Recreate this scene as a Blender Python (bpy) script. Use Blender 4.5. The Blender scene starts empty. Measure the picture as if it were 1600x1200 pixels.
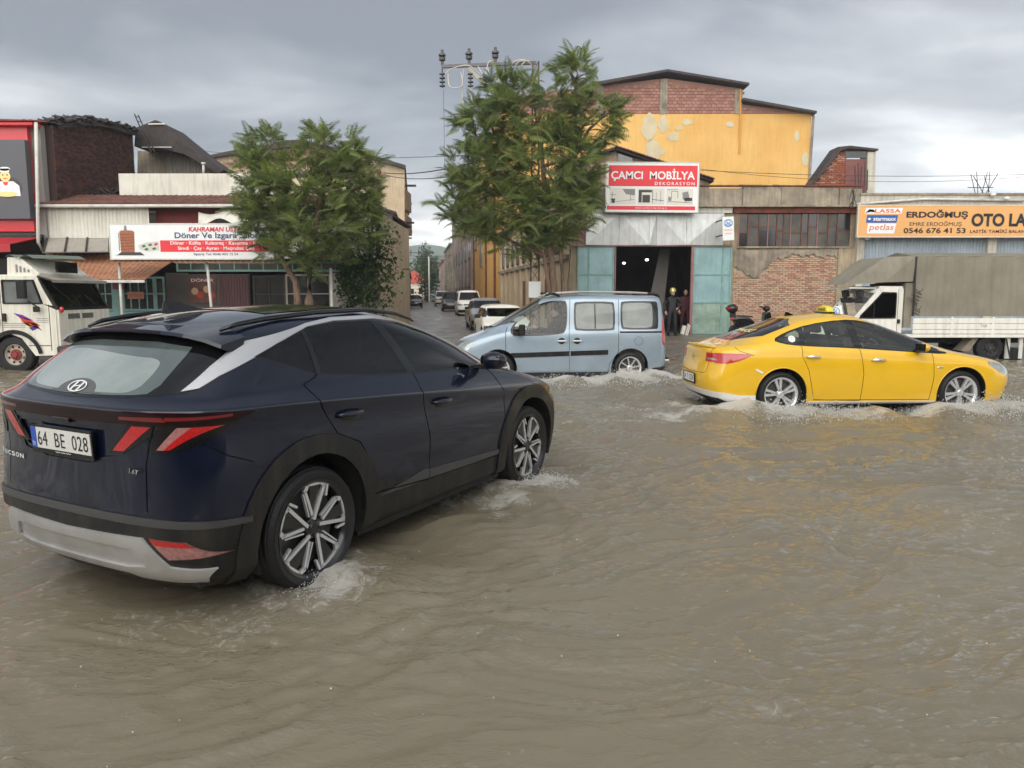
import bpy, bmesh, math, random
import numpy as np
from mathutils import Vector, Matrix
R = math.radians
PI = math.pi
random.seed(7)
scene = bpy.context.scene
COL = scene.collection

# ------------------------------------------------------------------ camera
FPX, CAMH, HZ = 1170.0, 1.75, 458.0
PITCH = math.atan((600 - HZ) / FPX)
cam_data = bpy.data.cameras.new('camera')
cam_data.sensor_width = 36.0
cam_data.lens = FPX / 1600 * 36.0
cam_data.clip_start = 0.05
cam_data.clip_end = 4000
cam = bpy.data.objects.new('camera', cam_data)
COL.objects.link(cam)
cam.location = (0, 0, CAMH)
cam.rotation_euler = (PI / 2 - PITCH, 0, 0)
scene.camera = cam
scene.render.resolution_x, scene.render.resolution_y = 1024, 768

# ------------------------------------------------------------------ light
SUN_EL, SUN_AZ = R(38), R(200)          # sun behind thick cloud, high behind the camera
world = bpy.data.worlds.new('World')
scene.world = world
world.use_nodes = True
wt = world.node_tree
wt.nodes.clear()
WN = wt.nodes.new
def wl(a, b): wt.links.new(a, b)
w_out = WN('ShaderNodeOutputWorld')
w_tc = WN('ShaderNodeTexCoord')
w_sep = WN('ShaderNodeSeparateXYZ'); wl(w_tc.outputs['Generated'], w_sep.inputs[0])
def wm(op, a, b=None, c=None, clamp=False):
 n = WN('ShaderNodeMath'); n.operation = op; n.use_clamp = clamp
 for i, v in enumerate((a, b, c)):
  if v is None: continue
  if isinstance(v, (int, float)): n.inputs[i].default_value = v
  else: wl(v, n.inputs[i])
 return n.outputs[0]
w_z = wm('MAXIMUM', w_sep.outputs[2], 0.0)
w_den = wm('ADD', w_z, 0.22)
w_cmb = WN('ShaderNodeCombineXYZ')
wl(wm('DIVIDE', w_sep.outputs[0], w_den), w_cmb.inputs[0])
wl(wm('DIVIDE', w_sep.outputs[1], w_den), w_cmb.inputs[1])
def wnoise(scale, detail, rough, dist, off):
 m = WN('ShaderNodeMapping'); m.inputs['Location'].default_value = off
 m.inputs['Scale'].default_value = (1.0, 1.5, 1)
 wl(w_cmb.outputs[0], m.inputs[0])
 n = WN('ShaderNodeTexNoise'); n.inputs['Scale'].default_value = scale
 n.inputs['Detail'].default_value = detail; n.inputs['Roughness'].default_value = rough
 n.inputs['Distortion'].default_value = dist
 wl(m.outputs[0], n.inputs[0])
 return n.outputs[0]
n_big = wnoise(0.42, 3, 0.5, 0.2, (3.1, 0.4, 0))
n_mid = wnoise(1.15, 6, 0.52, 0.35, (0.7, 5.2, 0))
# 0 at the horizon, 1 high up: cloud base is darker overhead, luminous low down
w_el = wm('MULTIPLY', w_z, 2.1, clamp=True)
w_el = wm('POWER', w_el, 0.8)
w_v = wm('MULTIPLY_ADD', wm('SUBTRACT', n_big, 0.5), -2.0, w_el)
w_v = wm('MULTIPLY_ADD', wm('SUBTRACT', n_mid, 0.5), -1.7, w_v)
w_v = wm('MULTIPLY_ADD', wm('MULTIPLY', wm('MAXIMUM', wm('MULTIPLY', w_sep.outputs[1], -1.0), -0.55), 1.0), -0.42, wm('SUBTRACT', w_v, 0.23))   # the cloud thins towards the sun, behind the camera
w_ramp = WN('ShaderNodeValToRGB')
wl(w_v, w_ramp.inputs[0])
cr = w_ramp.color_ramp
cr.elements[0].position = 0.0; cr.elements[0].color = (0.62, 0.62, 0.60, 1)
cr.elements[1].position = 1.0; cr.elements[1].color = (0.100, 0.108, 0.120, 1)
e = cr.elements.new(0.28); e.color = (0.36, 0.365, 0.37, 1)
e = cr.elements.new(0.52); e.color = (0.230, 0.238, 0.246, 1)
e = cr.elements.new(0.78); e.color = (0.145, 0.154, 0.167, 1)
w_sky = WN('ShaderNodeTexSky')
w_sky.sky_type = 'NISHITA'; w_sky.sun_disc = False
w_sky.sun_elevation = SUN_EL; w_sky.sun_rotation = SUN_AZ
w_bg1 = WN('ShaderNodeBackground'); w_bg1.inputs['Strength'].default_value = 1.0
w_bg2 = WN('ShaderNodeBackground'); w_bg2.inputs['Strength'].default_value = 0.05
wl(w_ramp.outputs[0], w_bg1.inputs[0]); wl(w_sky.outputs[0], w_bg2.inputs[0])
w_mix = WN('ShaderNodeMixShader'); w_mix.inputs[0].default_value = 0.12
wl(w_bg1.outputs[0], w_mix.inputs[1]); wl(w_bg2.outputs[0], w_mix.inputs[2])
wl(w_mix.outputs[0], w_out.inputs[0])

sun_data = bpy.data.lights.new('sun', 'SUN')
sun_data.energy = 0.95; sun_data.angle = R(80); sun_data.color = (1.0, 0.95, 0.88)
sun = bpy.data.objects.new('sun', sun_data); COL.objects.link(sun)
_sd = Vector((math.sin(SUN_AZ) * math.cos(SUN_EL), math.cos(SUN_AZ) * math.cos(SUN_EL), math.sin(SUN_EL)))
sun.rotation_euler = _sd.to_track_quat('Z', 'Y').to_euler()
scene.view_settings.view_transform = 'Standard'
scene.view_settings.look = 'None'
scene.view_settings.gamma = 1
scene.view_settings.exposure = 1.65
scene.view_settings.use_curve_mapping = False

# ------------------------------------------------------------------ helpers
def SR(r, g, b):
 f = lambda c: (c / 255 / 12.92) if c / 255 <= 0.04045 else ((c / 255 + 0.055) / 1.055) ** 2.4
 return (f(r), f(g), f(b), 1)

def zat(py, Y):                       # height of a point seen at picture row py and distance Y
 v = (600 - py) / FPX; c, s = math.cos(PITCH), math.sin(PITCH)
 return CAMH + Y * (-s + v * c) / (c + v * s)
def xat(px, Y, Z=1.75):
 c, s = math.cos(PITCH), math.sin(PITCH)
 return (px - 800) / FPX * (Y * c - (Z - CAMH) * s)
def at(px, py, Y):
 z = zat(py, Y); return Vector((xat(px, Y, z), Y, z))

def tag(o, label=None, cat=None, group=None, kind=None):
 if label: o['label'] = label
 if cat: o['category'] = cat
 if group: o['group'] = group
 if kind: o['kind'] = kind
 return o
def empty(name, loc=(0, 0, 0), rz=0, label=None, cat=None, group=None):
 o = bpy.data.objects.new(name, None); COL.objects.link(o)
 o.empty_display_size = 0.2
 o.location = loc; o.rotation_euler = (0, 0, rz)
 return tag(o, label, cat, group)

class MB:
 def __init__(s): s.v = []; s.f = []; s.m = []; s.cur = 0
 def poly(s, pts):
  i = len(s.v); s.v += [tuple(p) for p in pts]; s.f.append(tuple(range(i, i + len(pts)))); s.m.append(s.cur)
 def box(s, x0, x1, y0, y1, z0, z1):
  i = len(s.v)
  s.v += [(x, y, z) for x in (x0, x1) for y in (y0, y1) for z in (z0, z1)]
  for q in ((0, 1, 3, 2), (4, 6, 7, 5), (0, 4, 5, 1), (2, 3, 7, 6), (0, 2, 6, 4), (1, 5, 7, 3)):
   s.f.append(tuple(i + k for k in q)); s.m.append(s.cur)
 def obox(s, mat, hx, hy, hz):
  i = len(s.v)
  s.v += [tuple(mat @ Vector((x, y, z))) for x in (-hx, hx) for y in (-hy, hy) for z in (-hz, hz)]
  for q in ((0, 1, 3, 2), (4, 6, 7, 5), (0, 4, 5, 1), (2, 3, 7, 6), (0, 2, 6, 4), (1, 5, 7, 3)):
   s.f.append(tuple(i + k for k in q)); s.m.append(s.cur)
 def bar(s, a, b, w, h, up=(0, 0, 1)):
  a = Vector(a); b = Vector(b); d = b - a; L = d.length
  if L < 1e-6: return
  d.normalize(); up = Vector(up)
  if abs(d.dot(up)) > 0.98: up = Vector((0, 1, 0)) if abs(d.y) < 0.9 else Vector((1, 0, 0))
  sx = d.cross(up).normalized(); u2 = sx.cross(d)
  M = Matrix.Translation((a + b) / 2) @ Matrix((d, sx, u2)).transposed().to_4x4()
  s.obox(M, L / 2, w / 2, h / 2)
 def tube(s, pts, r, n=8, cap=True):
  pts = [Vector(p) for p in pts]; rings = []
  up = Vector((0, 0, 1))
  for k, p in enumerate(pts):
   d = (pts[min(k + 1, len(pts) - 1)] - pts[max(k - 1, 0)])
   if d.length < 1e-9: d = Vector((0, 0, 1))
   d.normalize()
   a = d.cross(up)
   if a.length < 0.05: a = d.cross(Vector((1, 0, 0)))
   a.normalize(); b = d.cross(a)
   rr = r[k] if isinstance(r, (list, tuple)) else r
   i = len(s.v)
   for j in range(n):
    t = 2 * PI * j / n
    s.v.append(tuple(p + a * math.cos(t) * rr + b * math.sin(t) * rr))
   rings.append(i)
  for q in range(len(rings) - 1):
   for j in range(n):
    a0, b0 = rings[q], rings[q + 1]
    s.f.append((a0 + j, a0 + (j + 1) % n, b0 + (j + 1) % n, b0 + j)); s.m.append(s.cur)
  if cap:
   s.f.append(tuple(rings[0] + j for j in range(n))); s.m.append(s.cur)
   s.f.append(tuple(rings[-1] + n - 1 - j for j in range(n))); s.m.append(s.cur)
 def lathe(s, prof, n=24, M=Matrix.Identity(4), a0=0, a1=2 * PI):     # prof: (radius, height) about local z
  full = abs(a1 - a0 - 2 * PI) < 1e-6; cnt = n if full else n + 1
  i = len(s.v)
  for (r, z) in prof:
   for j in range(cnt):
    t = a0 + (a1 - a0) * j / n
    s.v.append(tuple(M @ Vector((r * math.cos(t), r * math.sin(t), z))))
  for q in range(len(prof) - 1):
   for j in range(n):
    k = (j + 1) % cnt
    s.f.append((i + q * cnt + j, i + q * cnt + k, i + (q + 1) * cnt + k, i + (q + 1) * cnt + j)); s.m.append(s.cur)
 def prism(s, poly, d0, d1, axis='y', M=None):
  def P(a, b, d):
   v = {'y': (a, d, b), 'x': (d, a, b), 'z': (a, b, d)}[axis]
   return tuple(M @ Vector(v)) if M else v
  n = len(poly); i = len(s.v)
  s.v += [P(a, b, d0) for a, b in poly] + [P(a, b, d1) for a, b in poly]
  s.f.append(tuple(i + k for k in range(n))); s.m.append(s.cur)
  s.f.append(tuple(i + n + n - 1 - k for k in range(n))); s.m.append(s.cur)
  for k in range(n):
   k2 = (k + 1) % n
   s.f.append((i + k, i + n + k, i + n + k2, i + k2)); s.m.append(s.cur)
 def ball(s, c, rx, ry, rz, n=12, m=8, M=None):
  i = len(s.v); c = Vector(c)
  for a in range(m + 1):
   ph = PI * a / m
   for b in range(n):
    t = 2 * PI * b / n
    p = Vector((rx * math.sin(ph) * math.cos(t), ry * math.sin(ph) * math.sin(t), rz * math.cos(ph)))
    s.v.append(tuple(c + (M @ p if M else p)))
  for a in range(m):
   for b in range(n):
    s.f.append((i + a * n + b, i + (a + 1) * n + b, i + (a + 1) * n + (b + 1) % n, i + a * n + (b + 1) % n)); s.m.append(s.cur)
 def mesh(s, name, mats, smooth=False, bevel=0, autosm=None):
  me = bpy.data.meshes.new(name)
  me.from_pydata(s.v, [], s.f)
  if not isinstance(mats, (list, tuple)): mats = [mats]
  for m in mats: me.materials.append(m)
  me.polygons.foreach_set('material_index', s.m)
  bm = bmesh.new(); bm.from_mesh(me)
  bmesh.ops.remove_doubles(bm, verts=bm.verts, dist=1e-5)
  bmesh.ops.recalc_face_normals(bm, faces=bm.faces)
  if bevel:
   es = [e for e in bm.edges if len(e.link_faces) == 2 and e.calc_face_angle(0) > R(35)]
   bmesh.ops.bevel(bm, geom=es, offset=bevel, segments=2, affect='EDGES', profile=0.6, clamp_overlap=True)
  if smooth or autosm:
   for f in bm.faces: f.smooth = True
   if autosm:
    for e in bm.edges:
     if len(e.link_faces) == 2 and e.calc_face_angle(0) > R(autosm): e.smooth = False
  bm.to_mesh(me); bm.free(); me.update()
  return me
 def build(s, name, mats, parent=None, smooth=False, bevel=0, autosm=None, **kw):
  o = bpy.data.objects.new(name, s.mesh(name, mats, smooth, bevel, autosm)); COL.objects.link(o)
  if parent: o.parent = parent
  return tag(o, **kw)

def link_mesh(name, me, parent=None, loc=None, rot=None, scale=None, **kw):
 o = bpy.data.objects.new(name, me); COL.objects.link(o)
 if parent: o.parent = parent
 if loc is not None: o.location = loc
 if rot is not None: o.rotation_euler = rot
 if scale is not None: o.scale = scale
 return tag(o, **kw)

KIDS = {}
def copy_tree(o, parent=None):
 c = o.copy(); COL.objects.link(c)
 if parent: c.parent = parent
 for ch in list(o.children): copy_tree(ch, c)
 return c

_deps_dirty = True
def text_mesh(body, bold=0.0, shear=0.0, spacing=1.0, extrude=0.004):
 cu = bpy.data.curves.new('t', 'FONT'); cu.body = body
 cu.size = 1; cu.offset = bold; cu.shear = shear; cu.space_character = spacing
 cu.extrude = 0; cu.resolution_u = 4
 o = bpy.data.objects.new('t', cu); COL.objects.link(o)
 dg = bpy.context.evaluated_depsgraph_get()
 me = bpy.data.meshes.new_from_object(o.evaluated_get(dg))
 bpy.data.objects.remove(o); bpy.data.curves.remove(cu)
 n = len(me.vertices)
 co = np.zeros(n * 3); me.vertices.foreach_get('co', co); co = co.reshape(-1, 3)
 return me, co
def text(body, mat, M, w, h, parent=None, name='lettering', bold=0.0, shear=0.0, spacing=1.0):
 """flat print fitted to a w x h box whose lower-left corner is M's origin (x right, y up, z out)"""
 me, co = text_mesh(body, bold, shear, spacing)
 mn, mx = co.min(0), co.max(0)
 co2 = co.copy()
 co2[:, 0] = (co[:, 0] - mn[0]) / max(mx[0] - mn[0], 1e-6) * w
 co2[:, 1] = (co[:, 1] - mn[1]) / max(mx[1] - mn[1], 1e-6) * h
 co2[:, 2] = 0
 A = np.array(M)
 co3 = co2 @ A[:3, :3].T + A[:3, 3]
 me.vertices.foreach_set('co', co3.reshape(-1).astype(np.float32)); me.update()
 me.name = name; me.materials.clear(); me.materials.append(mat)
 for p in me.polygons: p.material_index = 0
 o = bpy.data.objects.new(name, me); COL.objects.link(o)
 if parent: o.parent = parent
 return o
def face_M(o, x, y=(0, 0, 1)):
 """frame at o with right vector x and up vector y"""
 x = Vector(x).normalized(); y = Vector(y); z = x.cross(y).normalized(); y = z.cross(x)
 return Matrix.Translation(Vector(o)) @ Matrix((x, y, z)).transposed().to_4x4()

# ------------------------------------------------------------------ materials
MATS = {}
def mat(name, col, rough=0.6, metal=0.0, spec=0.5, coat=0.0, coat_rough=0.05, var=0.0, vscale=3.0, col2=None,
  bump=0.0, bscale=20.0, grime=0.0, emit=None, estr=1.0, streak=False, rvar=0.0, fac=(0.35, 0.7), alpha=None,
  aniso=(1, 1, 1), space='Object'):
 if name in MATS: return MATS[name]
 m = bpy.data.materials.new(name); m.use_nodes = True; MATS[name] = m
 nt = m.node_tree; b = nt.nodes['Principled BSDF']; N = nt.nodes.new; L = nt.links.new
 col = tuple(col[:3]) + (1,)
 b.inputs['Base Color'].default_value = col
 b.inputs['Roughness'].default_value = rough; b.inputs['Metallic'].default_value = metal
 b.inputs['Specular IOR Level'].default_value = spec
 b.inputs['Coat Weight'].default_value = coat; b.inputs['Coat Roughness'].default_value = coat_rough
 if emit: b.inputs['Emission Color'].default_value = tuple(emit[:3]) + (1,); b.inputs['Emission Strength'].default_value = estr
 tc = N('ShaderNodeTexCoord'); src = tc.outputs[space] if space != 'Geometry' else None
 if space == 'Geometry':
  g = N('ShaderNodeNewGeometry'); src = g.outputs['Position']
 mp = N('ShaderNodeMapping'); mp.inputs['Scale'].default_value = aniso; L(src, mp.inputs[0])
 last = None
 if col2 is not None or var:
  n = N('ShaderNodeTexNoise'); n.inputs['Scale'].default_value = vscale; n.inputs['Detail'].default_value = 8
  n.inputs['Roughness'].default_value = 0.62; L(mp.outputs[0], n.inputs[0])
  r = N('ShaderNodeMapRange'); r.inputs[1].default_value = fac[0]; r.inputs[2].default_value = fac[1]
  L(n.outputs[0], r.inputs[0])
  mx = N('ShaderNodeMix'); mx.data_type = 'RGBA'; L(r.outputs[0], mx.inputs[0])
  mx.inputs[6].default_value = col
  c2 = tuple(col2[:3]) + (1,) if col2 is not None else tuple(max(0, c * (1 - var)) for c in col[:3]) + (1,)
  mx.inputs[7].default_value = c2
  last = mx.outputs[2]
 if grime or streak:
  mp2 = N('ShaderNodeMapping'); mp2.inputs['Scale'].default_value = (6, 6, 0.5) if streak else (2, 2, 2); L(src, mp2.inputs[0])
  n2 = N('ShaderNodeTexNoise'); n2.inputs['Scale'].default_value = 1.6; n2.inputs['Detail'].default_value = 6; L(mp2.outputs[0], n2.inputs[0])
  r2 = N('ShaderNodeMapRange'); r2.inputs[1].default_value = 0.45; r2.inputs[2].default_value = 0.75
  r2.inputs[4].default_value = grime or 0.5; L(n2.outputs[0], r2.inputs[0])
  mx2 = N('ShaderNodeMix'); mx2.data_type = 'RGBA'; L(r2.outputs[0], mx2.inputs[0])
  if last: L(last, mx2.inputs[6])
  else: mx2.inputs[6].default_value = col
  mx2.inputs[7].default_value = (0.09, 0.075, 0.055, 1)
  last = mx2.outputs[2]
 if last: L(last, b.inputs['Base Color'])
 if rvar:
  n3 = N('ShaderNodeTexNoise'); n3.inputs['Scale'].default_value = vscale * 2; n3.inputs['Detail'].default_value = 5; L(mp.outputs[0], n3.inputs[0])
  r3 = N('ShaderNodeMapRange'); r3.inputs[3].default_value = max(0, rough - rvar); r3.inputs[4].default_value = min(1, rough + rvar)
  L(n3.outputs[0], r3.inputs[0]); L(r3.outputs[0], b.inputs['Roughness'])
 if bump:
  n4 = N('ShaderNodeTexNoise'); n4.inputs['Scale'].default_value = bscale; n4.inputs['Detail'].default_value = 6; L(mp.outputs[0], n4.inputs[0])
  bp = N('ShaderNodeBump'); bp.inputs['Strength'].default_value = min(1, bump); bp.inputs['Distance'].default_value = 0.02
  L(n4.outputs[0], bp.inputs['Height']); L(bp.outputs[0], b.inputs['Normal'])
 return m

def glass(name, tint=(0.5, 0.55, 0.55), body=0.35, rough=0.02, dirt=0.0, ior=1.5):
 """window glass: what passes through is tinted, the rest is mirror-like by Fresnel"""
 if name in MATS: return MATS[name]
 m = bpy.data.materials.new(name); m.use_nodes = True; MATS[name] = m
 nt = m.node_tree; nt.nodes.clear(); N = nt.nodes.new; L = nt.links.new
 out = N('ShaderNodeOutputMaterial'); tr = N('ShaderNodeBsdfTransparent'); gl = N('ShaderNodeBsdfGlossy')
 tr.inputs[0].default_value = tuple(tint) + (1,)
 gl.inputs['Roughness'].default_value = rough; gl.inputs[0].default_value = (1, 1, 1, 1)
 fr = N('ShaderNodeFresnel'); fr.inputs[0].default_value = ior
 df = N('ShaderNodeBsdfDiffuse'); df.inputs[0].default_value = (0.42, 0.45, 0.43, 1)
 m0 = N('ShaderNodeMixShader'); m0.inputs[0].default_value = dirt
 if dirt:
  tc = N('ShaderNodeTexCoord'); nn = N('ShaderNodeTexNoise'); nn.inputs['Scale'].default_value = 2.2; nn.inputs['Detail'].default_value = 4
  L(tc.outputs['Object'], nn.inputs[0]); mr = N('ShaderNodeMapRange'); mr.inputs[1].default_value = 0.35; mr.inputs[2].default_value = 0.7
  mr.inputs[3].default_value = dirt * 0.75; mr.inputs[4].default_value = dirt * 1.15; L(nn.outputs[0], mr.inputs[0]); L(mr.outputs[0], m0.inputs[0])
 L(tr.outputs[0], m0.inputs[1]); L(df.outputs[0], m0.inputs[2])
 m1 = N('ShaderNodeMixShader'); L(fr.outputs[0], m1.inputs[0]); L(m0.outputs[0], m1.inputs[1]); L(gl.outputs[0], m1.inputs[2])
 L(m1.outputs[0], out.inputs[0])
 return m
# ------------------------------------------------------------------ vehicle body system
def interp(poly, x):
 if not isinstance(poly, (list, tuple)): return poly
 if x <= poly[0][0]: return poly[0][1]
 for (a, p), (b, q) in zip(poly, poly[1:]):
  if x <= b: return p + (q - p) * (x - a) / (b - a)
 return poly[-1][1]
RY = (0, .38, .70, .91, 1.0); RX = (0, .03, .14, .43, 1.0)
SS = (.10, .24, .38, .52, .66, .79, .91)
def row_pts(xr, xf, w, cr, cf, z, crown=0.0):
 pts = []
 for y, x in zip(RY, RX): pts.append((xr + cr * x, y))
 a, b = xr + cr, xf - cf
 for s in SS: pts.append((a + (b - a) * s, 1.0))
 for y, x in zip(RY[::-1], RX[::-1]): pts.append((xf - cf * x, y))
 out = []
 for x, y in pts:
  ww = interp(w, x)
  out.append((x, y * ww, interp(z, x) - crown * y * y))
 return out
def body_mesh(rows, center, levels=3, creases=()):
 """rows: loops stacked bottom to roof; center: (xr, xf, zpoly) of the ridge line. Returns a smooth mesh."""
 grid = [row_pts(*r) for r in rows]
 n = len(grid[0]); xr, xf, zc = center
 last = []
 top = grid[-1]; ax, bx = top[0][0], top[-1][0]
 for (x, y, z) in top:
  t = (x - ax) / (bx - ax); xx = xr + (xf - xr) * t
  last.append((xx, 0.0, interp(zc, xx)))
 grid.append(last)
 bm = bmesh.new()
 for sgn in (1, -1):
  vs = [[bm.verts.new((x, sgn * y, z)) for (x, y, z) in g] for g in grid]
  for i in range(len(vs) - 1):
   for j in range(n - 1):
    q = (vs[i][j], vs[i][j + 1], vs[i + 1][j + 1], vs[i + 1][j])
    try: f = bm.faces.new(q if sgn < 0 else q[::-1])
    except ValueError: continue
 bmesh.ops.remove_doubles(bm, verts=bm.verts, dist=1e-4)
 cl = bm.edges.layers.float.new('crease_edge')
 if creases:
  bm.verts.ensure_lookup_table()
  for (ri, val) in creases:
   pts = {(round(x, 4), round(abs(y), 4), round(z, 4)) for (x, y, z) in grid[ri]}
   for e in bm.edges:
    if all((round(v.co.x, 4), round(abs(v.co.y), 4), round(v.co.z, 4)) in pts for v in e.verts): e[cl] = val
 bmesh.ops.recalc_face_normals(bm, faces=bm.faces)
 me = bpy.data.meshes.new('cage'); bm.to_mesh(me); bm.free()
 o = bpy.data.objects.new('cage', me); COL.objects.link(o)
 md = o.modifiers.new('s', 'SUBSURF'); md.levels = levels; md.render_levels = levels
 dg = bpy.context.evaluated_depsgraph_get()
 me2 = bpy.data.meshes.new_from_object(o.evaluated_get(dg))
 bpy.data.objects.remove(o); bpy.data.meshes.remove(me)
 return me2

def pip(x, y, poly):
 c = False; n = len(poly); j = n - 1
 for i in range(n):
  xi, yi = poly[i]; xj, yj = poly[j]
  if (yi > y) != (yj > y) and x < (xj - xi) * (y - yi) / (yj - yi) + xi: c = not c
  j = i
 return c
AX = {'y': (0, 2, 1), 'x': (1, 2, 0), 'z': (0, 1, 2)}
def circ(cx, cz, r, a0=0, a1=360, n=28):
 return [(cx + r * math.cos(R(a0 + (a1 - a0) * k / n)), cz + r * math.sin(R(a0 + (a1 - a0) * k / n))) for k in range(n + (0 if a1 - a0 >= 360 else 1))]
def smooth_poly(pts, it=2):
 for _ in range(it):
  out = []
  for k in range(len(pts)):
   a, b = pts[k], pts[(k + 1) % len(pts)]
   out += [(a[0] * .75 + b[0] * .25, a[1] * .75 + b[1] * .25), (a[0] * .25 + b[0] * .75, a[1] * .25 + b[1] * .75)]
  pts = out
 return pts
def inset(pts, d):
 n = len(pts); A = sum(pts[i][0] * pts[(i + 1) % n][1] - pts[(i + 1) % n][0] * pts[i][1] for i in range(n)) / 2
 s = 1 if A > 0 else -1; out = []
 for i in range(n):
  p0, p1, p2 = pts[i - 1], pts[i], pts[(i + 1) % n]
  e1 = Vector((p1[0] - p0[0], p1[1] - p0[1])); e2 = Vector((p2[0] - p1[0], p2[1] - p1[1]))
  if e1.length < 1e-7 or e2.length < 1e-7: out.append(p1); continue
  e1.normalize(); e2.normalize()
  n1 = Vector((-e1.y, e1.x)) * s; n2 = Vector((-e2.y, e2.x)) * s
  m = n1 + n2
  if m.length < 1e-4: m = n1
  m.normalize(); k = d / max(0.45, m.dot(n1))
  out.append((p1[0] + m.x * k, p1[1] + m.y * k))
 return out
def strip(line, w):
 """closed polygon of width w round an open polyline"""
 L = []; Rr = []
 for i, p in enumerate(line):
  a = Vector(line[max(0, i - 1)]); b = Vector(line[min(len(line) - 1, i + 1)])
  d = (b - a).normalized(); nn = Vector((-d.y, d.x)) * w / 2
  L.append((p[0] + nn.x, p[1] + nn.y)); Rr.append((p[0] - nn.x, p[1] - nn.y))
 return L + Rr[::-1]

class Carver:
 def __init__(s, me):
  s.bm = bmesh.new(); s.bm.from_mesh(me)
  s.bm.normal_update()
  s.nl = s.bm.verts.layers.float_vector.new('on')
  for v in s.bm.verts: v[s.nl] = v.normal
  s.rl = s.bm.faces.layers.int.new('reg')
  s.names = ['body']
 def carve(s, name, axis, poly, filt=None, over=None):
  a, b, c = AX[axis]; bm = s.bm
  if name not in s.names: s.names.append(name)
  rid = s.names.index(name)
  x0 = min(p[0] for p in poly) - 1e-4; x1 = max(p[0] for p in poly) + 1e-4
  y0 = min(p[1] for p in poly) - 1e-4; y1 = max(p[1] for p in poly) + 1e-4
  def bb(f):
   xs = [v.co[a] for v in f.verts]; ys = [v.co[b] for v in f.verts]
   return min(xs), max(xs), min(ys), max(ys)
  ids = None if over is None else {s.names.index(o) for o in over if o in s.names}
  cand = set()
  for f in bm.faces:
   if ids is not None and f[s.rl] not in ids: continue
   q = bb(f)
   if q[0] > x1 or q[1] < x0 or q[2] > y1 or q[3] < y0: continue
   if filt and not filt(f.calc_center_median(), f.normal): continue
   cand.add(f)
  n = len(poly)
  for i in range(n):
   p, q = poly[i], poly[(i + 1) % n]
   dx, dy = q[0] - p[0], q[1] - p[1]; L = math.hypot(dx, dy)
   if L < 1e-6: continue
   nx, ny = -dy / L, dx / L; tx, ty = dx / L, dy / L
   hit = []
   for f in cand:
    ds = [(v.co[a] - p[0]) * nx + (v.co[b] - p[1]) * ny for v in f.verts]
    if min(ds) > -1e-5 or max(ds) < 1e-5: continue
    ts = [(v.co[a] - p[0]) * tx + (v.co[b] - p[1]) * ty for v in f.verts]
    if max(ts) < -1e-5 or min(ts) > L + 1e-5: continue
    hit.append(f)
   if not hit: continue
   geom = set(hit)
   for f in hit: geom.update(f.edges); geom.update(f.verts)
   co = [0, 0, 0]; no = [0, 0, 0]; co[a], co[b] = p; no[a], no[b] = nx, ny
   old = s.rl
   r = bmesh.ops.bisect_plane(bm, geom=list(geom), dist=1e-6, plane_co=co, plane_no=no)
   cand.update(g for g in r['geom'] if isinstance(g, bmesh.types.BMFace))
   cand = {f for f in cand if f.is_valid}
  for f in cand:
   cc = f.calc_center_median()
   if pip(cc[a], cc[b], poly): f[s.rl] = rid
 def extract(s, name, objname, mat_, parent, off=0.0, side=0, smooth=True, wall=0.0, xr=(-9, 9)):
  """side 0: all, +1 left only, -1 right only. wall: depth of a rim turned inwards round the piece"""
  rid = s.names.index(name) if name in s.names else -1
  fs = [f for f in s.bm.faces if f[s.rl] == rid and (side == 0 or f.calc_center_median().y * side > 0) and xr[0] < f.calc_center_median().x < xr[1]]
  if not fs: return None
  vm = {}; co = []; no = []; faces = []
  for f in fs:
   idx = []
   for v in f.verts:
    if v not in vm:
     nn = Vector(v[s.nl]); nn = nn.normalized() if nn.length > 1e-6 else f.normal.copy()
     vm[v] = len(co); co.append(v.co + nn * off); no.append(nn)
    idx.append(vm[v])
   faces.append(idx)
  if wall:
   cnt = {}
   for f in fs:
    for l in f.loops:
     k = (l.vert, l.link_loop_next.vert); cnt[k] = 1
   for (v1, v2) in list(cnt):
    if (v2, v1) in cnt: continue
    i1, i2 = vm[v1], vm[v2]
    base = len(co)
    co += [co[i1].copy(), co[i2].copy(), co[i2] - no[i2] * wall, co[i1] - no[i1] * wall]
    d = (co[i2] - co[i1]); nn = d.cross(no[i1])
    nn = nn.normalized() if nn.length > 1e-9 else no[i1]
    no += [nn] * 4
    faces.append([base + 1, base, base + 3, base + 2])
  me = bpy.data.meshes.new(objname)
  me.from_pydata([tuple(c) for c in co], [], faces)
  me.materials.append(mat_)
  for p in me.polygons: p.use_smooth = True
  me.update()
  if smooth: me.normals_split_custom_set_from_vertices([tuple(x) for x in no])
  o = bpy.data.objects.new(objname, me); COL.objects.link(o); o.parent = parent
  return o
 def delete(s, name):
  rid = s.names.index(name)
  bmesh.ops.delete(s.bm, geom=[f for f in s.bm.faces if f[s.rl] == rid], context='FACES')
 def surf(s, axis, p, q, sgn):
  """nearest body surface point along axis at 2D (p, q) on side sgn"""
  from mathutils.bvhtree import BVHTree
  if not hasattr(s, 'bvh'): s.bvh = BVHTree.FromBMesh(s.bm)
  a, b, c = AX[axis]; o = [0, 0, 0]; o[a] = p; o[b] = q; o[c] = sgn * 8; d = [0, 0, 0]; d[c] = -sgn
  h = s.bvh.ray_cast(Vector(o), Vector(d))
  return h[0], h[1]

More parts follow.
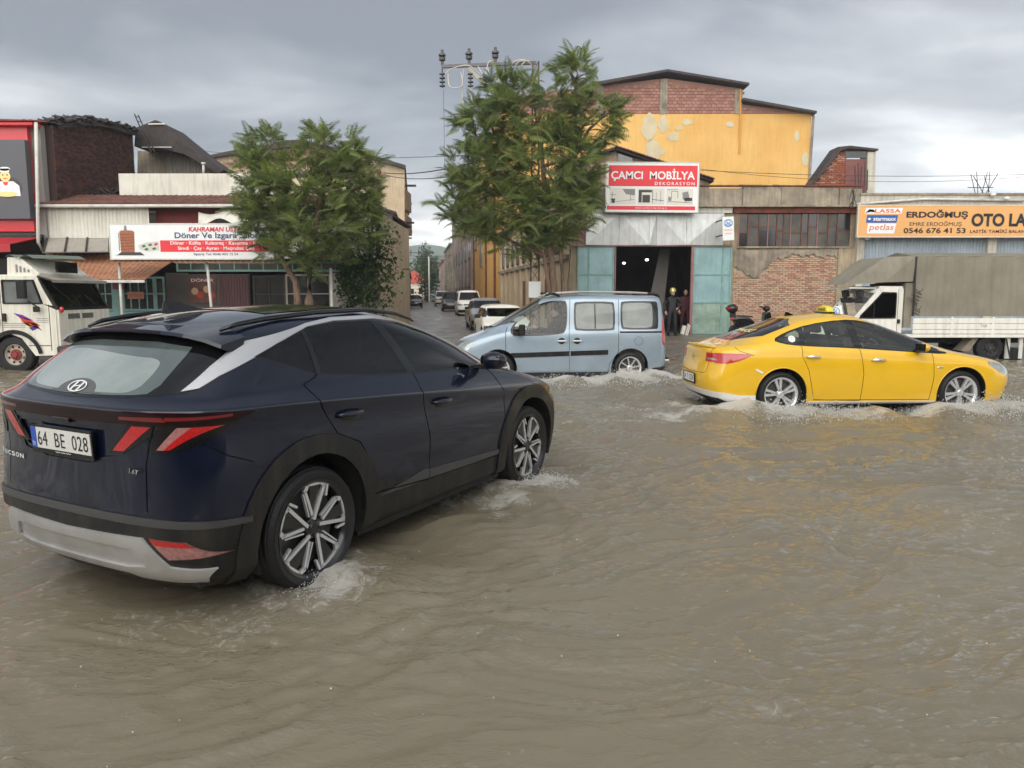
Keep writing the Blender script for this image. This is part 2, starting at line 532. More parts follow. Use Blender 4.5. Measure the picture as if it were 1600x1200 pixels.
side_f = lambda c, n: abs(n.y) > 0.28
def wheel(parent, x, y, r, width, style, rimr, side, hub_mat=None, ry=0.0):
 """tyre with a rim as its sub-part, axis along y, outer face towards side"""
 M = Matrix.Translation((x, y, r)) @ Matrix.Rotation(R(-90) * side, 4, 'X') @ Matrix.Rotation(ry, 4, 'Z')
 h = width / 2
 mb = MB()
 prof = [(rimr, -h + .01), (rimr + .02, -h), (r - .05, -h + .002), (r - .022, -h + .012), (r - .006, -h + .034)]
 for k in range(4):
  z = -h + .034 + (width - .068) * (k + .15) / 4; z2 = -h + .034 + (width - .068) * (k + .85) / 4
  prof += [(r - .008, z - .001), (r, z + .004), (r, z2 - .004), (r - .008, z2 + .001)]
 prof += [(r - .006, h - .034), (r - .022, h - .012), (r - .05, h - .002), (rimr + .045, h + .002), (rimr + .02, h - .001), (rimr, h - .012), (rimr - .012, h - .02)]
 mb.lathe(prof, 48, M)
 w = mb.build('wheel', MT['tyre'], parent, autosm=40)
 rim = MB()
 rim.lathe([(rimr, -h + .01), (rimr - .03, -h + .06), (rimr - .03, h - .05), (rimr - .016, h - .022), (rimr, h - .008), (rimr + .008, h - .004), (rimr + .006, h - .02)], 48, M)
 fz = h - .03
 face = MB()
 def pt(rad, ang, z): return M @ Vector((rad * math.cos(ang), rad * math.sin(ang), z))
 def slab(mbx, poly, z0, z1):     # poly in polar (rad, ang)
  n = len(poly); i = len(mbx.v)
  mbx.v += [tuple(pt(a, b, z1)) for a, b in poly] + [tuple(pt(a, b, z0)) for a, b in poly]
  mbx.f.append(tuple(range(i, i + n))); mbx.m.append(mbx.cur)
  mbx.f.append(tuple(i + n + n - 1 - k for k in range(n))); mbx.m.append(mbx.cur)
  for k in range(n):
   mbx.f.append((i + k, i + (k + 1) % n, i + n + (k + 1) % n, i + n + k)); mbx.m.append(mbx.cur)
 if style == 'swirl':
  dark, bright = MT['rim_black'], MT['rim_silver']
  for k in range(5):
   a = 2 * PI * k / 5
   slab(rim, [(.05, a - .5), (rimr - .02, a - .30), (rimr - .02, a + .02), (.05, a + .3)], fz - .045, fz - .006)
   def ln(p, wd):
    c = [Vector((q[0] * math.cos(a + q[1]), q[0] * math.sin(a + q[1]))) for q in p]
    for u, v in zip(c, c[1:]):
     d = (v - u).normalized(); nn = Vector((-d.y, d.x)) * wd / 2
     q4 = [u - d * wd * .3 + nn, v + d * wd * .3 + nn, v + d * wd * .3 - nn, u - d * wd * .3 - nn]
     slab(face, [(q.length, math.atan2(q.y, q.x)) for q in q4], fz - .012, fz + .006)
   ln([(.055, -.15), (rimr * .90, -.42)], .021)
   ln([(rimr * .90, -.42), (rimr * .955, -.30), (rimr * .955, .10), (rimr * .84, .22)], .026)
   ln([(rimr * .84, .22), (rimr * .30, .10)], .018)
   ln([(rimr * .72, -.60), (rimr * .93, -.52)], .015)
   ln([(rimr * .30, .42), (rimr * .80, .30)], .009)
 else:
  bright = MT['rim_silver']; dark = MT['rim_silver']
  nsp, pair, wd = {'twin5': (5, .17, .052), 'multi8': (8, 0, .042), 'steel': (0, 0, 0), 'star5': (5, 0, .085)}[style]
  for k in range(nsp):
   a = 2 * PI * k / nsp
   for sg in ((-1, 1) if pair else (0,)):
    c0 = a + sg * pair * .55; c1 = a + sg * pair
    d0 = wd * .5 / .07; d1 = wd * .5 / rimr
    slab(face, [(.045, c0 - d0), (rimr * .6, c1 - d1 * 1.1), (rimr - .012, c1 - d1 * .9), (rimr - .012, c1 + d1 * .9), (rimr * .6, c1 + d1 * 1.1), (.045, c0 + d0)], fz - .035, fz + .002)
 if style == 'steel':
  for rr0, rr1, zz0, zz1 in ((.0, .10, fz - .01, fz - .01), (.10, .115, fz - .01, fz - .05), (.115, rimr - .02, fz - .05, fz - .03)):
   face.lathe([(rr0, zz0), (rr1, zz1)], 32, M)
 hubm = MB(); hubm.lathe([(.0, fz + .008), (.028, fz + .008), (.033, fz + .002), (.06, fz - .006), (.062, fz - .04)], 24, M)
 for k in range(5):
  a = 2 * PI * (k + .5) / 5
  hubm.lathe([(0, fz + .004), (.008, fz + .004), (.009, fz - .01)], 8, M @ Matrix.Translation((.046 * math.cos(a), .046 * math.sin(a), 0)))
 disc = MB(); disc.lathe([(.05, fz - .07), (rimr - .055, fz - .07), (rimr - .055, fz - .085), (.05, fz - .085)], 32, M)
 disc.lathe([(.0, fz - .10), (rimr - .02, fz - .10)], 32, M)
 rim.build('rim', dark, w, autosm=40)
 if face.f: face.build('spoke', bright, w, autosm=30)
 hubm.build('hub_cap', hub_mat or dark, w, autosm=40)
 disc.build('brake_disc', MT['brake'], w, autosm=40)
 return w
def well(parent, x, z, r, y0, y1, name='wheel_well'):
 mb = MB(); M = Matrix.Translation((x, y0, z)) @ Matrix.Rotation(R(-90), 4, 'X')
 mb.lathe([(r, 0), (r, y1 - y0)], 32, M, R(-200), R(20))
 # inner wall
 c = Vector((x, y0 if abs(y0) < abs(y1) else y1, z))
 pts = [c + Vector((r * math.cos(t), 0, r * math.sin(t))) for t in [R(-20 + 220 * k / 24) for k in range(25)]]
 mb.poly(pts)
 return mb.build(name, MT['under'], parent)
def seat(mb, x, y, z=0.55, w=.5, h=.62, head=True):
 M = Matrix.Translation((x, y, z))
 mb.obox(M @ Matrix.Rotation(R(-4), 4, 'Y'), .26, w / 2, .07)
 B = M @ Matrix.Translation((-.30, 0, .33)) @ Matrix.Rotation(R(-14), 4, 'Y')
 mb.obox(B, .07, w / 2 * .95, h / 2)
 if head: mb.obox(B @ Matrix.Translation((0, 0, h / 2 + .12)), .05, .13, .09)
# ------------------------------------------------------------------ vehicle materials
MT = {}
MT['tyre'] = mat('tyre_rubber', (0.012, 0.012, 0.013), 0.55, spec=0.4, bump=0.2, bscale=60)
MT['rim_silver'] = mat('rim_silver', (0.74, 0.75, 0.76), 0.26, 0.7)
MT['rim_black'] = mat('rim_black', (0.015, 0.015, 0.017), 0.3, 0.3, coat=0.5)
MT['brake'] = mat('brake_steel', (0.10, 0.10, 0.10), 0.5, 0.7)
MT['under'] = mat('underbody_black', (0.010, 0.010, 0.010), 0.85)
MT['navy'] = mat('navy_paint', (0.0024, 0.0056, 0.020), 0.35, 0.0, spec=0.1, coat=1.0, coat_rough=0.025, var=0.3, vscale=1.5, bump=0.06, bscale=160)
MT['clad'] = mat('black_cladding', (0.011, 0.0115, 0.012), 0.42, spec=0.3, var=0.3, vscale=8, bump=0.25, bscale=150, rvar=0.1, grime=0.35, streak=True)
MT['clad_grey'] = mat('grey_cladding', (0.05, 0.05, 0.05), 0.38, spec=0.5, bump=0.2, bscale=150)
MT['gloss_black'] = mat('gloss_black', (0.006, 0.006, 0.007), 0.08, spec=0.6)
MT['silver_trim'] = mat('satin_silver', (0.60, 0.60, 0.61), 0.30, 0.6, bump=0.05, bscale=30)
MT['skid'] = mat('silver_skid', (0.50, 0.50, 0.49), 0.38, 0.45, grime=0.35, bump=0.1, bscale=40)
MT['chrome'] = mat('chrome', (0.75, 0.75, 0.76), 0.10, 1.0)
MT['gap'] = mat('panel_gap', (0.003, 0.003, 0.003), 0.9)
MT['lens_red'] = mat('lens_red', (0.55, 0.008, 0.010), 0.16, spec=0.6, coat=1.0, var=0.35, vscale=90, fac=(0.4, 0.6))
MT['lens_dark'] = mat('lens_smoked', (0.012, 0.002, 0.003), 0.10, spec=0.4)
MT['lens_pale'] = mat('lens_pale', (0.45, 0.20, 0.19), 0.12, coat=1.0, var=0.5, vscale=50)
MT['white_paint'] = mat('white_enamel', (0.78, 0.78, 0.75), 0.35, coat=0.4, grime=0.25)
MT['white_letter'] = mat('white_letter', (0.80, 0.80, 0.80), 0.4)
MT['black_letter'] = mat('black_letter', (0.012, 0.012, 0.012), 0.5)
MT['plate'] = mat('plate_white', (0.72, 0.72, 0.68), 0.35, grime=0.15)
MT['plate_blue'] = mat('plate_blue', (0.02, 0.09, 0.45), 0.35)
MT['priv_glass'] = glass('privacy_glass', (0.14, 0.15, 0.145), rough=0.015)
MT['front_glass'] = glass('tinted_glass', (0.33, 0.38, 0.36), rough=0.015)
MT['mist_glass'] = mat('misted_glass', (0.10, 0.125, 0.12), 0.10, spec=0.9, coat=1.0, coat_rough=0.02, var=0.3, vscale=3, bump=0.03, bscale=120)
MT['mist'] = mat('pale_mist_sky_sheen', (0.34, 0.39, 0.37), 0.14, spec=0.9, coat=1.0, coat_rough=0.03, col2=(.20, .25, .235), vscale=2.2, fac=(.35, .75), bump=0.04, bscale=150)  # bright sky reflection painted into the glass colour, together with some misting
MT['seat'] = mat('seat_cloth', (0.035, 0.035, 0.037), 0.85)
MT['seat_grey'] = mat('seat_grey', (0.16, 0.16, 0.16), 0.8)

def plate(parent, c, right, up, w, h, txt, frame=0.012, bars=True):
 """number plate with frame, blue band and characters. c: centre"""
 rx = Vector(right).normalized(); uz = Vector(up).normalized(); n = rx.cross(uz)
 c = Vector(c); M = Matrix.Translation(c) @ Matrix((rx, uz, n)).transposed().to_4x4()
 mb = MB(); mb.obox(M @ Matrix.Translation((0, -.008, 0)), w / 2 + frame, h / 2 + frame + .010, .007)
 p = mb.build('number_plate', MT['gloss_black'], parent)
 mb = MB(); mb.obox(M @ Matrix.Translation((0, 0, .009)), w / 2, h / 2, .002); pb = mb.build('plate_face', MT['plate'], p)
 mb = MB(); mb.obox(M @ Matrix.Translation((-w / 2 + w * .045, 0, .0095)), w * .045, h / 2, .0025); mb.build('blue_band', MT['plate_blue'], p)
 text(txt, MT['black_letter'], M @ Matrix.Translation((-w / 2 + w * .115, -h * .36, .0125)), w * .85, h * .70, p, bold=0.0, spacing=1.05)
 text('TR', MT['white_letter'], M @ Matrix.Translation((-w / 2 + w * .015, -h * .42, .0135)), w * .055, h * .2, p)
 return p, M

# ------------------------------------------------------------------ the dark blue SUV
def build_suv():
 root = empty('suv', (-1.93, 4.636, 0.044), R(61.3),
     'dark navy blue SUV driving through the brown floodwater, rear end towards us', 'car')
 hood = [(2.0, 1.12), (2.45, 1.075), (2.8, 1.02), (3.1, .955), (3.35, .86)]
 rows = [
  (-.72, 3.36, .80, .25, .35, .19),
  (-.84, 3.50, .885, .24, .40, [(-.84, .30), (0, .24), (2.6, .24), (3.5, .22)]),
  (-.895, 3.55, .915, .24, .44, [(-.9, .46), (3.5, .42)]),
  (-.885, 3.575, .925, .24, .46, [(-.9, .60), (3.5, .58)]),
  (-.87, 3.58, .935, .25, .48, [(-.9, .80), (3.5, .72)]),
  (-.875, 3.54, .912, .30, .50, [(-.9, 1.02), (0, 1.0), (.65, .95), (2.3, .82), (3.0, .76), (3.5, .72)]),
  (-.885, 3.48, .932, .33, .50, [(-.9, 1.135), (-.4, 1.128), (.65, 1.055), (2.3, .925), (3.0, .87), (3.5, .80)]),
  (-.83, 3.25, .872, .34, .50, [(-.9, 1.165), (0, 1.165), (1.0, 1.14), (1.9, 1.09)] + [(2.3, 1.065), (2.7, 1.02), (3.0, .965), (3.25, .905)]),
  (-.80, 2.50, .845, .36, .62, [(-.8, 1.20), (0, 1.20), (1.0, 1.165), (1.95, 1.11), (2.5, 1.10)]),
  (-.66, 2.08, .800, .38, .60, [(-.7, 1.325), (1.5, 1.315), (2.1, 1.30)]),
  (-.50, 1.62, .745, .38, .58, [(-.5, 1.43), (0, 1.445), (1.2, 1.46), (1.6, 1.44)]),
  (-.43, 1.34, .680, .38, .56, [(-.43, 1.485), (.1, 1.535), (.8, 1.558), (1.34, 1.515)]),
  (-.40, 1.24, .560, .36, .50, [(-.40, 1.515), (.1, 1.575), (.8, 1.60), (1.24, 1.555)]),
  (-.38, 1.18, .30, .30, .40, [(-.38, 1.535), (.1, 1.60), (.8, 1.622), (1.18, 1.58)]),
 ]
 me = body_mesh(rows, (-.37, 1.16, [(-.38, 1.54), (.1, 1.608), (.8, 1.63), (1.16, 1.588)]), 3, creases=((6, .55), (1, .4)))
 C = Carver(me)
 W = 'wheel_cut'
 ra, rf = (0.0, 0.36), (2.68, 0.36)
 lo = side_f
 # lower grey-black cladding round sills, arches and rear bumper
 wrap = lambda c, n: c.z < .75
 C.carve('bumper', 'y', [(-1.2, .10), (-.30, .10), (-.30, .52), (-.47, .565), (-1.2, .635)], lambda c, n: c.x < -.2)
 C.carve('cladding', 'y', [(.30, .10), (2.4, .10), (2.4, .40), (1.15, .43), (.45, .53), (.30, .50)], lo)
 C.carve('front_bumper', 'y', [(2.95, .10), (3.8, .10), (3.8, .38), (3.3, .42), (2.95, .46)], lambda c, n: c.x > 2.8)
 for (cx, cz) in (ra, rf):
  outer = circ(cx, cz, .545, -25, 205, 30)
  outer = [(x + (0.02 if x > cx else -.02), z * (1.0)) for x, z in outer]
  C.carve('arch', 'y', outer + [(cx - .52, .10), (cx + .52, .10)], lo)
 # bumper sculpting: strip of lighter grey and the silver skid plate (seen from behind)
 rear = lambda c, n: n.x < -.25 and c.x < -.3
 C.carve('bumper_strip', 'y', [(-1.2, .635), (-1.2, .585), (-.47, .53), (-.47, .562)], lambda c, n: c.x < -.40)
 sk = [(-.86, .335), (-.70, .355), (-.58, .50), (0, .485), (.58, .50), (.70, .355), (.86, .335), (.80, .262), (.45, .262), (.40, .285), (-.40, .285), (-.45, .262), (-.80, .262)]
 C.carve('skid_plate', 'x', sk, rear)
 C.carve('skid_mid', 'x', [(-.56, .345), (-.50, .435), (.50, .435), (.56, .345), (.42, .325), (-.42, .325)], rear)
 for s in (-1, 1):
  C.carve('reflector', 'x', [(s * .60, .50), (s * .80, .49), (s * .90, .40), (s * .69, .385)], lambda c, n: c.x < -.3 and n.x < -.1)
  C.carve('reflector_red', 'x', [(s * .61, .492), (s * .79, .484), (s * .83, .455), (s * .64, .462)], lambda c, n: c.x < -.3 and n.x < -.1)
 # plate recess and tailgate
 rec = smooth_poly([(-.50, 1.055), (.50, 1.055), (.46, .96), (.37, .84), (-.37, .84), (-.46, .96)], 1)
 C.carve('plate_recess', 'x', rec, rear)
 C.carve('plate_recess_floor', 'x', inset(rec, .022), rear)
 # light bar and claws
 C.carve('light_bar', 'y', [(-1.3, 1.128), (-.80, 1.128), (-.55, 1.118), (-.42, 1.108), (-.52, 1.075), (-.62, 1.062), (-1.3, 1.062)], lambda c, n: c.x < -.3)
 C.carve('light_streak', 'y', [(-.80, 1.106), (-.56, 1.108), (-.56, 1.096), (-.80, 1.088)], lambda c, n: c.x < -.3)
 C.carve('light_streak', 'x', [(-.70, 1.105), (-.45, 1.100), (-.45, 1.085), (-.72, 1.082)], rear)
 C.carve('light_streak', 'x', [(.70, 1.105), (.45, 1.100), (.45, 1.085), (.72, 1.082)], rear)
 for s in (-1, 1):
  C.carve('claw_black', 'x', [(s * .50, 1.064), (s * .355, .905), (s * .45, .905), (s * .60, .985), (s * .72, 1.064)], rear)
  C.carve('claw', 'x', [(s * .53, 1.055), (s * .385, .922), (s * .465, .925), (s * .64, 1.055)], rear)
  C.carve('claw_black', 'y', [(-.80, 1.064), (-.845, .925), (-.80, .925), (-.66, 1.00), (-.52, 1.07), (-.66, 1.064)], lambda c, n, s=s: c.x < -.4 and c.y * s > .62)
  C.carve('claw_pale', 'x', [(s * .765, 1.055), (s * .665, .942), (s * .70, .942), (s * .82, 1.055)], lambda c, n, s=s: c.x < -.45 and c.y * s > .55)
  C.carve('claw', 'x', [(s * .82, 1.055), (s * .70, .942), (s * .735, .945), (s * .895, 1.055)], lambda c, n, s=s: c.x < -.45 and c.y * s > .55)
 # side windows
 up = lambda c, n: abs(n.y) > .3 and c.z > 1.05
 dlo = [(-.275, 1.362), (-.10, 1.423), (.068, 1.472), (.20, 1.507), (.45, 1.532), (.83, 1.535), (1.15, 1.502), (1.45, 1.415), (1.75, 1.285), (1.98, 1.150), (2.02, 1.115), (1.60, 1.133), (1.05, 1.155), (.50, 1.19), (.14, 1.232), (-.10, 1.305)]
 chrome = [(-.675, 1.213), (-.50, 1.325), (-.301, 1.437), (.094, 1.503), (.20, 1.524), (.45, 1.552), (.83, 1.556), (1.17, 1.522), (1.48, 1.432), (1.79, 1.300), (2.02, 1.162), (2.04, 1.10), (1.98, 1.13), (1.7, 1.2), (1.0, 1.2), (.4, 1.3), (.14, 1.35), (-.05, 1.38), (-.20, 1.37), (-.275, 1.358), (-.376, 1.322), (-.497, 1.279), (-.61, 1.226)]
 C.carve('chrome_strip', 'y', chrome, up)
 C.carve('window_frame', 'y', dlo, up)
 qw = [(-.245, 1.365), (-.10, 1.415), (.068, 1.463), (.125, 1.478), (.125, 1.238), (-.09, 1.312)]
 rw = [(.165, 1.500), (.45, 1.520), (.775, 1.522), (.985, 1.170), (.50, 1.202), (.165, 1.238)]
 fw = [(.86, 1.522), (1.15, 1.488), (1.44, 1.402), (1.73, 1.275), (1.93, 1.160), (1.93, 1.132), (1.60, 1.146), (1.085, 1.168)]
 C.carve('quarter_window', 'y', qw, up); C.carve('rear_window', 'y', rw, up); C.carve('front_window', 'y', fw, up)
 # doors: outlines become seams
 rdoor = [(.145, 1.25), (.10, 1.22), (-.005, 1.19), (.06, 1.06), (.19, .88), (.38, .80), (.52, .60), (.56, .44), (1.125, .40), (1.125, .70), (1.04, 1.06), (1.035, 1.18)]
 fdoor = [(1.035, 1.18), (1.04, 1.06), (1.125, .70), (1.125, .40), (2.10, .38), (2.20, .60), (2.20, .90), (2.05, 1.09), (1.99, 1.13)]
 carve_only = lambda nm, ax, poly, filt, over: C.carve(nm, ax, poly, filt, over)
 carve_only('rear_door', 'y', rdoor, lo, ('body',))
 carve_only('front_door', 'y', fdoor, lo, ('body',))
 carve_only('door_clad', 'y', [(.52, .38), (2.12, .36), (2.12, .41), (1.13, .43), (.53, .52)], lo, ('rear_door', 'front_door'))
 for ln in (rdoor[0:9] + [], [(1.125, .40), (1.125, .70), (1.04, 1.06), (1.035, 1.17)], [(2.10, .38), (2.20, .60), (2.20, .90), (2.05, 1.09), (1.99, 1.12)],
      [(.52, .44), (1.125, .405), (2.10, .385)]):
  carve_only('gap', 'y', strip(ln, .009), lo, ('body', 'rear_door', 'front_door', 'cladding', 'arch', 'door_clad'))
 for s in (-1, 1):
  carve_only('gap', 'x', strip([(s * .66, 1.064), (s * .62, .95), (s * .60, .86), (s * .605, .63)], .008), rear, ('body', 'claw_black', 'claw'))
 carve_only('gap', 'y', strip([(-.45, .84), (-.60, .90), (-.70, .97)], .006), lambda c, n: c.x < -.3 and abs(c.y) > .6, ('body',))
 # sill garnish
 carve_only('garnish', 'y', [(.57, .41), (1.12, .40), (2.12, .395), (2.12, .43), (1.12, .475), (1.08, .485)], lo, ('cladding', 'rear_door', 'front_door', 'door_clad', 'body'))
 # rear glass + black surround
 gl_f = lambda c, n: n.x < -.30 and c.x < -.2 and c.z > 1.1
 C.carve('rear_surround', 'x', [(-.80, 1.215), (-.4, 1.18), (0, 1.165), (.4, 1.18), (.80, 1.20), (.80, 1.49), (-.80, 1.49)], lambda c, n: gl_f(c, n) and (abs(c.y) < .58 or c.z > interp([(-.80, 1.18), (-.675, 1.213), (-.50, 1.325), (-.3, 1.437)], c.x) - .012), ('body',))
 C.carve('rear_glass', 'x', smooth_poly([(-.56, 1.205), (-.42, 1.19), (0, 1.18), (.42, 1.19), (.56, 1.205), (.54, 1.35), (.50, 1.44), (-.50, 1.44), (-.54, 1.35)], 1), gl_f)
 C.carve('mist', 'x', smooth_poly([(-.44, 1.20), (-.2, 1.195), (.2, 1.195), (.50, 1.21), (.49, 1.34), (.40, 1.395), (.1, 1.385), (-.2, 1.365), (-.42, 1.36), (-.46, 1.29)], 2), gl_f, ('rear_glass',))  # outline of the painted sky reflection on the misted rear glass
 # windscreen
 C.carve('windscreen', 'x', smooth_poly([(-.74, 1.10), (.74, 1.10), (.60, 1.49), (-.60, 1.49)], 2), lambda c, n: c.x > 1.0 and c.z > 1.11)
 # front: headlamps, grille
 C.carve('grille', 'x', [(-.62, .46), (.62, .46), (.74, .74), (-.74, .74)], lambda c, n: n.x > .4 and c.x > 3)
 for (cx, cz) in (ra, rf):
  C.carve(W, 'y', circ(cx, cz, .435, -90, 270, 36), lo)
  C.carve(W, 'y', [(cx - .435, .36), (cx + .435, .36), (cx + .41, .05), (cx - .41, .05)], lo)
 C.delete(W)
 X = C.extract
 body = X('body', 'body', MT['navy'], root)
 X('gap', 'seam', MT['gap'], body, -.006)
 X('plate_recess', 'recess_edge', MT['navy'], body, -.006); X('plate_recess_floor', 'plate_recess', MT['navy'], body, -.018)
 X('cladding', 'sill_cladding', MT['clad'], root, .003, wall=.02)
 for s in (-1, 1):
  for q in ((-9, 1.3), (1.3, 9)): X('arch', 'arch_cladding', MT['clad'], root, .014, s, wall=.04, xr=q)
 b = X('bumper', 'rear_bumper', MT['clad'], root, .006, wall=.02)
 X('bumper_strip', 'bumper_strip', MT['clad_grey'], b, .010, wall=.01)
 sp = X('skid_plate', 'skid_plate', MT['skid'], root, .020, wall=.03); X('skid_mid', 'skid_centre', MT['skid'], sp, .006)
 for s in (-1, 1):
  rfl = X('reflector', 'rear_reflector', MT['lens_pale'], root, .0, s); X('reflector_red', 'red_lens', MT['lens_red'], rfl, .002, s)
 X('front_bumper', 'front_bumper', MT['clad'], root, .004)
 X('grille', 'grille', MT['gloss_black'], root, .0)
 lb = X('light_bar', 'light_bar', MT['lens_dark'], root, .006, wall=.015)
 for s in (-1, 1): X('light_streak', 'red_streak', mat('lens_deep_red', (0.16, .004, .006), .15, coat=1.0), lb, .007, s)
 for s in (-1, 1):
  t = X('claw_black', 'tail_light', MT['gloss_black'], root, .004, s, wall=.012)
  X('claw', 'red_lens', MT['lens_red'], t, .006, s); X('claw_pale', 'pale_lens', MT['lens_pale'], t, .006, s)
 for s in (-1, 1):
  X('chrome_strip', 'silver_garnish', MT['silver_trim'], root, .006, s, wall=.012)
  X('window_frame', 'window_frame', MT['gloss_black'], root, .0, s)
  X('quarter_window', 'quarter_window', MT['priv_glass'], root, -.002, s)
  d = X('rear_door', 'rear_door', MT['navy'], root, .0, s); X('rear_window', 'window', MT['priv_glass'], d, -.002, s)
  d2 = X('front_door', 'front_door', MT['navy'], root, .0, s); X('front_window', 'window', glass('front_side_glass', (.45, .50, .47)), d2, -.002, s)
  X('garnish', 'sill_garnish', MT['clad_grey'], root, .010, s, wall=.01)
  for (hx, hz, dd) in ((.30, .975, d), (1.285, .925, d2)):
   p, n = C.surf('y', hx, hz, s)
   mb = MB()
   # dark hollow and the handle bridging it
   mb.ball((p.x, p.y - s * .004, p.z), .095, .012, .032, 16, 8); mb.build('handle_recess', MT['gloss_black'], dd, smooth=True)
   mb = MB(); mb.tube([(p.x - .115, p.y, p.z + .012), (p.x - .08, p.y + s * .028, p.z + .014), (p.x, p.y + s * .036, p.z + .014), (p.x + .08, p.y + s * .028, p.z + .012), (p.x + .115, p.y, p.z + .010)], [.012, .016, .017, .016, .012], 10)
   mb.build('door_handle', MT['navy'], dd, smooth=True)
  # door mirror
  mb = MB(); mb.ball((1.89, s * 1.0, 1.185), .085, .112, .070, 16, 10); m_ = mb.build('door_mirror', MT['navy'], root, smooth=True)
  mb = MB(); mb.obox(Matrix.Translation((1.86, s * 1.005, 1.185)) @ Matrix.Rotation(R(s * -6), 4, 'Z'), .030, .088, .050); mb.build('mirror_frame', MT['gloss_black'], m_, bevel=.028)
  mb = MB(); mb.obox(Matrix.Translation((1.828, s * 1.003, 1.185)) @ Matrix.Rotation(R(s * -6), 4, 'Z'), .003, .070, .036); mb.build('mirror_glass', mat('mirror_glass', (.35, .36, .37), .05, 1), m_)
  mb = MB(); mb.obox(Matrix.Translation((1.90, s * .91, 1.135)), .05, .07, .018); mb.build('mirror_arm', MT['gloss_black'], m_, bevel=.006)
  # roof rail
  mb = MB(); pts = [(-.34, s * .585, 1.505), (-.24, s * .60, 1.535), (-.05, s * .61, 1.560), (.35, s * .62, 1.588), (.85, s * .615, 1.595), (1.18, s * .60, 1.562), (1.36, s * .585, 1.522), (1.42, s * .58, 1.500)]
  mb.tube(pts, [.008, .014, .016, .015, .014, .014, .010, .007], 8); mb.build('roof_rail', MT['gloss_black'], root, smooth=True)
 rs = X('rear_surround', 'rear_surround', MT['gloss_black'], root, .001)
 rg = X('rear_glass', 'rear_window', MT['mist_glass'], root, .003)
 X('mist', 'misted_sky_sheen', MT['mist'], rg, .0034)
 X('windscreen', 'windscreen', MT['front_glass'], root, .0)
 # ceramic band hanging at top of the rear glass, emblem patch and emblem
 def onrear(y, z, off):
  p, n = C.surf('x', y, z, -1); return p + n * off, n
 mb = MB(); ring = [onrear(.0 + .13 * math.cos(t) * 1.2, 1.196 + .055 * max(0, math.sin(t)), .005)[0] for t in [PI * k / 16 for k in range(17)]]
 ring += [onrear(y, 1.188, .005)[0] for y in (-.22, -.1, 0, .1, .22)]
 mb.poly(ring); mb.build('emblem_patch', mat('patch_grey', (.10, .105, .105), .3), rg)
 em = MB(); a, b_ = .075, .040; o, n = onrear(0.0, 1.212, .009)
 rx = Vector((0, -1, 0)); uz = n.cross(rx).normalized(); uz = uz if uz.z > 0 else -uz
 def ep(u, v): return o + rx * u + uz * v
 K = 32
 for k in range(K):
  t0, t1 = 2 * PI * k / K, 2 * PI * (k + 1) / K
  em.poly([ep(a * math.cos(t0), b_ * math.sin(t0)), ep(a * math.cos(t1), b_ * math.sin(t1)), ep((a - .009) * math.cos(t1), (b_ - .008) * math.sin(t1)), ep((a - .009) * math.cos(t0), (b_ - .008) * math.sin(t0))])
 for q in ([(-.042, -.030), (-.026, -.033), (-.012, .033), (-.028, .030)], [(.012, -.033), (.028, -.030), (.042, .030), (.026, .033)], [(-.030, -.009), (.024, .002), (.030, .010), (-.024, -.001)]):
  em.poly([ep(*v) for v in q])
 em.build('emblem', MT['white_letter'], root)
 # spoiler
 mb = MB(); N_ = 14
 secs = []
 for k in range(N_ + 1):
  y = -.70 + 1.40 * k / N_; u = abs(y) / .70
  xb = -.50 + .07 * u ** 3 ; zt = 1.528 - .040 * u ** 2.2 - .035 * u ** 6
  secs.append([(-.27, y, zt + .018), (xb, y, zt - .018), (xb - .008, y, zt - .036), (xb + .03, y, zt - .052), (-.30, y, zt - .060)])
 for k in range(N_):
  for q in range(5):
   q2 = (q + 1) % 5
   mb.poly([secs[k][q], secs[k + 1][q], secs[k + 1][q2], secs[k][q2]])
 mb.poly(secs[0]); mb.poly(secs[-1][::-1])
 spo = mb.build('spoiler', MT['navy'], root, autosm=50)
 mb = MB()
 for k in range(4, 10):
  s0, s1 = secs[k], secs[k + 1]
  mb.poly([Vector(s0[1]) + Vector((-.004, 0, -.003)), Vector(s1[1]) + Vector((-.004, 0, -.003)), Vector(s1[2]) + Vector((-.002, 0, .004)), Vector(s0[2]) + Vector((-.002, 0, .004))])
 mb.build('brake_light', MT['lens_dark'], spo)
 # shark fin aerial
 mb = MB(); i = 0
 base = [(-.24, 0, 1.585)]
 for (x, w, z) in ((-.235, .010, 1.60), (-.19, .035, 1.60), (-.10, .038, 1.61), (.02, .012, 1.62)): pass
 mb.poly([(-.24, -.034, 1.585), (.03, -.020, 1.605), (.03, .020, 1.605), (-.24, .034, 1.585)])
 top = [(-.245, 0, 1.665), (-.15, 0, 1.66)]
 mb.poly([(-.24, -.034, 1.585), (.03, -.020, 1.605), top[1], top[0]]); mb.poly([(-.24, .034, 1.585), (.03, .020, 1.605), top[1], top[0]][::-1])
 mb.poly([(-.24, -.034, 1.585), (-.24, .034, 1.585), top[0]]); mb.poly([(.03, -.02, 1.605), (.03, .02, 1.605), top[1]])
 mb.build('shark_fin_aerial', MT['gloss_black'], root, bevel=.006)
 # sun roof panel
 mb = MB()
 for (x0, x1, y) in ((.10, 1.02, .46),):
  n1 = 10; P = []
  for a_ in range(n1 + 1):
   rowp = []
   for b2 in range(n1 + 1):
    x = x0 + (x1 - x0) * a_ / n1; yy = -y + 2 * y * b2 / n1
    h, n = C.surf('z', x, yy, 1); rowp.append((x, yy, h.z + .004))
   P.append(rowp)
  for a_ in range(n1):
   for b2 in range(n1): mb.poly([P[a_][b2], P[a_ + 1][b2], P[a_ + 1][b2 + 1], P[a_][b2 + 1]])
 mb.build('sunroof', MT['gloss_black'], root, smooth=True)
 # plate and badges
 p0, n0 = C.surf('x', 0, .93, -1)
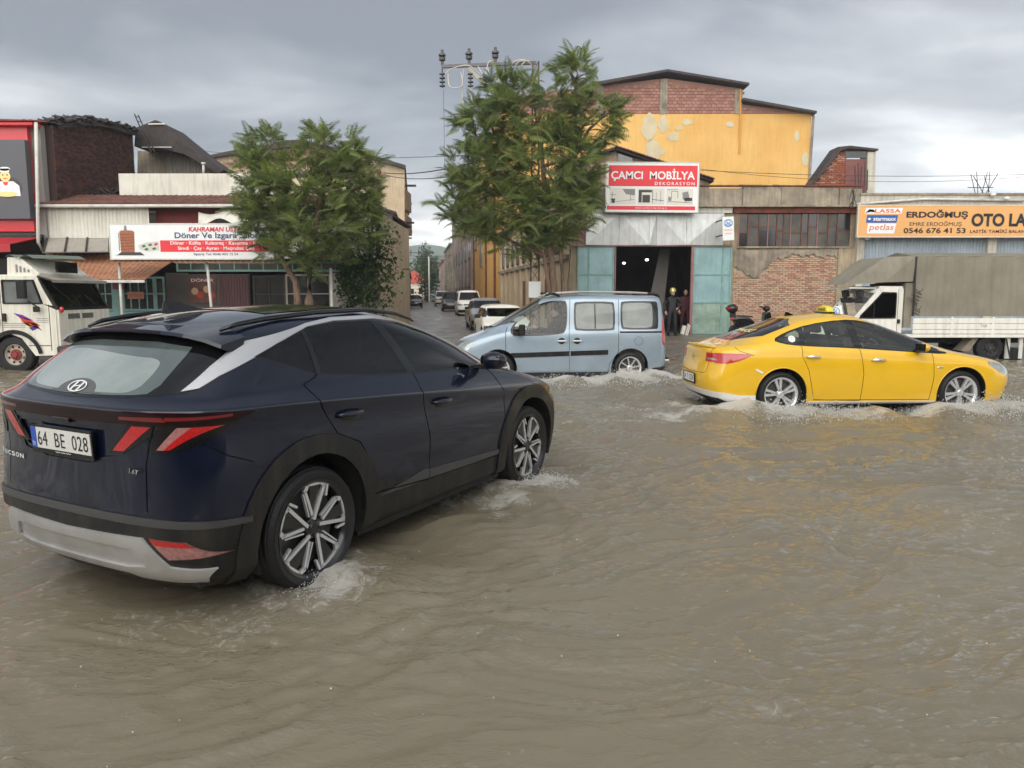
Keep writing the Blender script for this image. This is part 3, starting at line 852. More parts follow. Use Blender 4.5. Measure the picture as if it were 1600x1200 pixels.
 plate(root, (p0.x - .006, 0.02, .938), (0, -1, 0), (-.05, 0, 1), .52, .112, '64  BE  028')
 text('www', MT['white_letter'], face_M((p0.x - .016, .07, .868), (0, -1, 0)), .14, .007, root)
 p1, n1_ = C.surf('x', -.53, .815, -1)
 text('1.6T', MT['chrome'], face_M(p1 + n1_ * .006 + Vector((0, .045, 0)), (-.1, -1, 0), (-.05, 0, 1)), .095, .026, root, shear=.3, bold=.02)
 for k, ch in enumerate('TUCSON'):
  y = .72 - k * .052
  p2, n2 = C.surf('x', y, .795, -1)
  rr = n2.cross(Vector((0, 0, 1))); rr = -rr if rr.y > 0 else rr
  text(ch, MT['white_letter'], face_M(p2 + n2 * .006, rr), .042, .026, root, name='badge_letter', bold=.02)
 p3, n3 = C.surf('x', .0, 1.075, -1)
 mb = MB(); mb.obox(Matrix.Translation((p3.x, 0, 1.052)), .012, .07, .012); mb.build('tailgate_button', MT['gloss_black'], root, bevel=.004)
 # wheels, wells, underside, cabin
 for (x, z) in ((0, .345), (2.68, .345)):
  for s in (-1, 1):
   wheel(root, x, s * .80, .355, .235, 'swirl', .282, s, ry=.35 if x == 0 else 1.05)
   well(root, x, .36, .437, s * .50, s * .90)
 mb = MB(); mb.box(-.70, -.44, -.78, .78, .22, .55); mb.box(.44, 2.24, -.84, .84, .17, .42); mb.box(3.12, 3.35, -.7, .7, .20, .6); mb.box(-.44, .44, -.48, .48, .2, .95); mb.box(2.24, 3.12, -.48, .48, .2, .90)
 mb.box(-.35, 2.2, -.80, .80, .42, .50)
 mb.build('underbody', MT['under'], root)
 mb = MB()
 for y in (-.38, .38): seat(mb, 1.30, y, .62); 
 for y in (-.45, 0, .45): seat(mb, .45, y, .62, .44)
 mb.box(-.35, 0.05, -.68, .68, .5, 1.12)
 mb.build('seats', MT['seat'], root, bevel=.04)
 mb = MB(); mb.box(1.75, 2.25, -.70, .70, .75, 1.05); mb.build('dashboard', MT['seat'], root, bevel=.04)
 C.bm.free()
 return root
# ------------------------------------------------------------------ the yellow taxi (saloon)
MT['taxi'] = mat('taxi_yellow', (0.80, 0.47, 0.006), 0.28, spec=0.5, coat=1.0, coat_rough=0.03, var=0.08, vscale=1.2, bump=0.02, bscale=80, grime=0.05)
MT['white_body'] = mat('white_body', (0.70, 0.70, 0.68), 0.35, coat=0.5, grime=0.30)
MT['blue_grey'] = mat('ice_blue_paint', (0.34, 0.43, 0.51), 0.34, 0.35, coat=0.9, coat_rough=0.05, var=0.12, vscale=1.5, bump=0.02, bscale=60, grime=0.12)
MT['lamp_clear'] = mat('headlamp_clear', (0.42, 0.46, 0.46), 0.08, 0.4, coat=1.0, var=.5, vscale=30)
MT['side_glass'] = glass('clear_side_glass', (.78, .86, .82), rough=.01, dirt=.05)
MT['dirty_glass'] = glass('dusty_glass', (.45, .50, .48), rough=.03, dirt=.62)
MT['skin'] = mat('skin', (0.45, 0.27, 0.19), 0.5)
MT['dark_cloth'] = mat('dark_cloth', (0.018, 0.019, 0.024), 0.85, var=.3, vscale=12)

def door_handle(C, d, x, z, s, m, L=.10, bulge=.03):
 p, n = C.surf('y', x, z, s)
 if p is None: return
 mb = MB(); mb.ball((p.x, p.y - s * .002, p.z), L * .62, .008, .026, 16, 8); mb.build('handle_recess', MT['under'] if m is MT['silver_trim'] else m, d, smooth=True)
 mb = MB(); mb.tube([(p.x - L, p.y, p.z), (p.x - L * .7, p.y + s * bulge, p.z), (p.x, p.y + s * bulge * 1.25, p.z), (p.x + L * .7, p.y + s * bulge, p.z), (p.x + L, p.y, p.z)], [.010, .014, .015, .014, .010], 8)
 mb.build('door_handle', m, d, smooth=True)

def build_taxi():
 root = empty('taxi', (3.76, 11.42, 0.0), R(4.3), 'bright yellow taxi saloon splashing through the flood with a lit style sign on its roof', 'taxi')
 root['label'] = 'bright yellow taxi saloon with roof sign, splashing through the floodwater'
 rows = [
  (-.80, 3.38, .78, .25, .35, .16),
  (-.98, 3.56, .865, .30, .45, [(-1, .26), (0, .19), (2.6, .19), (3.5, .19)]),
  (-1.05, 3.63, .895, .34, .44, [(-1, .40), (3.5, .38)]),
  (-1.07, 3.65, .902, .36, .48, [(-1, .55), (3.5, .52)]),
  (-1.02, 3.63, .905, .36, .52, [(-1, .70), (0, .70), (2.8, .66), (3.6, .62)]),
  (-1.00, 3.57, .895, .38, .58, [(-1, .84), (0, .84), (1.5, .80), (2.8, .76), (3.5, .71)]),
  (-1.00, 3.46, .868, .40, .60, [(-1, .945), (-.5, .93), (0, .95), (1.0, .92), (2.0, .87), (2.8, .82), (3.4, .765)]),
  (-.94, 3.20, .82, .44, .72, [(-1, .985), (-.5, 1.0), (0, 1.03), (1.0, .985), (2.0, .935), (2.6, .89), (3.2, .82)]),
  (-.80, 2.95, .79, .48, .80, [(-.9, 1.0), (-.5, 1.025), (0, 1.07), (1.0, 1.01), (2.0, .96), (2.5, .925), (2.95, .86)]),
  (-.62, 2.62, .765, .52, .90, [(-.65, 1.045), (0, 1.09), (1.0, 1.04), (2.0, 1.00), (2.6, .955)]),
  (-.18, 2.05, .70, .45, .80, [(-.2, 1.20), (.5, 1.225), (1.4, 1.215), (2.0, 1.17)]),
  (.18, 1.62, .625, .36, .62, [(.2, 1.315), (.8, 1.362), (1.3, 1.355), (1.6, 1.315)]),
  (.34, 1.42, .545, .32, .50, [(.3, 1.37), (.8, 1.418), (1.2, 1.415), (1.42, 1.375)]),
  (.40, 1.34, .30, .25, .35, [(.4, 1.40), (.8, 1.448), (1.2, 1.442), (1.35, 1.405)]),
 ]
 C = Carver(body_mesh(rows, (.41, 1.32, [(.4, 1.408), (.8, 1.458), (1.2, 1.45), (1.35, 1.412)]), 3, creases=((6, .25), (7, .3), (1, .4))))
 lo = side_f; up = lambda c, n: abs(n.y) > .3 and c.z > .86; rear = lambda c, n: n.x < -.2 and c.x < -.3
 glassline = smooth_poly([(-.12, 1.085), (.10, 1.195), (.45, 1.305), (.95, 1.372), (1.30, 1.355), (1.68, 1.255), (2.10, 1.085), (2.48, .905), (2.42, .875), (2.0, .905), (1.0, .972), (.25, 1.005), (.02, 1.035)], 1)
 C.carve('window_trim', 'y', glassline, up)
 C.carve('quarter_window', 'y', smooth_poly([(-.06, 1.085), (.12, 1.175), (.29, 1.235), (.27, 1.022), (.06, 1.05)], 1), up)
 C.carve('rear_window', 'y', [(.36, 1.255), (.55, 1.31), (.93, 1.350), (1.00, 1.33), (1.08, .985), (.62, 1.005), (.36, 1.022)], up)
 C.carve('front_window', 'y', [(1.12, 1.345), (1.30, 1.330), (1.66, 1.235), (2.04, 1.075), (2.12, .92), (1.9, .93), (1.20, .978)], up)
 C.carve('front_quarter', 'y', [(2.16, 1.02), (2.38, .91), (2.36, .898), (2.19, .912)], up)
 rd = [(.29, 1.02), (.285, .86), (.38, .66), (.44, .40), (.48, .24), (1.17, .22), (1.19, .60), (1.14, .97)]
 fd = [(1.14, .97), (1.19, .60), (1.17, .22), (2.20, .21), (2.24, .55), (2.22, .90)]
 C.carve('rear_door', 'y', rd, lo, ('body',)); C.carve('front_door', 'y', fd, lo, ('body',))
 for ln in (rd[:6], [(1.17, .22), (1.19, .60), (1.14, .97)], [(2.20, .21), (2.24, .55), (2.22, .89)], [(.48, .235), (2.2, .225)]):
  C.carve('gap', 'y', strip(ln, .008), lo, ('body', 'rear_door', 'front_door'))
 C.carve('gap', 'y', strip([(-.42, .875), (-.62, .94), (-.66, .99)], .007), lambda c, n: c.x < -.2 and abs(c.y) > .3, ('body',))
 for s in (-1, 1):
  C.carve('gap', 'x', strip([(s * .60, .97), (s * .58, .86), (s * .55, .62), (s * .50, .60)], .008), rear, ('body',))
 C.carve('gap', 'x', strip([(-.5, .60), (0, .59), (.5, .60)], .008), rear, ('body',))
 # tail lamps wrap from the boot lid on to the wing
 C.carve('tail', 'y', smooth_poly([(-1.3, .865), (-.95, .900), (-.65, .905), (-.43, .893), (-.56, .83), (-.75, .765), (-.90, .755), (-.93, .775), (-1.3, .78)], 1), lambda c, n: c.x < -.3 and abs(c.y) > .47)
 C.carve('tail_clear', 'y', [(-1.3, .815), (-.92, .825), (-.88, .80), (-1.3, .79)], lambda c, n: c.x < -.8 and abs(c.y) > .50)
 # white lower lip
 C.carve('lip', 'y', [(-1.4, .13), (-.36, .13), (-.36, .31), (-.60, .31), (-.80, .345), (-1.4, .37)], lambda c, n: c.x < -.2)
 C.carve('diffuser', 'y', [(-1.4, .10), (-.62, .10), (-.72, .20), (-.86, .262), (-1.4, .30)], lambda c, n: c.x < -.2)
 C.carve('sill', 'y', [(.40, .13), (2.3, .13), (2.3, .205), (.40, .215)], lo)
 C.carve('rear_glass', 'x', smooth_poly([(-.66, 1.06), (.66, 1.06), (.52, 1.37), (-.52, 1.37)], 1), lambda c, n: n.x < -.15 and c.x < .6 and c.z > 1.05)
 C.carve('windscreen', 'x', smooth_poly([(-.72, .95), (.72, .95), (.56, 1.385), (-.56, 1.385)], 1), lambda c, n: c.x > 1.3 and n.x > .2)
 C.carve('headlamp', 'y', smooth_poly([(3.02, .775), (3.25, .745), (3.7, .60), (3.7, .54), (3.40, .56), (3.2, .64)], 1), lambda c, n: c.x > 2.6 and abs(c.y) > .35)
 C.carve('fog', 'y', [(3.42, .40), (3.56, .40), (3.56, .30), (3.44, .30)], lambda c, n: abs(c.y) > .5)
 for cx in (0, 2.685):
  C.carve('wheel_cut', 'y', circ(cx, .325, .375, -90, 270, 36), lo); C.carve('wheel_cut', 'y', [(cx - .375, .33), (cx + .375, .33), (cx + .36, .03), (cx - .36, .03)], lo)
 C.delete('wheel_cut')
 X = C.extract; T = MT['taxi']
 body = X('body', 'body', T, root); X('gap', 'seam', MT['gap'], body, -.006)
 lip = X('lip', 'rear_lip', MT['white_body'], root, .006, wall=.02); X('diffuser', 'diffuser', MT['clad'], lip, .002, wall=.02)
 X('rear_glass', 'rear_window', glass('taxi_rear_glass', (.10, .11, .11)), root, -.002); X('windscreen', 'windscreen', MT['side_glass'], root)
 for s in (-1, 1):
  X('window_trim', 'window_frame', MT['gloss_black'], root, 0, s)
  qw = X('quarter_window', 'quarter_window', MT['side_glass'], root, -.002, s); X('front_quarter', 'quarter_window', MT['priv_glass'], root, -.002, s)
  d = X('rear_door', 'rear_door', T, root, 0, s); X('rear_window', 'window', MT['side_glass'], d, -.002, s)
  d2 = X('front_door', 'front_door', T, root, 0, s); X('front_window', 'window', MT['side_glass'], d2, -.002, s)
  X('sill', 'sill', MT['white_body'], root, .006, s, wall=.02)
  t = X('tail', 'tail_light', MT['lens_red'], root, .008, s, wall=.015); X('tail_clear', 'clear_lens', MT['lamp_clear'], t, .009, s)
  X('headlamp', 'headlight', MT['lamp_clear'], root, .004, s, wall=.01); X('fog', 'fog_light', MT['gloss_black'], root, .002, s)
  door_handle(C, d, .44, .855, s, MT['chrome'], .11); door_handle(C, d2, 1.40, .805, s, MT['chrome'], .11)
  mb = MB(); mb.ball((2.02, s * .965, .985), .075, .10, .062, 14, 8); m_ = mb.build('door_mirror', T, root, smooth=True)
  mb = MB(); mb.obox(Matrix.Translation((1.965, s * .97, .985)), .02, .095, .055); mb.obox(Matrix.Translation((2.0, s * .88, .935)), .05, .06, .016); mb.build('mirror_frame', MT['gloss_black'], m_, bevel=.008)
  # badge behind the front wheel arch, trim flash on the rear wing
  p, n = C.surf('y', 2.33, .69, s); mb = MB(); mb.ball(p, .055, .006, .016, 12, 6); mb.build('wing_badge', MT['chrome'], root, smooth=True)
  for x in (0, 2.685):
   wheel(root, x, s * .775, .317, .215, 'twin5', .238, s, ry=.5 if x == 0 else .9); well(root, x, .325, .377, s * .48, s * .87)
   pts = [(x + .378 * math.cos(R(a)), 0, .325 + .378 * math.sin(R(a))) for a in range(-8, 190, 9)]
   pp = []
   for q in pts:
    h, n = C.surf('y', x + (q[0] - x) * 1.03, .325 + (q[2] - .325) * 1.03, s)
    if h is not None: pp.append((q[0], h.y - s * .004, q[2]))
   mb = MB(); mb.tube(pp, .010, 6); mb.build('arch_lip', T, root, smooth=True)
 p, n = C.surf('y', -.34, .655, -1); mb = MB(); mb.obox(Matrix.Translation(p) @ Matrix.Rotation(R(28), 4, 'Y'), .055, .006, .014); mb.build('wing_flash', MT['white_letter'], root, bevel=.003)
 # round permit sticker in the right quarter window
 p, n = C.surf('y', .17, 1.10, -1)
 mb = MB(); M = face_M(p + n * .004, (1, 0, 0), n.cross(Vector((1, 0, 0))) * 1.0)
 mb.lathe([(0, 0), (.052, 0)], 20, M); mb.build('round_sticker', MT['white_letter'], root)
 text('T', MT['taxi'], M @ Matrix.Translation((-.02, -.025, .003)), .04, .05, root)
 # rear glass lettering
 p, n = C.surf('x', 0, 1.17, -1)
 M = face_M(p + n * .006 + Vector((0, .33, 0)), (0, -1, 0), n.cross(Vector((0, -1, 0))))
 text('TAKSİ', mat('sticker_yellow', (.72, .68, .30), .5), M, .62, .135, root, bold=.03)
 # boot lip, emblem, plate
 mb = MB(); pts = []
 for k in range(13):
  y = -.62 + 1.24 * k / 12; pts.append((-.985 + .10 * (abs(y) / .62) ** 2.5, y, .985 - .006 * (y / .6) ** 2))
 mb.tube(pts, .016, 8); mb.build('boot_lip', T, root, smooth=True)
 p, n = C.surf('x', 0, .80, -1); M = face_M(p + n * .008, (0, -1, 0))
 mb = MB()
 for k in range(24):
  t0, t1 = 2 * PI * k / 24, 2 * PI * (k + 1) / 24
  mb.poly([M @ Vector((.052 * math.cos(t0), .052 * math.sin(t0), 0)), M @ Vector((.052 * math.cos(t1), .052 * math.sin(t1), 0)), M @ Vector((.040 * math.cos(t1), .040 * math.sin(t1), .003)), M @ Vector((.040 * math.cos(t0), .040 * math.sin(t0), .003))])
 for q in ([(-.07, .012), (-.01, .012), (.012, -.002), (-.03, -.002)], [(.07, -.012), (.01, -.012), (-.012, .002), (.03, .002)]): mb.poly([M @ Vector((a, b, .004)) for a, b in q])
 mb.build('emblem', MT['chrome'], root)
 p, n = C.surf('x', 0, .50, -1); plate(root, (p.x - .012, 0, .50), (0, -1, 0), (-.08, 0, 1), .50, .12, '34  T  5224')
 # roof: sign and fin
 mb = MB(); prof = [(-.17, 0), (-.155, .055), (-.11, .085), (0, .10), (.11, .085), (.155, .055), (.17, 0)]
 h, n = C.surf('z', 1.02, 0, 1); z0 = h.z + .012
 mb.prism([(a, z0 + b) for a, b in prof], .97, 1.08, axis='x'); sg = mb.build('taxi_sign', mat('sign_yellow', (.80, .62, .03), .35, coat=.5), root, bevel=.018, autosm=50)
 mb = MB(); mb.obox(Matrix.Translation((1.02, 0, z0 - .004)), .07, .19, .010); mb.build('sign_base', MT['gloss_black'], sg, bevel=.004)
 text('TAKSİ', MT['black_letter'], face_M((.966, .115, z0 + .022), (0, -1, 0)), .23, .048, sg, bold=.03)
 text('TAKSİ', MT['black_letter'], face_M((1.084, -.115, z0 + .022), (0, 1, 0)), .23, .048, sg, bold=.03)
 h, n = C.surf('z', .47, 0, 1); z0 = h.z
 mb = MB(); mb.prism([(.39, z0 - .01), (.56, z0 - .005), (.44, z0 + .05), (.405, z0 + .055)], -.014, .014); mb.build('shark_fin_aerial', MT['gloss_black'], root, bevel=.006)
 mb = MB(); mb.box(-.88, -.40, -.70, .70, .22, .8); mb.box(.40, 2.28, -.80, .80, .15, .30); mb.box(3.08, 3.45, -.7, .7, .2, .5); mb.box(-.4, .4, -.46, .46, .2, .8); mb.box(2.28, 3.1, -.46, .46, .2, .7)
 mb.build('underbody', MT['under'], root)
 mb = MB()
 for y in (-.36, .36): seat(mb, 1.45, y, .50, .5, .56)
 for y in (-.36, .36): seat(mb, .55, y, .50, .5, .52)
 mb.build('seats', MT['seat_grey'], root, bevel=.04)
 mb = MB(); mb.box(-.55, .25, -.62, .62, .7, 1.01); mb.box(1.95, 2.4, -.7, .7, .6, .90); mb.build('parcel_shelf', MT['seat'], root, bevel=.03)
 tag(person_seated(root, (1.32, .36, .50)), 'driver in a dark top at the wheel of the yellow taxi', 'person')
 C.bm.free()
 return root

def person_seated(root, at_, shirt=None, cap=False):
 """driver: one skinned figure, hands on the wheel; a thing of its own"""
 M = root.matrix_basis
 x, y, z = at_
 J = {'pelvis': (0, 0, .10), 'belly': (-.03, 0, .28), 'chest': (-.07, 0, .47), 'neck': (-.06, 0, .60), 'head': (-.03, 0, .71), 'crown': (-.03, 0, .79),
   'shl': (-.06, .19, .53), 'ell': (.10, .25, .33), 'hal': (.36, .15, .42), 'shr': (-.06, -.19, .53), 'elr': (.10, -.25, .33), 'har': (.36, -.15, .42),
   'hl': (.02, .10, .08), 'kl': (.42, .13, .16), 'fl': (.62, .13, -.22), 'hr': (.02, -.10, .08), 'kr': (.42, -.13, .16), 'fr': (.62, -.13, -.22)}
 E_ = [('pelvis', 'belly', .15, .14), ('belly', 'chest', .14, .155), ('chest', 'neck', .15, .055), ('neck', 'head', .055, .085), ('head', 'crown', .09, .075),
    ('chest', 'shl', .12, .075), ('shl', 'ell', .06, .048), ('ell', 'hal', .045, .032), ('chest', 'shr', .12, .075), ('shr', 'elr', .06, .048), ('elr', 'har', .045, .032),
    ('pelvis', 'hl', .13, .095), ('hl', 'kl', .09, .065), ('kl', 'fl', .06, .045), ('pelvis', 'hr', .13, .095), ('hr', 'kr', .09, .065), ('kr', 'fr', .06, .045)]
 e = empty('person', M @ Vector((x, y, z)), root.rotation_euler[2])
 body = skin_body('body', J, E_, e, shirt or MT['dark_cloth'])
 head_parts(e, Vector(J['head']) + Vector((0, 0, .01)), (1, 0, 0), MT['skin'], .95)
 for hk in ('hal', 'har'): hand(e, Vector(J[hk]), Vector((1, 0, .15)), Vector((0, 0, 1)), MT['skin'])
 return e

def skin_body(name, J, E_, parent, material, sub=2):
 """one continuous surface grown round the joints"""
 rad = {}
 for a, b, ra, rb in E_: rad.setdefault(a, ra); rad.setdefault(b, rb)
 names = list(J); me = bpy.data.meshes.new(name)
 me.from_pydata([J[n] for n in names], [(names.index(a), names.index(b)) for a, b, _, _ in E_], [])
 o = bpy.data.objects.new(name, me); COL.objects.link(o)
 md = o.modifiers.new('k', 'SKIN'); md.use_smooth_shade = True; md.branch_smoothing = 0.6
 sv = me.skin_vertices[0].data
 for i, n in enumerate(names): sv[i].radius = (rad[n], rad[n] * (1.0)); sv[i].use_root = (i == 0)
 o.modifiers.new('s', 'SUBSURF').levels = sub
 dg = bpy.context.evaluated_depsgraph_get(); me2 = bpy.data.meshes.new_from_object(o.evaluated_get(dg))
 bpy.data.objects.remove(o); bpy.data.meshes.remove(me)
 me2.name = name; me2.materials.clear(); me2.materials.append(material)
 for p in me2.polygons: p.use_smooth = True; p.material_index = 0
 o = bpy.data.objects.new(name, me2); COL.objects.link(o); o.parent = parent
 return o
def head_parts(parent, c, fwd, skin, s=1.0, hair=(0.012, 0.010, 0.009), helmet=None):
 f = Vector(fwd).normalized(); l = Vector((0, 0, 1)).cross(f)
 M = Matrix.Translation(c) @ Matrix((f, l, Vector((0, 0, 1)))).transposed().to_4x4() @ Matrix.Scale(s, 4)
 T = lambda x, y, z: M @ Vector((x, y, z))
 R3 = M.to_3x3()
 mb = MB(); mb.ball(T(0, 0, 0), .098, .078, .118, 16, 12, R3); mb.ball(T(.055, 0, -.065), .045, .045, .045, 12, 8, R3)
 mb.ball(T(.10, 0, -.012), .020, .014, .024, 8, 6, R3)
 for q in (-1, 1): mb.ball(T(-.005, q * .080, -.01), .022, .010, .032, 8, 6, R3)
 h = mb.build('head', skin, parent, smooth=True)
 mb = MB()
 for q in (-1, 1): mb.ball(T(.088, q * .032, .012), .012, .016, .009, 8, 6, R3)
 mb.build('eyes', MT['white_letter'], h, smooth=True)
 mb = MB()
 for q in (-1, 1): mb.ball(T(.098, q * .032, .012), .005, .007, .007, 8, 6, R3); mb.ball(T(.092, q * .033, .032), .008, .020, .005, 8, 6, R3)
 mb.ball(T(.094, 0, -.055), .008, .024, .005, 8, 6, R3)
 mb.build('eyebrows_and_mouth', mat('hair_dark', hair, .7), h, smooth=True)
 mb = MB(); mb.ball(T(-.018, 0, .030), .096, .084, .105, 16, 12, R3); mb.build('hair', mat('hair_dark', hair, .7), h, smooth=True)
 return h
def hand(parent, c, d, up, skin, s=1.0, curl=.6):
 """palm, four unequal fingers and a thumb as one mesh"""
 d = Vector(d).normalized(); side = Vector(up).cross(d).normalized(); up = d.cross(side)
 mb = MB(); P = lambda a, b, h: tuple(c + d * a * s + side * b * s + up * h * s)
 mb.tube([P(-.02, 0, 0), P(.03, 0, .004), P(.085, 0, .004)], [.026 * s, .040 * s, .036 * s], 8)
 for k, L in enumerate((.070, .080, .075, .058)):
  b = -.030 + .020 * k
  mb.tube([P(.08, b, .004), P(.08 + L * .5, b * 1.1, .002 - .01 * curl), P(.08 + L * .75, b * 1.1, -.03 * curl), P(.08 + L * .75, b * 1.1, -.055 * curl)], [.010 * s, .009 * s, .008 * s, .006 * s], 6)
 mb.tube([P(.01, -.03, 0), P(.045, -.060, -.01), P(.085, -.066, -.025)], [.012 * s, .011 * s, .008 * s], 6)
 return mb.build('hand', skin, parent, smooth=True)

# ------------------------------------------------------------------ the pale blue tall van
def build_van():
 root = empty('van', (2.21, 15.3, 0.0), R(185.3), 'pale ice blue tall van with roof rails, driving left behind the dark SUV', 'van')
 rows = [
  (-.66, 3.30, .72, .20, .35, .17),
  (-.78, 3.42, .80, .20, .40, .25),
  (-.81, 3.46, .845, .20, .45, .42),
  (-.80, 3.45, .860, .20, .50, [(-1, .60), (3.5, .58)]),
  (-.79, 3.42, .862, .20, .52, [(-1, .80), (2.5, .78), (3.4, .72)]),
  (-.78, 3.34, .858, .20, .55, [(-1, .94), (2.5, .90), (3.3, .80)]),
  (-.77, 3.20, .845, .20, .60, [(-1, 1.03), (2.3, 1.0), (2.8, .94), (3.2, .87)]),
  (-.765, 3.02, .825, .20, .60, [(-1, 1.10), (2.3, 1.035), (2.7, .99), (3.0, .93)]),
  (-.76, 2.74, .805, .20, .62, [(-1, 1.20), (1.2, 1.18), (2.3, 1.08), (2.7, 1.03)]),
  (-.74, 2.30, .780, .20, .58, [(-1, 1.38), (1.5, 1.37), (2.3, 1.30)]),
  (-.72, 1.98, .750, .20, .50, [(-1, 1.53), (1.2, 1.53), (1.9, 1.48)]),
  (-.70, 1.78, .715, .20, .44, [(-1, 1.63), (1.0, 1.645), (1.75, 1.595)]),
  (-.66, 1.66, .63, .18, .36, [(-1, 1.685), (1.0, 1.705), (1.65, 1.655)]),
  (-.60, 1.58, .34, .12, .24, [(-1, 1.70), (1.0, 1.725), (1.6, 1.68)]),
 ]
 C = Carver(body_mesh(rows, (-.58, 1.56, [(-1, 1.705), (1.0, 1.73), (1.6, 1.685)]), 3, creases=((1, .4), (11, .2))))
 lo = side_f; up = lambda c, n: abs(n.y) > .35 and c.z > .8
 def rr(x0, x1, z0, z1, r=.05):
  return smooth_poly([(x0, z0 + r), (x0, z1 - r), (x0 + r, z1), (x1 - r, z1), (x1, z1 - r), (x1, z0 + r), (x1 - r, z0), (x0 + r, z0)], 1)
 fwo = smooth_poly([(1.24, 1.02), (1.22, 1.58), (1.30, 1.615), (1.62, 1.595), (1.90, 1.46), (2.30, 1.14), (2.34, .98), (2.20, .935), (1.40, .955)], 2)
 C.carve('window_trim', 'y', fwo, up); C.carve('front_window', 'y', inset(fwo, .028), up)
 C.carve('window_trim', 'y', rr(.30, 1.10, 1.03, 1.59), up); C.carve('mid_window', 'y', rr(.335, 1.065, 1.065, 1.555), up)
 C.carve('window_trim', 'y', rr(-.56, .19, 1.05, 1.60), up); C.carve('back_window', 'y', rr(-.445, .155, 1.085, 1.565), up)
 fd = [(1.17, 1.63), (1.20, .95), (1.18, .22), (2.30, .22), (2.42, .60), (2.42, 1.0), (2.38, 1.10)]
 md = [(.22, 1.64), (.24, .62), (.40, .40), (.42, .22), (1.18, .22), (1.20, .95), (1.17, 1.63)]
 C.carve('front_door', 'y', fd + [(1.9, 1.52), (1.6, 1.64)], lo, ('body',)); C.carve('side_door', 'y', md, lo, ('body',))
 for ln in (fd, md[:4], [(.42, .225), (2.3, .225)]): C.carve('gap', 'y', strip(ln, .010), lo, ('body', 'front_door', 'side_door'))
 C.carve('rub_strip', 'y', [(.44, .575), (.44, .665), (1.17, .645), (1.17, .555)], lo, ('side_door',))
 C.carve('rub_strip', 'y', [(1.20, .555), (1.20, .645), (2.32, .615), (2.32, .525)], lo, ('front_door',))
 C.carve('slide_rail', 'y', [(-.72, .985), (-.72, 1.02), (.21, 1.02), (.21, .985)], lo, ('body',))
 C.carve('fuel_flap', 'y', circ(-.16, .83, .085, 0, 360, 20), lo, ('body',))
 C.carve('fuel_flap_in', 'y', circ(-.16, .83, .079, 0, 360, 20), lo, ('fuel_flap',))
 C.carve('tail', 'y', smooth_poly([(-1, 1.36), (-.70, 1.36), (-.635, 1.15), (-.62, .80), (-.70, .72), (-1, .72)], 1), lambda c, n: c.x < -.4 and abs(c.y) > .62)
 C.carve('rear_bumper', 'y', [(-1, .10), (-.46, .10), (-.46, .30), (-1, .36)], lambda c, n: c.x < -.3)
 C.carve('front_bumper', 'y', [(2.9, .10), (3.8, .10), (3.8, .48), (3.0, .42)], lambda c, n: c.x > 2.6)
 C.carve('headlamp', 'y', smooth_poly([(2.95, .85), (3.15, .86), (3.5, .74), (3.5, .60), (3.2, .62)], 1), lambda c, n: c.x > 2.6 and abs(c.y) > .4)
 C.carve('rear_glass', 'x', rr(-.62, .62, 1.12, 1.56, .06), lambda c, n: n.x < -.5)
 C.carve('windscreen', 'x', smooth_poly([(-.76, 1.06), (.76, 1.06), (.66, 1.64), (-.66, 1.64)], 1), lambda c, n: c.x > 1.3 and n.x > .25)
 for cx in (0, 2.566):
  C.carve('arch', 'y', circ(cx, .33, .43, -20, 200, 30) + [(cx - .41, .12), (cx + .41, .12)], lo, ('body', 'side_door'))
  C.carve('wheel_cut', 'y', circ(cx, .33, .362, -90, 270, 36), lo); C.carve('wheel_cut', 'y', [(cx - .362, .33), (cx + .362, .33), (cx + .34, .03), (cx - .34, .03)], lo)
 C.delete('wheel_cut')
 X = C.extract; B = MT['blue_grey']
 body = X('body', 'body', B, root); X('gap', 'seam', MT['gap'], body, -.006)
 for s in (-1, 1):
  X('window_trim', 'window_frame', MT['gloss_black'], root, .001, s)
  [X('arch', 'arch_flare', B, root, .012, s, wall=.03, xr=q) for q in ((-9, 1.3), (1.3, 9))]
  d = X('front_door', 'front_door', B, root, 0, s); X('front_window', 'window', glass('van_front_glass', (.80, .86, .84)), d, -.002, s)
  d2 = X('side_door', 'sliding_door', B, root, 0, s); X('mid_window', 'window', MT['dirty_glass'], d2, -.002, s)
  mb = MB()
  zz = [1.075, 1.2, 1.32, 1.44, 1.55]; pp = [C.surf('y', .69, z, s)[0] for z in zz]
  for u_, v_ in zip(pp, pp[1:]): mb.bar(u_, v_, .016, .024); mb.build('window_divider', MT['gloss_black'], d2)
  X('back_window', 'rear_side_window', MT['dirty_glass'], root, -.002, s)
  X('rub_strip', 'rub_strip', MT['clad'], root, .012, s, wall=.012)
  X('slide_rail', 'slide_rail', MT['clad'], root, -.004, s)
  ff = X('fuel_flap', 'fuel_flap', MT['gap'], root, -.002, s); X('fuel_flap_in', 'flap_skin', B, ff, .0, s)
  X('tail', 'tail_light', MT['lens_red'], root, .010, s, wall=.015); X('headlamp', 'headlight', MT['lamp_clear'], root, .004, s)
  for hx, dd in ((1.345, d), (1.045, d2)):
   p, n = C.surf('y', hx, .84, s); mb = MB(); mb.ball((p.x, p.y, p.z), .070, .010, .062, 16, 8); mb.build('handle_recess', MT['clad'], dd, smooth=True)
   mb = MB(); mb.obox(Matrix.Translation((p.x, p.y + s * .022, p.z)), .085, .010, .017); mb.build('door_handle', MT['rim_silver'], dd, bevel=.006)
  mb = MB(); mb.obox(Matrix.Translation((2.12, s * .985, 1.06)) @ Matrix.Rotation(R(s * 8), 4, 'Z'), .05, .085, .105); m_ = mb.build('door_mirror', MT['clad'], root, bevel=.03)
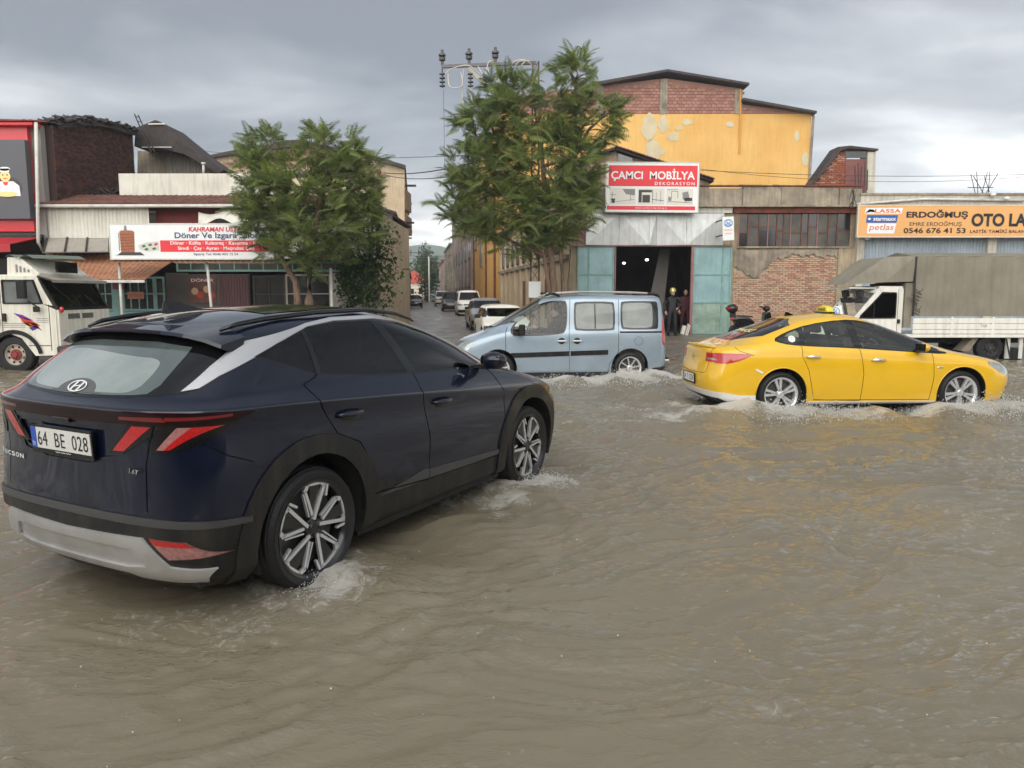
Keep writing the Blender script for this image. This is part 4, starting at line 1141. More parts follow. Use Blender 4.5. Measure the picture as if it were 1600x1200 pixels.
  mb = MB(); mb.obox(Matrix.Translation((2.22, s * .88, .99)), .06, .05, .03); mb.obox(Matrix.Translation((2.22, s * .88, 1.07)), .05, .05, .012); mb.build('mirror_arm', MT['clad'], m_, bevel=.008)
  mb = MB(); mb.tube([(-.58, s * .60, 1.685), (-.50, s * .60, 1.74), (0, s * .60, 1.765), (.9, s * .60, 1.775), (1.42, s * .59, 1.745), (1.62, s * .585, 1.665)], [.012, .020, .020, .020, .020, .012], 8)
  rl = mb.build('roof_rail', mat('rail_grey', (.38, .38, .36), .5, .3, grime=.4), root, smooth=True)
  mb = MB()
  for xx in (-.5, 1.45): mb.tube([(xx - .1, s * .60, 1.69), (xx, s * .60, 1.735), (xx + .12, s * .60, 1.745)], [.02, .03, .022], 8)
  mb.build('rail_foot', MT['clad'], rl, smooth=True)
  for x in (0, 2.566):
   wheel(root, x, s * .765, .308, .19, 'multi8', .215, s, ry=.2); well(root, x, .33, .364, s * .48, s * .84)
 X('rear_bumper', 'rear_bumper', MT['clad'], root, .02, wall=.03); X('front_bumper', 'front_bumper', B, root, .004)
 X('rear_glass', 'rear_window', MT['dirty_glass'], root); X('windscreen', 'windscreen', glass('van_screen', (.55, .60, .58), dirt=.1), root)
 mb = MB()
 for s in (-1, 1):
  p, _ = C.surf('z', 2.55, s * .3, 1); mb.tube([(2.80, s * .35, 1.03), (2.72, s * .1, 1.075), (2.62, s * -.25, 1.10)], .010, 6)
 wp = mb.build('wiper_pair', MT['gloss_black'], root)
 mb = MB(); mb.box(-.62, -.36, -.70, .70, .22, .7); mb.box(.38, 2.18, -.78, .78, .16, .34); mb.box(2.95, 3.2, -.6, .6, .2, .5); mb.box(-.36, .38, -.46, .46, .2, .72); mb.box(2.2, 2.95, -.46, .46, .2, .7); mb.build('underbody', MT['under'], root)
 mb = MB()
 for y in (-.38, .38): seat(mb, 1.42, y, .66, .5, .60)
 mb.build('seats', MT['seat'], root, bevel=.04)
 mb = MB(); mb.box(2.25, 2.65, -.70, .70, .6, .98); mb.build('dashboard', MT['seat'], root, bevel=.05)
 mb = MB()
 for k in range(28):
  t0, t1 = 2 * PI * k / 28, 2 * PI * (k + 1) / 28
  mb.tube([(1.93 - .05 * math.sin(t0) * .8, .38 + .18 * math.cos(t0), 1.02 + .16 * math.sin(t0)), (1.93 - .05 * math.sin(t1) * .8, .38 + .18 * math.cos(t1), 1.02 + .16 * math.sin(t1))], .014, 6, False)
 mb.build('steering_wheel', MT['clad'], root)
 # loaded boxes and curtains seen through the dusty side windows
 p = person_seated(root, (1.42, .40, .66))
 tag(p, 'driver in a dark top at the wheel of the pale blue van', 'person')
 mb = MB(); mb.box(-.52, .16, -.62, .62, .40, 1.30); cr_ = mb.build('carton_stack', mat('pale_sheet', (.50, .52, .48), .8, var=.3, vscale=4), None)
 cr_.matrix_world = root.matrix_basis.copy(); tag(cr_, 'pale wrapped load behind the rear side window of the blue van', 'cargo')
 C.bm.free()
 return root
# ------------------------------------------------------------------ ground and water
def vnoise(x, y, seed=0):
 """smooth value noise, vectorised"""
 xi = np.floor(x).astype(np.int64); yi = np.floor(y).astype(np.int64); xf = x - xi; yf = y - yi
 def h(a, b):
  n = (a * 374761393 + b * 668265263 + seed * 1442695041) & 0x7fffffff
  n = ((n ^ (n >> 13)) * 1274126177) & 0x7fffffff
  return ((n ^ (n >> 16)) & 0xffff) / 65535.0
 u = xf * xf * xf * (xf * (xf * 6 - 15) + 10); v = yf * yf * yf * (yf * (yf * 6 - 15) + 10)
 return (h(xi, yi) * (1 - u) + h(xi + 1, yi) * u) * (1 - v) + (h(xi, yi + 1) * (1 - u) + h(xi + 1, yi + 1) * u) * v
def fbm(x, y, o=4, seed=0, g=.5):
 s = 0; a = 1; t = 0
 for k in range(o):
  s = s + a * vnoise(x * 2 ** k + 17.3 * k, y * 2 ** k - 9.1 * k, seed + k); t += a; a *= g
 return s / t
def grid_mesh(name, X, Y, Z, material, attr=None):
 ny, nx = X.shape
 me = bpy.data.meshes.new(name)
 co = np.stack([X, Y, Z], -1).reshape(-1, 3).astype(np.float32)
 i = np.arange(ny * nx).reshape(ny, nx)
 q = np.stack([i[:-1, :-1], i[:-1, 1:], i[1:, 1:], i[1:, :-1]], -1).reshape(-1, 4)
 me.vertices.add(len(co)); me.vertices.foreach_set('co', co.ravel())
 me.loops.add(q.size); me.loops.foreach_set('vertex_index', q.ravel().astype(np.int32))
 me.polygons.add(len(q)); me.polygons.foreach_set('loop_start', np.arange(0, q.size, 4, dtype=np.int32))
 me.polygons.foreach_set('loop_total', np.full(len(q), 4, dtype=np.int32))
 me.polygons.foreach_set('use_smooth', np.ones(len(q), dtype=bool))
 me.materials.append(material); me.update(calc_edges=True)
 if attr is not None:
  a = me.attributes.new('foam', 'FLOAT', 'POINT'); a.data.foreach_set('value', attr.ravel().astype(np.float32))
 o = bpy.data.objects.new(name, me); COL.objects.link(o)
 return o

def gz(x, y):       # height of the ground
 s = np.clip((y - 18.6) / 4.4, 0, 1); s = s * s * (3 - 2 * s)
 return -0.02 + .17 * s
def build_ground():
 m = mat('wet_road', SR(122, 114, 104), .34, spec=.5, col2=SR(84, 79, 73), vscale=.8, bump=.5, bscale=6, rvar=.28, space='Geometry')
 ys = np.concatenate([np.linspace(-80, 17, 20), np.linspace(18, 34, 40), np.geomspace(35, 900, 50)])
 xs = np.concatenate([-np.geomspace(400, 20, 20), np.linspace(-19, 19, 60), np.geomspace(20, 400, 20)])
 X, Y = np.meshgrid(xs, ys); Z = gz(X, Y) + (fbm(X * .5, Y * .5, 3, 5) - .5) * .05
 tag(grid_mesh('road', X, Y, Z, m), kind='structure')

WAKES = []
def build_water():
 m = bpy.data.materials.new('muddy_water'); m.use_nodes = True
 nt = m.node_tree; b = nt.nodes['Principled BSDF']; N = nt.nodes.new; L = nt.links.new
 g = N('ShaderNodeNewGeometry')
 n1 = N('ShaderNodeTexNoise'); n1.inputs['Scale'].default_value = .55; n1.inputs['Detail'].default_value = 5; n1.inputs['Distortion'].default_value = .8; L(g.outputs['Position'], n1.inputs[0])
 mx = N('ShaderNodeMix'); mx.data_type = 'RGBA'; L(n1.outputs[0], mx.inputs[0])
 mx.inputs[6].default_value = SR(118, 110, 92); mx.inputs[7].default_value = SR(138, 129, 109)
 at_ = N('ShaderNodeAttribute'); at_.attribute_name = 'foam'
 n2 = N('ShaderNodeTexNoise'); n2.inputs['Scale'].default_value = 11; n2.inputs['Detail'].default_value = 8; n2.inputs['Roughness'].default_value = .75; n2.inputs['Distortion'].default_value = 1.2; L(g.outputs['Position'], n2.inputs[0])
 ad = N('ShaderNodeMath'); ad.operation = 'MULTIPLY_ADD'; L(at_.outputs['Fac'], ad.inputs[0]); ad.inputs[1].default_value = .68; L(n2.outputs[0], ad.inputs[2])
 mr = N('ShaderNodeMapRange'); mr.inputs[1].default_value = .78; mr.inputs[2].default_value = 1.08; L(ad.outputs[0], mr.inputs[0])
 mx2 = N('ShaderNodeMix'); mx2.data_type = 'RGBA'; L(mr.outputs[0], mx2.inputs[0]); L(mx.outputs[2], mx2.inputs[6]); mx2.inputs[7].default_value = (.50, .48, .43, 1)
 L(mx2.outputs[2], b.inputs['Base Color'])
 rr = N('ShaderNodeMapRange'); rr.inputs[3].default_value = .045; rr.inputs[4].default_value = .6; L(mr.outputs[0], rr.inputs[0]); L(rr.outputs[0], b.inputs['Roughness'])
 b.inputs['IOR'].default_value = 1.33
 mp = N('ShaderNodeMapping'); mp.inputs['Scale'].default_value = (1, 2.3, 1); mp.inputs['Rotation'].default_value = (0, 0, R(18)); L(g.outputs['Position'], mp.inputs[0])
 n3 = N('ShaderNodeTexNoise'); n3.inputs['Scale'].default_value = 11; n3.inputs['Detail'].default_value = 7; n3.inputs['Roughness'].default_value = .62; n3.inputs['Distortion'].default_value = 2.2; L(mp.outputs[0], n3.inputs[0])
 bp = N('ShaderNodeBump'); bp.inputs['Strength'].default_value = 1.0; bp.inputs['Distance'].default_value = .015; hm = N('ShaderNodeMapRange'); hm.inputs[1].default_value = .38; hm.inputs[2].default_value = .66; hm.inputs[3].default_value = .25; n6 = N('ShaderNodeTexNoise'); n6.inputs['Scale'].default_value = .8; n6.inputs['Detail'].default_value = 3; L(mp.outputs[0], n6.inputs[0]); L(n6.outputs[0], hm.inputs[0]); hx = N('ShaderNodeMath'); hx.operation = 'MULTIPLY'; L(hm.outputs[0], hx.inputs[0]); L(n3.outputs[0], hx.inputs[1]); L(hx.outputs[0], bp.inputs['Height'])
 n5 = N('ShaderNodeTexVoronoi'); n5.inputs['Scale'].default_value = 3.2; L(g.outputs['Position'], n5.inputs[0])
 wv = N('ShaderNodeMath'); wv.operation = 'SINE'; ml = N('ShaderNodeMath'); ml.operation = 'MULTIPLY'; L(n5.outputs['Distance'], ml.inputs[0]); ml.inputs[1].default_value = 130; L(ml.outputs[0], wv.inputs[0])
 dm = N('ShaderNodeMapRange'); dm.inputs[1].default_value = .0; dm.inputs[2].default_value = .16; dm.inputs[3].default_value = 1; dm.inputs[4].default_value = 0; L(n5.outputs['Distance'], dm.inputs[0])
 w2 = N('ShaderNodeMath'); w2.operation = 'MULTIPLY'; L(wv.outputs[0], w2.inputs[0]); L(dm.outputs[0], w2.inputs[1])
 bp2 = N('ShaderNodeBump'); bp2.inputs['Strength'].default_value = .35; bp2.inputs['Distance'].default_value = .004; L(w2.outputs[0], bp2.inputs['Height']); L(bp.outputs[0], bp2.inputs['Normal'])
 # silt scatters light below the surface, so its shade does not follow the ripples; only the mirror part does
 out = [n for n in nt.nodes if n.type == 'OUTPUT_MATERIAL'][0]
 df = N('ShaderNodeBsdfDiffuse'); gl = N('ShaderNodeBsdfGlossy'); fr = N('ShaderNodeFresnel'); ms = N('ShaderNodeMixShader'); nv = N('ShaderNodeCombineXYZ'); nv.inputs[2].default_value = 1
 L(mx2.outputs[2], df.inputs[0]); L(nv.outputs[0], df.inputs['Normal']); L(rr.outputs[0], gl.inputs['Roughness']); L(bp2.outputs[0], gl.inputs['Normal']); fr.inputs[0].default_value = 1.6; L(bp2.outputs[0], fr.inputs['Normal'])
 L(fr.outputs[0], ms.inputs[0]); L(df.outputs[0], ms.inputs[1]); L(gl.outputs[0], ms.inputs[2]); L(ms.outputs[0], out.inputs[0])
 u = np.linspace(-math.asinh(90 / 5), math.asinh(90 / 5), 1000); xs = 5 * np.sinh(u)
 ys = np.concatenate([np.linspace(-30, .8, 24), np.geomspace(.9, 22.5, 560)])
 X, Y = np.meshgrid(xs, ys)
 # warped, directional swell: the flow runs towards the lower left
 wx = X + 1.1 * (fbm(X * .45, Y * .45, 3, 11) - .5) * 2; wy = Y + 1.1 * (fbm(X * .45 + 40, Y * .45, 3, 12) - .5) * 2
 def ridged(a, b, o, seed):
  s = 0; amp = 1; t = 0
  for k in range(o):
   s = s + amp * (1 - np.abs(2 * vnoise(a * 2 ** k + 3.7 * k, b * 2 ** k + 8.1 * k, seed + k) - 1)) ** 2; t += amp; amp *= .5
  return s / t
 ca, sa = math.cos(R(28)), math.sin(R(28))
 a = wx * ca + wy * sa; c = -wx * sa + wy * ca
 Z = .055 + .075 * (fbm(a * .45, c * 1.1, 3, 21) - .5)
 Z += .058 * (ridged(a * .8, c * 2.0, 3, 31) - .4)
 Z += .030 * (ridged(a * 2.6, c * 5.0, 2, 41) - .4)
 Z += .019 * (ridged(wx * 4.2 + 3, wy * 7.5, 2, 51) - .4) + .007 * (fbm(X * 14, Y * 22, 2, 61) - .5)
 foam = np.zeros_like(X)
 # bow and wheel wakes: (x, y, heading, strength, length)
 for (x0, y0, hd, st, ln, wd) in WAKES:
  dx, dy = X - x0, Y - y0; f = dx * math.cos(hd) + dy * math.sin(hd); l = -dx * math.sin(hd) + dy * math.cos(hd)
  r = np.hypot(f, l)
  Z += st * .07 * np.exp(-(r / .30) ** 2) * (.5 + fbm(X * 5, Y * 7, 3, 55))
  ringr = np.sin(r * 6.5 - 1.0) * np.exp(-r / 2.2) * .030 * st
  Z += ringr
  back = np.clip(-f, 0, None)
  band = np.exp(-((np.abs(l) - back * .26) / (.22 + back * .16)) ** 2) * np.exp(-back / ln) * (f < .25)
  Z += .035 * st * band
  n = fbm(X * 3.2, Y * 4.5, 4, 77)
  foam = np.maximum(foam, st * 1.15 * np.exp(-(r / .52) ** 2) * (.45 + n))
  foam = np.maximum(foam, band * st * (n * 1.9) * .95)
 fl = fbm(a * 1.1, c * 3.4, 4, 91); foam = np.maximum(foam, np.clip((fl - .60) * 2.2, 0, .42)); foam = np.maximum(foam, np.clip((fbm(X * .8 + 9, Y * .8, 3, 95) - .62) * 2.4, 0, .5) * (X < -1.6))
 foam = np.clip(foam, 0, 1.1)
 depth = np.clip((22.0 - Y) / 4, .12, 1)
 Z = .035 + (Z - .035) * depth
 # shallow edge laps on to the pavement
 o = grid_mesh('water', X, Y, Z, m, foam); tag(o, kind='structure')
 return o

# ------------------------------------------------------------------ building helpers
def corrug(mb, o, right, up, w, h, pitch=.15, amp=.02, n_up=1):
 o = Vector(o); r = Vector(right).normalized(); u = Vector(up).normalized(); n = r.cross(u).normalized()
 k = max(2, int(w / (pitch / 4))); base = len(mb.v)
 for j in range(n_up + 1):
  for i in range(k + 1):
   x = w * i / k
   mb.v.append(tuple(o + r * x + u * (h * j / n_up) + n * amp * math.cos(2 * PI * x / pitch)))
 for j in range(n_up):
  for i in range(k):
   a = base + j * (k + 1) + i
   mb.f.append((a, a + 1, a + k + 2, a + k + 1)); mb.m.append(mb.cur)
def tiles(mb, o, right, up, w, h, tw=.22, th=.34):
 """rows of half-round tiles with stepped laps"""
 o = Vector(o); r = Vector(right).normalized(); u = Vector(up).normalized(); n = r.cross(u).normalized()
 nr = max(1, int(h / th)); nc = max(1, int(w / tw)); rnd = random.Random(3)
 for j in range(nr):
  for i in range(nc):
   x = w * (i + .5) / nc; lift = rnd.uniform(0, .012); sk = rnd.uniform(-.01, .01)
   base = len(mb.v); K = 5
   for e in (0, 1):
    for q in range(K):
     t = PI * q / (K - 1)
     mb.v.append(tuple(o + r * (x + sk - math.cos(t) * tw * .47) + u * (h * (j + e * 1.12) / nr) + n * (math.sin(t) * .055 + lift + .03 * (1 - e))))
   for q in range(K - 1):
    mb.f.append((base + q, base + q + 1, base + K + q + 1, base + K + q)); mb.m.append(mb.cur)
   mb.f.append(tuple(base + q for q in range(K))); mb.m.append(mb.cur)
def bricks(mb, o, right, up, w, h, bw=.21, bh=.062, gap=.012, depth=.03, top=None, nm=3, rnd=None, bottom=None):
 o = Vector(o); r = Vector(right).normalized(); u = Vector(up).normalized(); n = r.cross(u).normalized()
 rnd = rnd or random.Random(5); nr = int(h / (bh + gap))
 for j in range(nr):
  z = j * (bh + gap); x = -(j % 2) * bw / 2
  while x < w:
   a, b = max(0, x), min(w, x + bw)
   if b - a > .04 and not (top and z + bh > top((a + b) / 2)) and not (bottom and z < bottom((a + b) / 2)):
    d = depth + rnd.uniform(-.010, .008)
    if rnd.random() < .02: d *= .3
    mb.cur = rnd.randrange(nm); i = len(mb.v)
    zz = z + rnd.uniform(-.003, .003)
    P = lambda p, q, e: tuple(o + r * p + u * q + n * e)
    mb.v += [P(a, zz, 0), P(b, zz, 0), P(b, zz + bh, 0), P(a, zz + bh, 0), P(a + .004, zz + .004, d), P(b - .004, zz + .004, d), P(b - .004, zz + bh - .004, d), P(a + .004, zz + bh - .004, d)]
    for q in ((4, 5, 6, 7), (0, 1, 5, 4), (1, 2, 6, 5), (2, 3, 7, 6), (3, 0, 4, 7)):
     mb.f.append(tuple(i + k for k in q)); mb.m.append(mb.cur)
   x += bw + gap
 mb.cur = 0
FWD = Vector((0, -1, 0))
def window(parent, x0, x1, z0, z1, y, frame_m, pane_m, nx=2, nz=2, fw=.06, dep=.12, name='window'):
 """framed window facing the camera: a dark reveal, frame and each pane"""
 mb = MB(); w, h = x1 - x0, z1 - z0
 for a, b, c, d in ((x0, x1, z0, z0 + fw), (x0, x1, z1 - fw, z1), (x0, x0 + fw, z0 + fw, z1 - fw), (x1 - fw, x1, z0 + fw, z1 - fw)): mb.box(a, b, y - .02, y + .05, c, d)
 for k in range(1, nx): mb.box(x0 + w * k / nx - fw * .3, x0 + w * k / nx + fw * .3, y - .015, y + .04, z0 + fw, z1 - fw)
 for k in range(1, nz): mb.box(x0 + fw, x1 - fw, y - .012, y + .035, z0 + h * k / nz - fw * .3, z0 + h * k / nz + fw * .3)
 f = mb.build(name, frame_m, parent)
 for i in range(nx):
  for k in range(nz):
   mb = MB(); a = x0 + fw * .6 + (w - fw * 1.2) * i / nx; b = x0 + fw * .6 + (w - fw * 1.2) * (i + 1) / nx
   c = z0 + fw * .6 + (h - fw * 1.2) * k / nz; d = z0 + fw * .6 + (h - fw * 1.2) * (k + 1) / nz
   mb.box(a + .006, b - .006, y + .008, y + .018, c + .006, d - .006); mb.build('pane', pane_m, f)
 return f

def setup_town_mats():
 g = {}
 g['plaster'] = mat('old_plaster', SR(176, 160, 132), .9, col2=SR(120, 108, 92), vscale=.9, streak=True, grime=.6, bump=.5, bscale=8, space='Geometry')
 g['beige'] = mat('beige_render', SR(206, 188, 158), .9, col2=SR(180, 162, 134), vscale=.6, streak=True, grime=.35, bump=.3, bscale=6, space='Geometry')
 g['concrete'] = mat('weathered_concrete', SR(170, 158, 138), .9, col2=SR(112, 103, 92), vscale=1.4, streak=True, grime=.55, bump=.9, bscale=7, space='Geometry')
 g['concrete_l'] = mat('pale_concrete', SR(205, 200, 186), .85, col2=SR(168, 162, 148), vscale=1.0, streak=True, grime=.4, bump=.4, bscale=9, space='Geometry')
 g['mortar'] = mat('mortar', SR(168, 150, 130), .95, bump=.5, bscale=30, space='Geometry')
 g['br1'] = mat('brick_red', SR(176, 136, 116), .9, var=.25, vscale=9, bump=.5, bscale=30, space='Geometry')
 g['br2'] = mat('brick_pale', SR(204, 164, 138), .9, var=.3, vscale=7, bump=.5, bscale=30, space='Geometry')
 g['br3'] = mat('brick_tan', SR(190, 166, 142), .9, var=.25, vscale=8, bump=.5, bscale=30, space='Geometry')
 g['bd1'] = mat('sooty_brick', SR(92, 62, 54), .9, var=.35, vscale=4, bump=.5, bscale=30, space='Geometry')
 g['bd2'] = mat('sooty_brick_dark', SR(72, 50, 46), .9, var=.35, vscale=4, bump=.5, bscale=30, space='Geometry')
 g['bd3'] = mat('sooty_brick_warm', SR(108, 72, 60), .9, var=.35, vscale=4, bump=.5, bscale=30, space='Geometry')
 g['yellow'] = mat('yellow_wall', SR(222, 180, 108), .88, col2=SR(208, 160, 86), vscale=.35, streak=True, grime=.12, bump=.25, bscale=5, space='Geometry')
 g['rosebrick'] = mat('rose_block', SR(166, 122, 108), .9, var=.2, vscale=3, space='Geometry')
 g['rosemortar'] = mat('rose_mortar', SR(150, 112, 98), .95, space='Geometry')
 g['rust'] = mat('rust', SR(128, 70, 48), .8, col2=SR(78, 52, 42), vscale=3, bump=.5, bscale=20, space='Geometry')
 g['galv'] = mat('galvanised', SR(206, 208, 206), .42, .35, var=.18, vscale=2.5, streak=True, grime=.25, rvar=.12, space='Geometry')
 g['white_sheet'] = mat('white_sheet', SR(222, 220, 208), .55, streak=True, grime=.28, col2=SR(196, 192, 180), vscale=.8, space='Geometry')
 g['rust_sheet'] = mat('rusty_sheet', SR(190, 140, 108), .6, .1, col2=SR(150, 92, 62), vscale=1.6, streak=True, grime=.4, bump=.4, bscale=10, aniso=(1, 4, 1), space='Geometry')
 g['grey_sheet'] = mat('grey_sheet', SR(158, 152, 142), .6, streak=True, grime=.4, space='Geometry')
 g['teal'] = mat('teal_frame', SR(128, 172, 164), .6, var=.3, vscale=5, grime=.3)
 g['teal_glass'] = mat('frosted_blue_glass', SR(150, 184, 188), .35, spec=.6, col2=SR(118, 150, 152), vscale=1.1, streak=True, grime=.25, space='Geometry')
 g['green_glass'] = mat('dirty_green_glass', SR(150, 172, 156), .4, spec=.6, col2=SR(104, 128, 116), vscale=2.2, streak=True, grime=.3, space='Geometry')
 g['rose_frame'] = mat('rose_frame', SR(158, 108, 108), .6, var=.3, vscale=5, grime=.3)
 g['dark_pane'] = mat('dark_pane', (.022, .024, .024), .12, spec=.7, coat=.6, var=.6, vscale=3)
 g['dusty_pane'] = mat('dusty_pane', SR(88, 84, 76), .35, spec=.6, col2=SR(52, 50, 48), vscale=2.5, space='Geometry')
 g['dark_in'] = mat('dark_interior', SR(92, 86, 82), .9, var=.4, vscale=1.5)
 g['tile'] = mat('clay_tile', SR(132, 88, 74), .85, col2=SR(86, 62, 56), vscale=3, bump=.4, bscale=25, space='Geometry')
 g['roof_dark'] = mat('dark_roof', SR(70, 62, 60), .8, col2=SR(44, 40, 40), vscale=3, bump=.5, bscale=15, space='Geometry')
 g['red_panel'] = mat('red_panel', SR(214, 32, 44), .4, coat=.3, streak=True, grime=.12)
 g['wood'] = mat('old_wood', SR(120, 98, 76), .85, col2=SR(78, 62, 50), vscale=4, aniso=(1, 1, .2), bump=.4, bscale=20)
 g['bark'] = mat('bark', SR(128, 104, 86), .9, col2=SR(78, 64, 54), vscale=5, aniso=(3, 3, .6), bump=.9, bscale=14)
 g['steel_dark'] = mat('dark_steel', SR(58, 56, 56), .6, .3, var=.3, vscale=6)
 g['white_pole'] = mat('white_pole', SR(206, 204, 196), .5, grime=.35)
 g['signwhite'] = mat('sign_white', SR(232, 234, 234), .42, var=.05, vscale=1.2, grime=.06)
 g['signred'] = mat('sign_red', SR(222, 44, 52), .42)
 g['signorange'] = mat('sign_orange', SR(228, 170, 104), .45, var=.08, vscale=.7)
 g['signblue'] = mat('sign_blue', SR(24, 92, 160), .42)
 g['ink_navy'] = mat('ink_navy', SR(38, 56, 100), .45)
 g['ink_red'] = mat('ink_red', SR(206, 34, 40), .45)
 g['ink_orange'] = mat('ink_orange', SR(232, 96, 40), .45)
 g['ink_grey'] = mat('ink_grey', SR(128, 128, 126), .5)
 g['ink_dark'] = mat('ink_dark', SR(58, 56, 56), .5)
 g['ink_pale'] = mat('ink_pale', SR(205, 202, 194), .5)
 g['tarp'] = mat('grey_tarp', SR(140, 134, 118), .75, col2=SR(120, 114, 100), vscale=1.2, streak=True, grime=.30, bump=.35, bscale=3)
 g['cream'] = mat('cream_wall', SR(216, 208, 186), .9, streak=True, grime=.3, space='Geometry')
 g['greybrown'] = mat('grey_brown_wall', SR(164, 150, 140), .9, col2=SR(118, 104, 98), vscale=.5, streak=True, grime=.4, space='Geometry')
 g['lamp'] = mat('tube_lamp', (.9, .9, .9), .5, emit=(1, .98, .95), estr=9)
 return g
G = {}

def side_point(y, off=0.0):             # x on the right-hand wall line of the side street
 return 2.28 - .128 * (y - 29) + off
def left_point(y, off=0.0):
 return -5.6 - .128 * (y - 35) + off

# ------------------------------------------------------------------ low workshop with the furniture sign
def build_workshop():
 Y = 29.0; fx = lambda px, z=2.5: xat(px, Y, z); fz = lambda py: zat(py, Y)
 x0, x1 = fx(890), fx(1337); top = fz(293); cop = fz(322); lin = fz(333); hd = fz(383)
 root = empty('workshop', (x0, Y, 0), 0, 'low workshop with crumbling parapet, metal-sheet pediment and open glazed doors', 'building')
 def build(mb, name, m, parent=root, **k):
  o = mb.build(name, m, parent, **k); o.matrix_parent_inverse = root.matrix_world.inverted() if False else Matrix.Translation((-x0, -Y, 0)); return o
 B = build; P = Matrix.Translation((-x0, -Y, 0))
 mb = MB()
 mb.box(x0, fx(903), Y, Y + .35, 0, lin)                            # left pier
 mb.box(fx(903), fx(1142), Y + .02, Y + .35, hd + .02, lin)            # head above the doors
 mb.box(fx(1142), x1, Y + .02, Y + .35, 0, fz(387)); mb.box(fx(1308), x1, Y - .03, Y + .02, 0, fz(387)); mb.box(fx(1142), fx(1152), Y + .02, Y + .35, fz(387), lin); mb.box(fx(1325), x1, Y + .02, Y + .35, fz(387), lin)
 B(mb, 'wall', G['plaster'])
 mb = MB()
 rnd = random.Random(2); xs = x0 - .1
 while xs < x1:                                                         # uneven parapet blocks
  w = rnd.uniform(.9, 2.2); e = min(xs + w, x1 + .05)
  mb.box(xs + .004, e - .004, Y - .06 + rnd.uniform(-.02, .02), Y + .4, cop + .004, top + rnd.uniform(-.05, .05)); xs = e
 B(mb, 'parapet', G['concrete'], bevel=.03, kind='stuff')
 mb = MB(); mb.box(x0 - .15, x1 + .05, Y - .30, Y + .2, cop - .06, cop)
 B(mb, 'ledge', G['concrete'], bevel=.015)
 mb = MB(); xs = x0 - .1
 while xs < x1:
  mb.box(xs, xs + .20, Y - .10 + rnd.uniform(-.03, .03), Y + .1, top + .03, top + .075 + rnd.uniform(0, .02)); xs += .215
 B(mb, 'coping_tiles', G['rust'], kind='stuff')
 mb = MB(); mb.box(x0 + .1, fx(1140), Y - .10, Y, lin + .0, cop - .065); B(mb, 'fascia', G['white_sheet'])
 mb = MB(); mb.box(fx(1142), x1, Y - .10, Y, lin + .0, cop - .065); B(mb, 'rusty_fascia', G['rust'])
 # pediment of creased metal sheets
 e = [fx(p) for p in (914, 966, 1012, 1024, 1070, 1128)]
 for a, b, fl in zip(e, e[1:], (0, 1, 0, 1, 0)):
  d = .10; mb = MB(); y = Y - .06
  A_, B_, C_, D_ = Vector((a + .006, y, hd)), Vector((b - .006, y - .0, hd)), Vector((b - .006, y, lin - .02)), Vector((a + .006, y, lin - .02))
  if fl: B_.y -= d; D_.y -= d * .3
  else: A_.y -= d; C_.y -= d * .4
  if fl: mb.poly([A_, B_, D_]); mb.poly([B_, C_, D_])
  else: mb.poly([A_, B_, C_]); mb.poly([A_, C_, D_])
  mb.box(a, b, Y - .02, Y + .01, hd, lin - .02)
  B(mb, 'sheet_panel', G['galv'])
 mb = MB(); mb.box(x0, fx(1142), Y - .10, Y + .02, hd - .05, hd); mb.box(fx(903), fx(914) - .01, Y - .05, Y, hd, lin); B(mb, 'lintel', G['rose_frame'])
 # door leaves: frame and every pane
 def leaf(xa, xb, cols, glassm, frame, zb):
  za = hd - .06; rows = [zb, zb + (za - zb) * .36, zb + (za - zb) * .68, za]
  mb = MB(); y = Y - .03
  for xx in [xa] + [xa + (xb - xa) * c for c in cols] + [xb]: mb.box(xx - .03, xx + .03, y - .03, y + .03, zb, za)
  for zz in rows: mb.box(xa, xb, y - .028, y + .028, zz - .025, zz + .025)
  f = B(mb, 'door', frame)
  ex = [xa] + [xa + (xb - xa) * c for c in cols] + [xb]
  for i in range(len(ex) - 1):
   for k in range(3):
    mb = MB(); mb.box(ex[i] + .032, ex[i + 1] - .032, y - .006, y + .006, rows[k] + .027, rows[k + 1] - .027)
    o = mb.build('pane', glassm if k else G['green_glass'], f)
  return f
 zb = fz(521)
 leaf(fx(903), fx(958), (.30,), G['teal_glass'], G['teal'], zb)
 leaf(fx(1084), fx(1141), (.78,), G['teal_glass'], G['teal'], zb)
 mb = MB(); mb.box(fx(1079), fx(1083), Y - .08, Y + .06, zb - .04, hd - .06); mb.box(fx(960), fx(962), Y - .04, Y + .06, zb - .04, hd - .06); B(mb, 'door_post', G['rose_frame'])
 # clerestory of small panes, rusty mullions
 za, zc = fz(385), lin - .02; xa, xb = fx(1152), fx(1325)
 mb = MB(); mb.box(xa, xb, Y + .30, Y + .33, za, zc); B(mb, 'dark_backing', G['dark_in'])
 edges = [xa]; rnd = random.Random(9)
 while edges[-1] < xb - .3: edges.append(min(xb, edges[-1] + rnd.choice((.26, .34, .42))))
 edges[-1] = xb
 for i, (a, b) in enumerate(zip(edges, edges[1:])):
  mb = MB(); mb.box(a - .018, a + .018, Y - .02, Y + .05, za, zc); B(mb, 'mullion', G['rust'] if i % 3 else G['rose_frame'])
  zm = za + (zc - za) * rnd.choice((.42, .5, .6))
  for c, d in ((za, zm), (zm, zc)):
   mb = MB(); mb.box(a + .02, b - .02, Y + .015, Y + .022, c + .01, d - .01); B(mb, 'pane', rnd.choice((G['dusty_pane'], G['dark_pane'], G['dusty_pane'])))
  mb = MB(); mb.box(a + .02, b - .02, Y - .01, Y + .04, zm - .014, zm + .014); B(mb, 'glazing_bar', G['rust'])
 mb = MB(); mb.box(xa - .05, xb + .1, Y - .06, Y + .02, za - .06, za); B(mb, 'sill', G['concrete'])
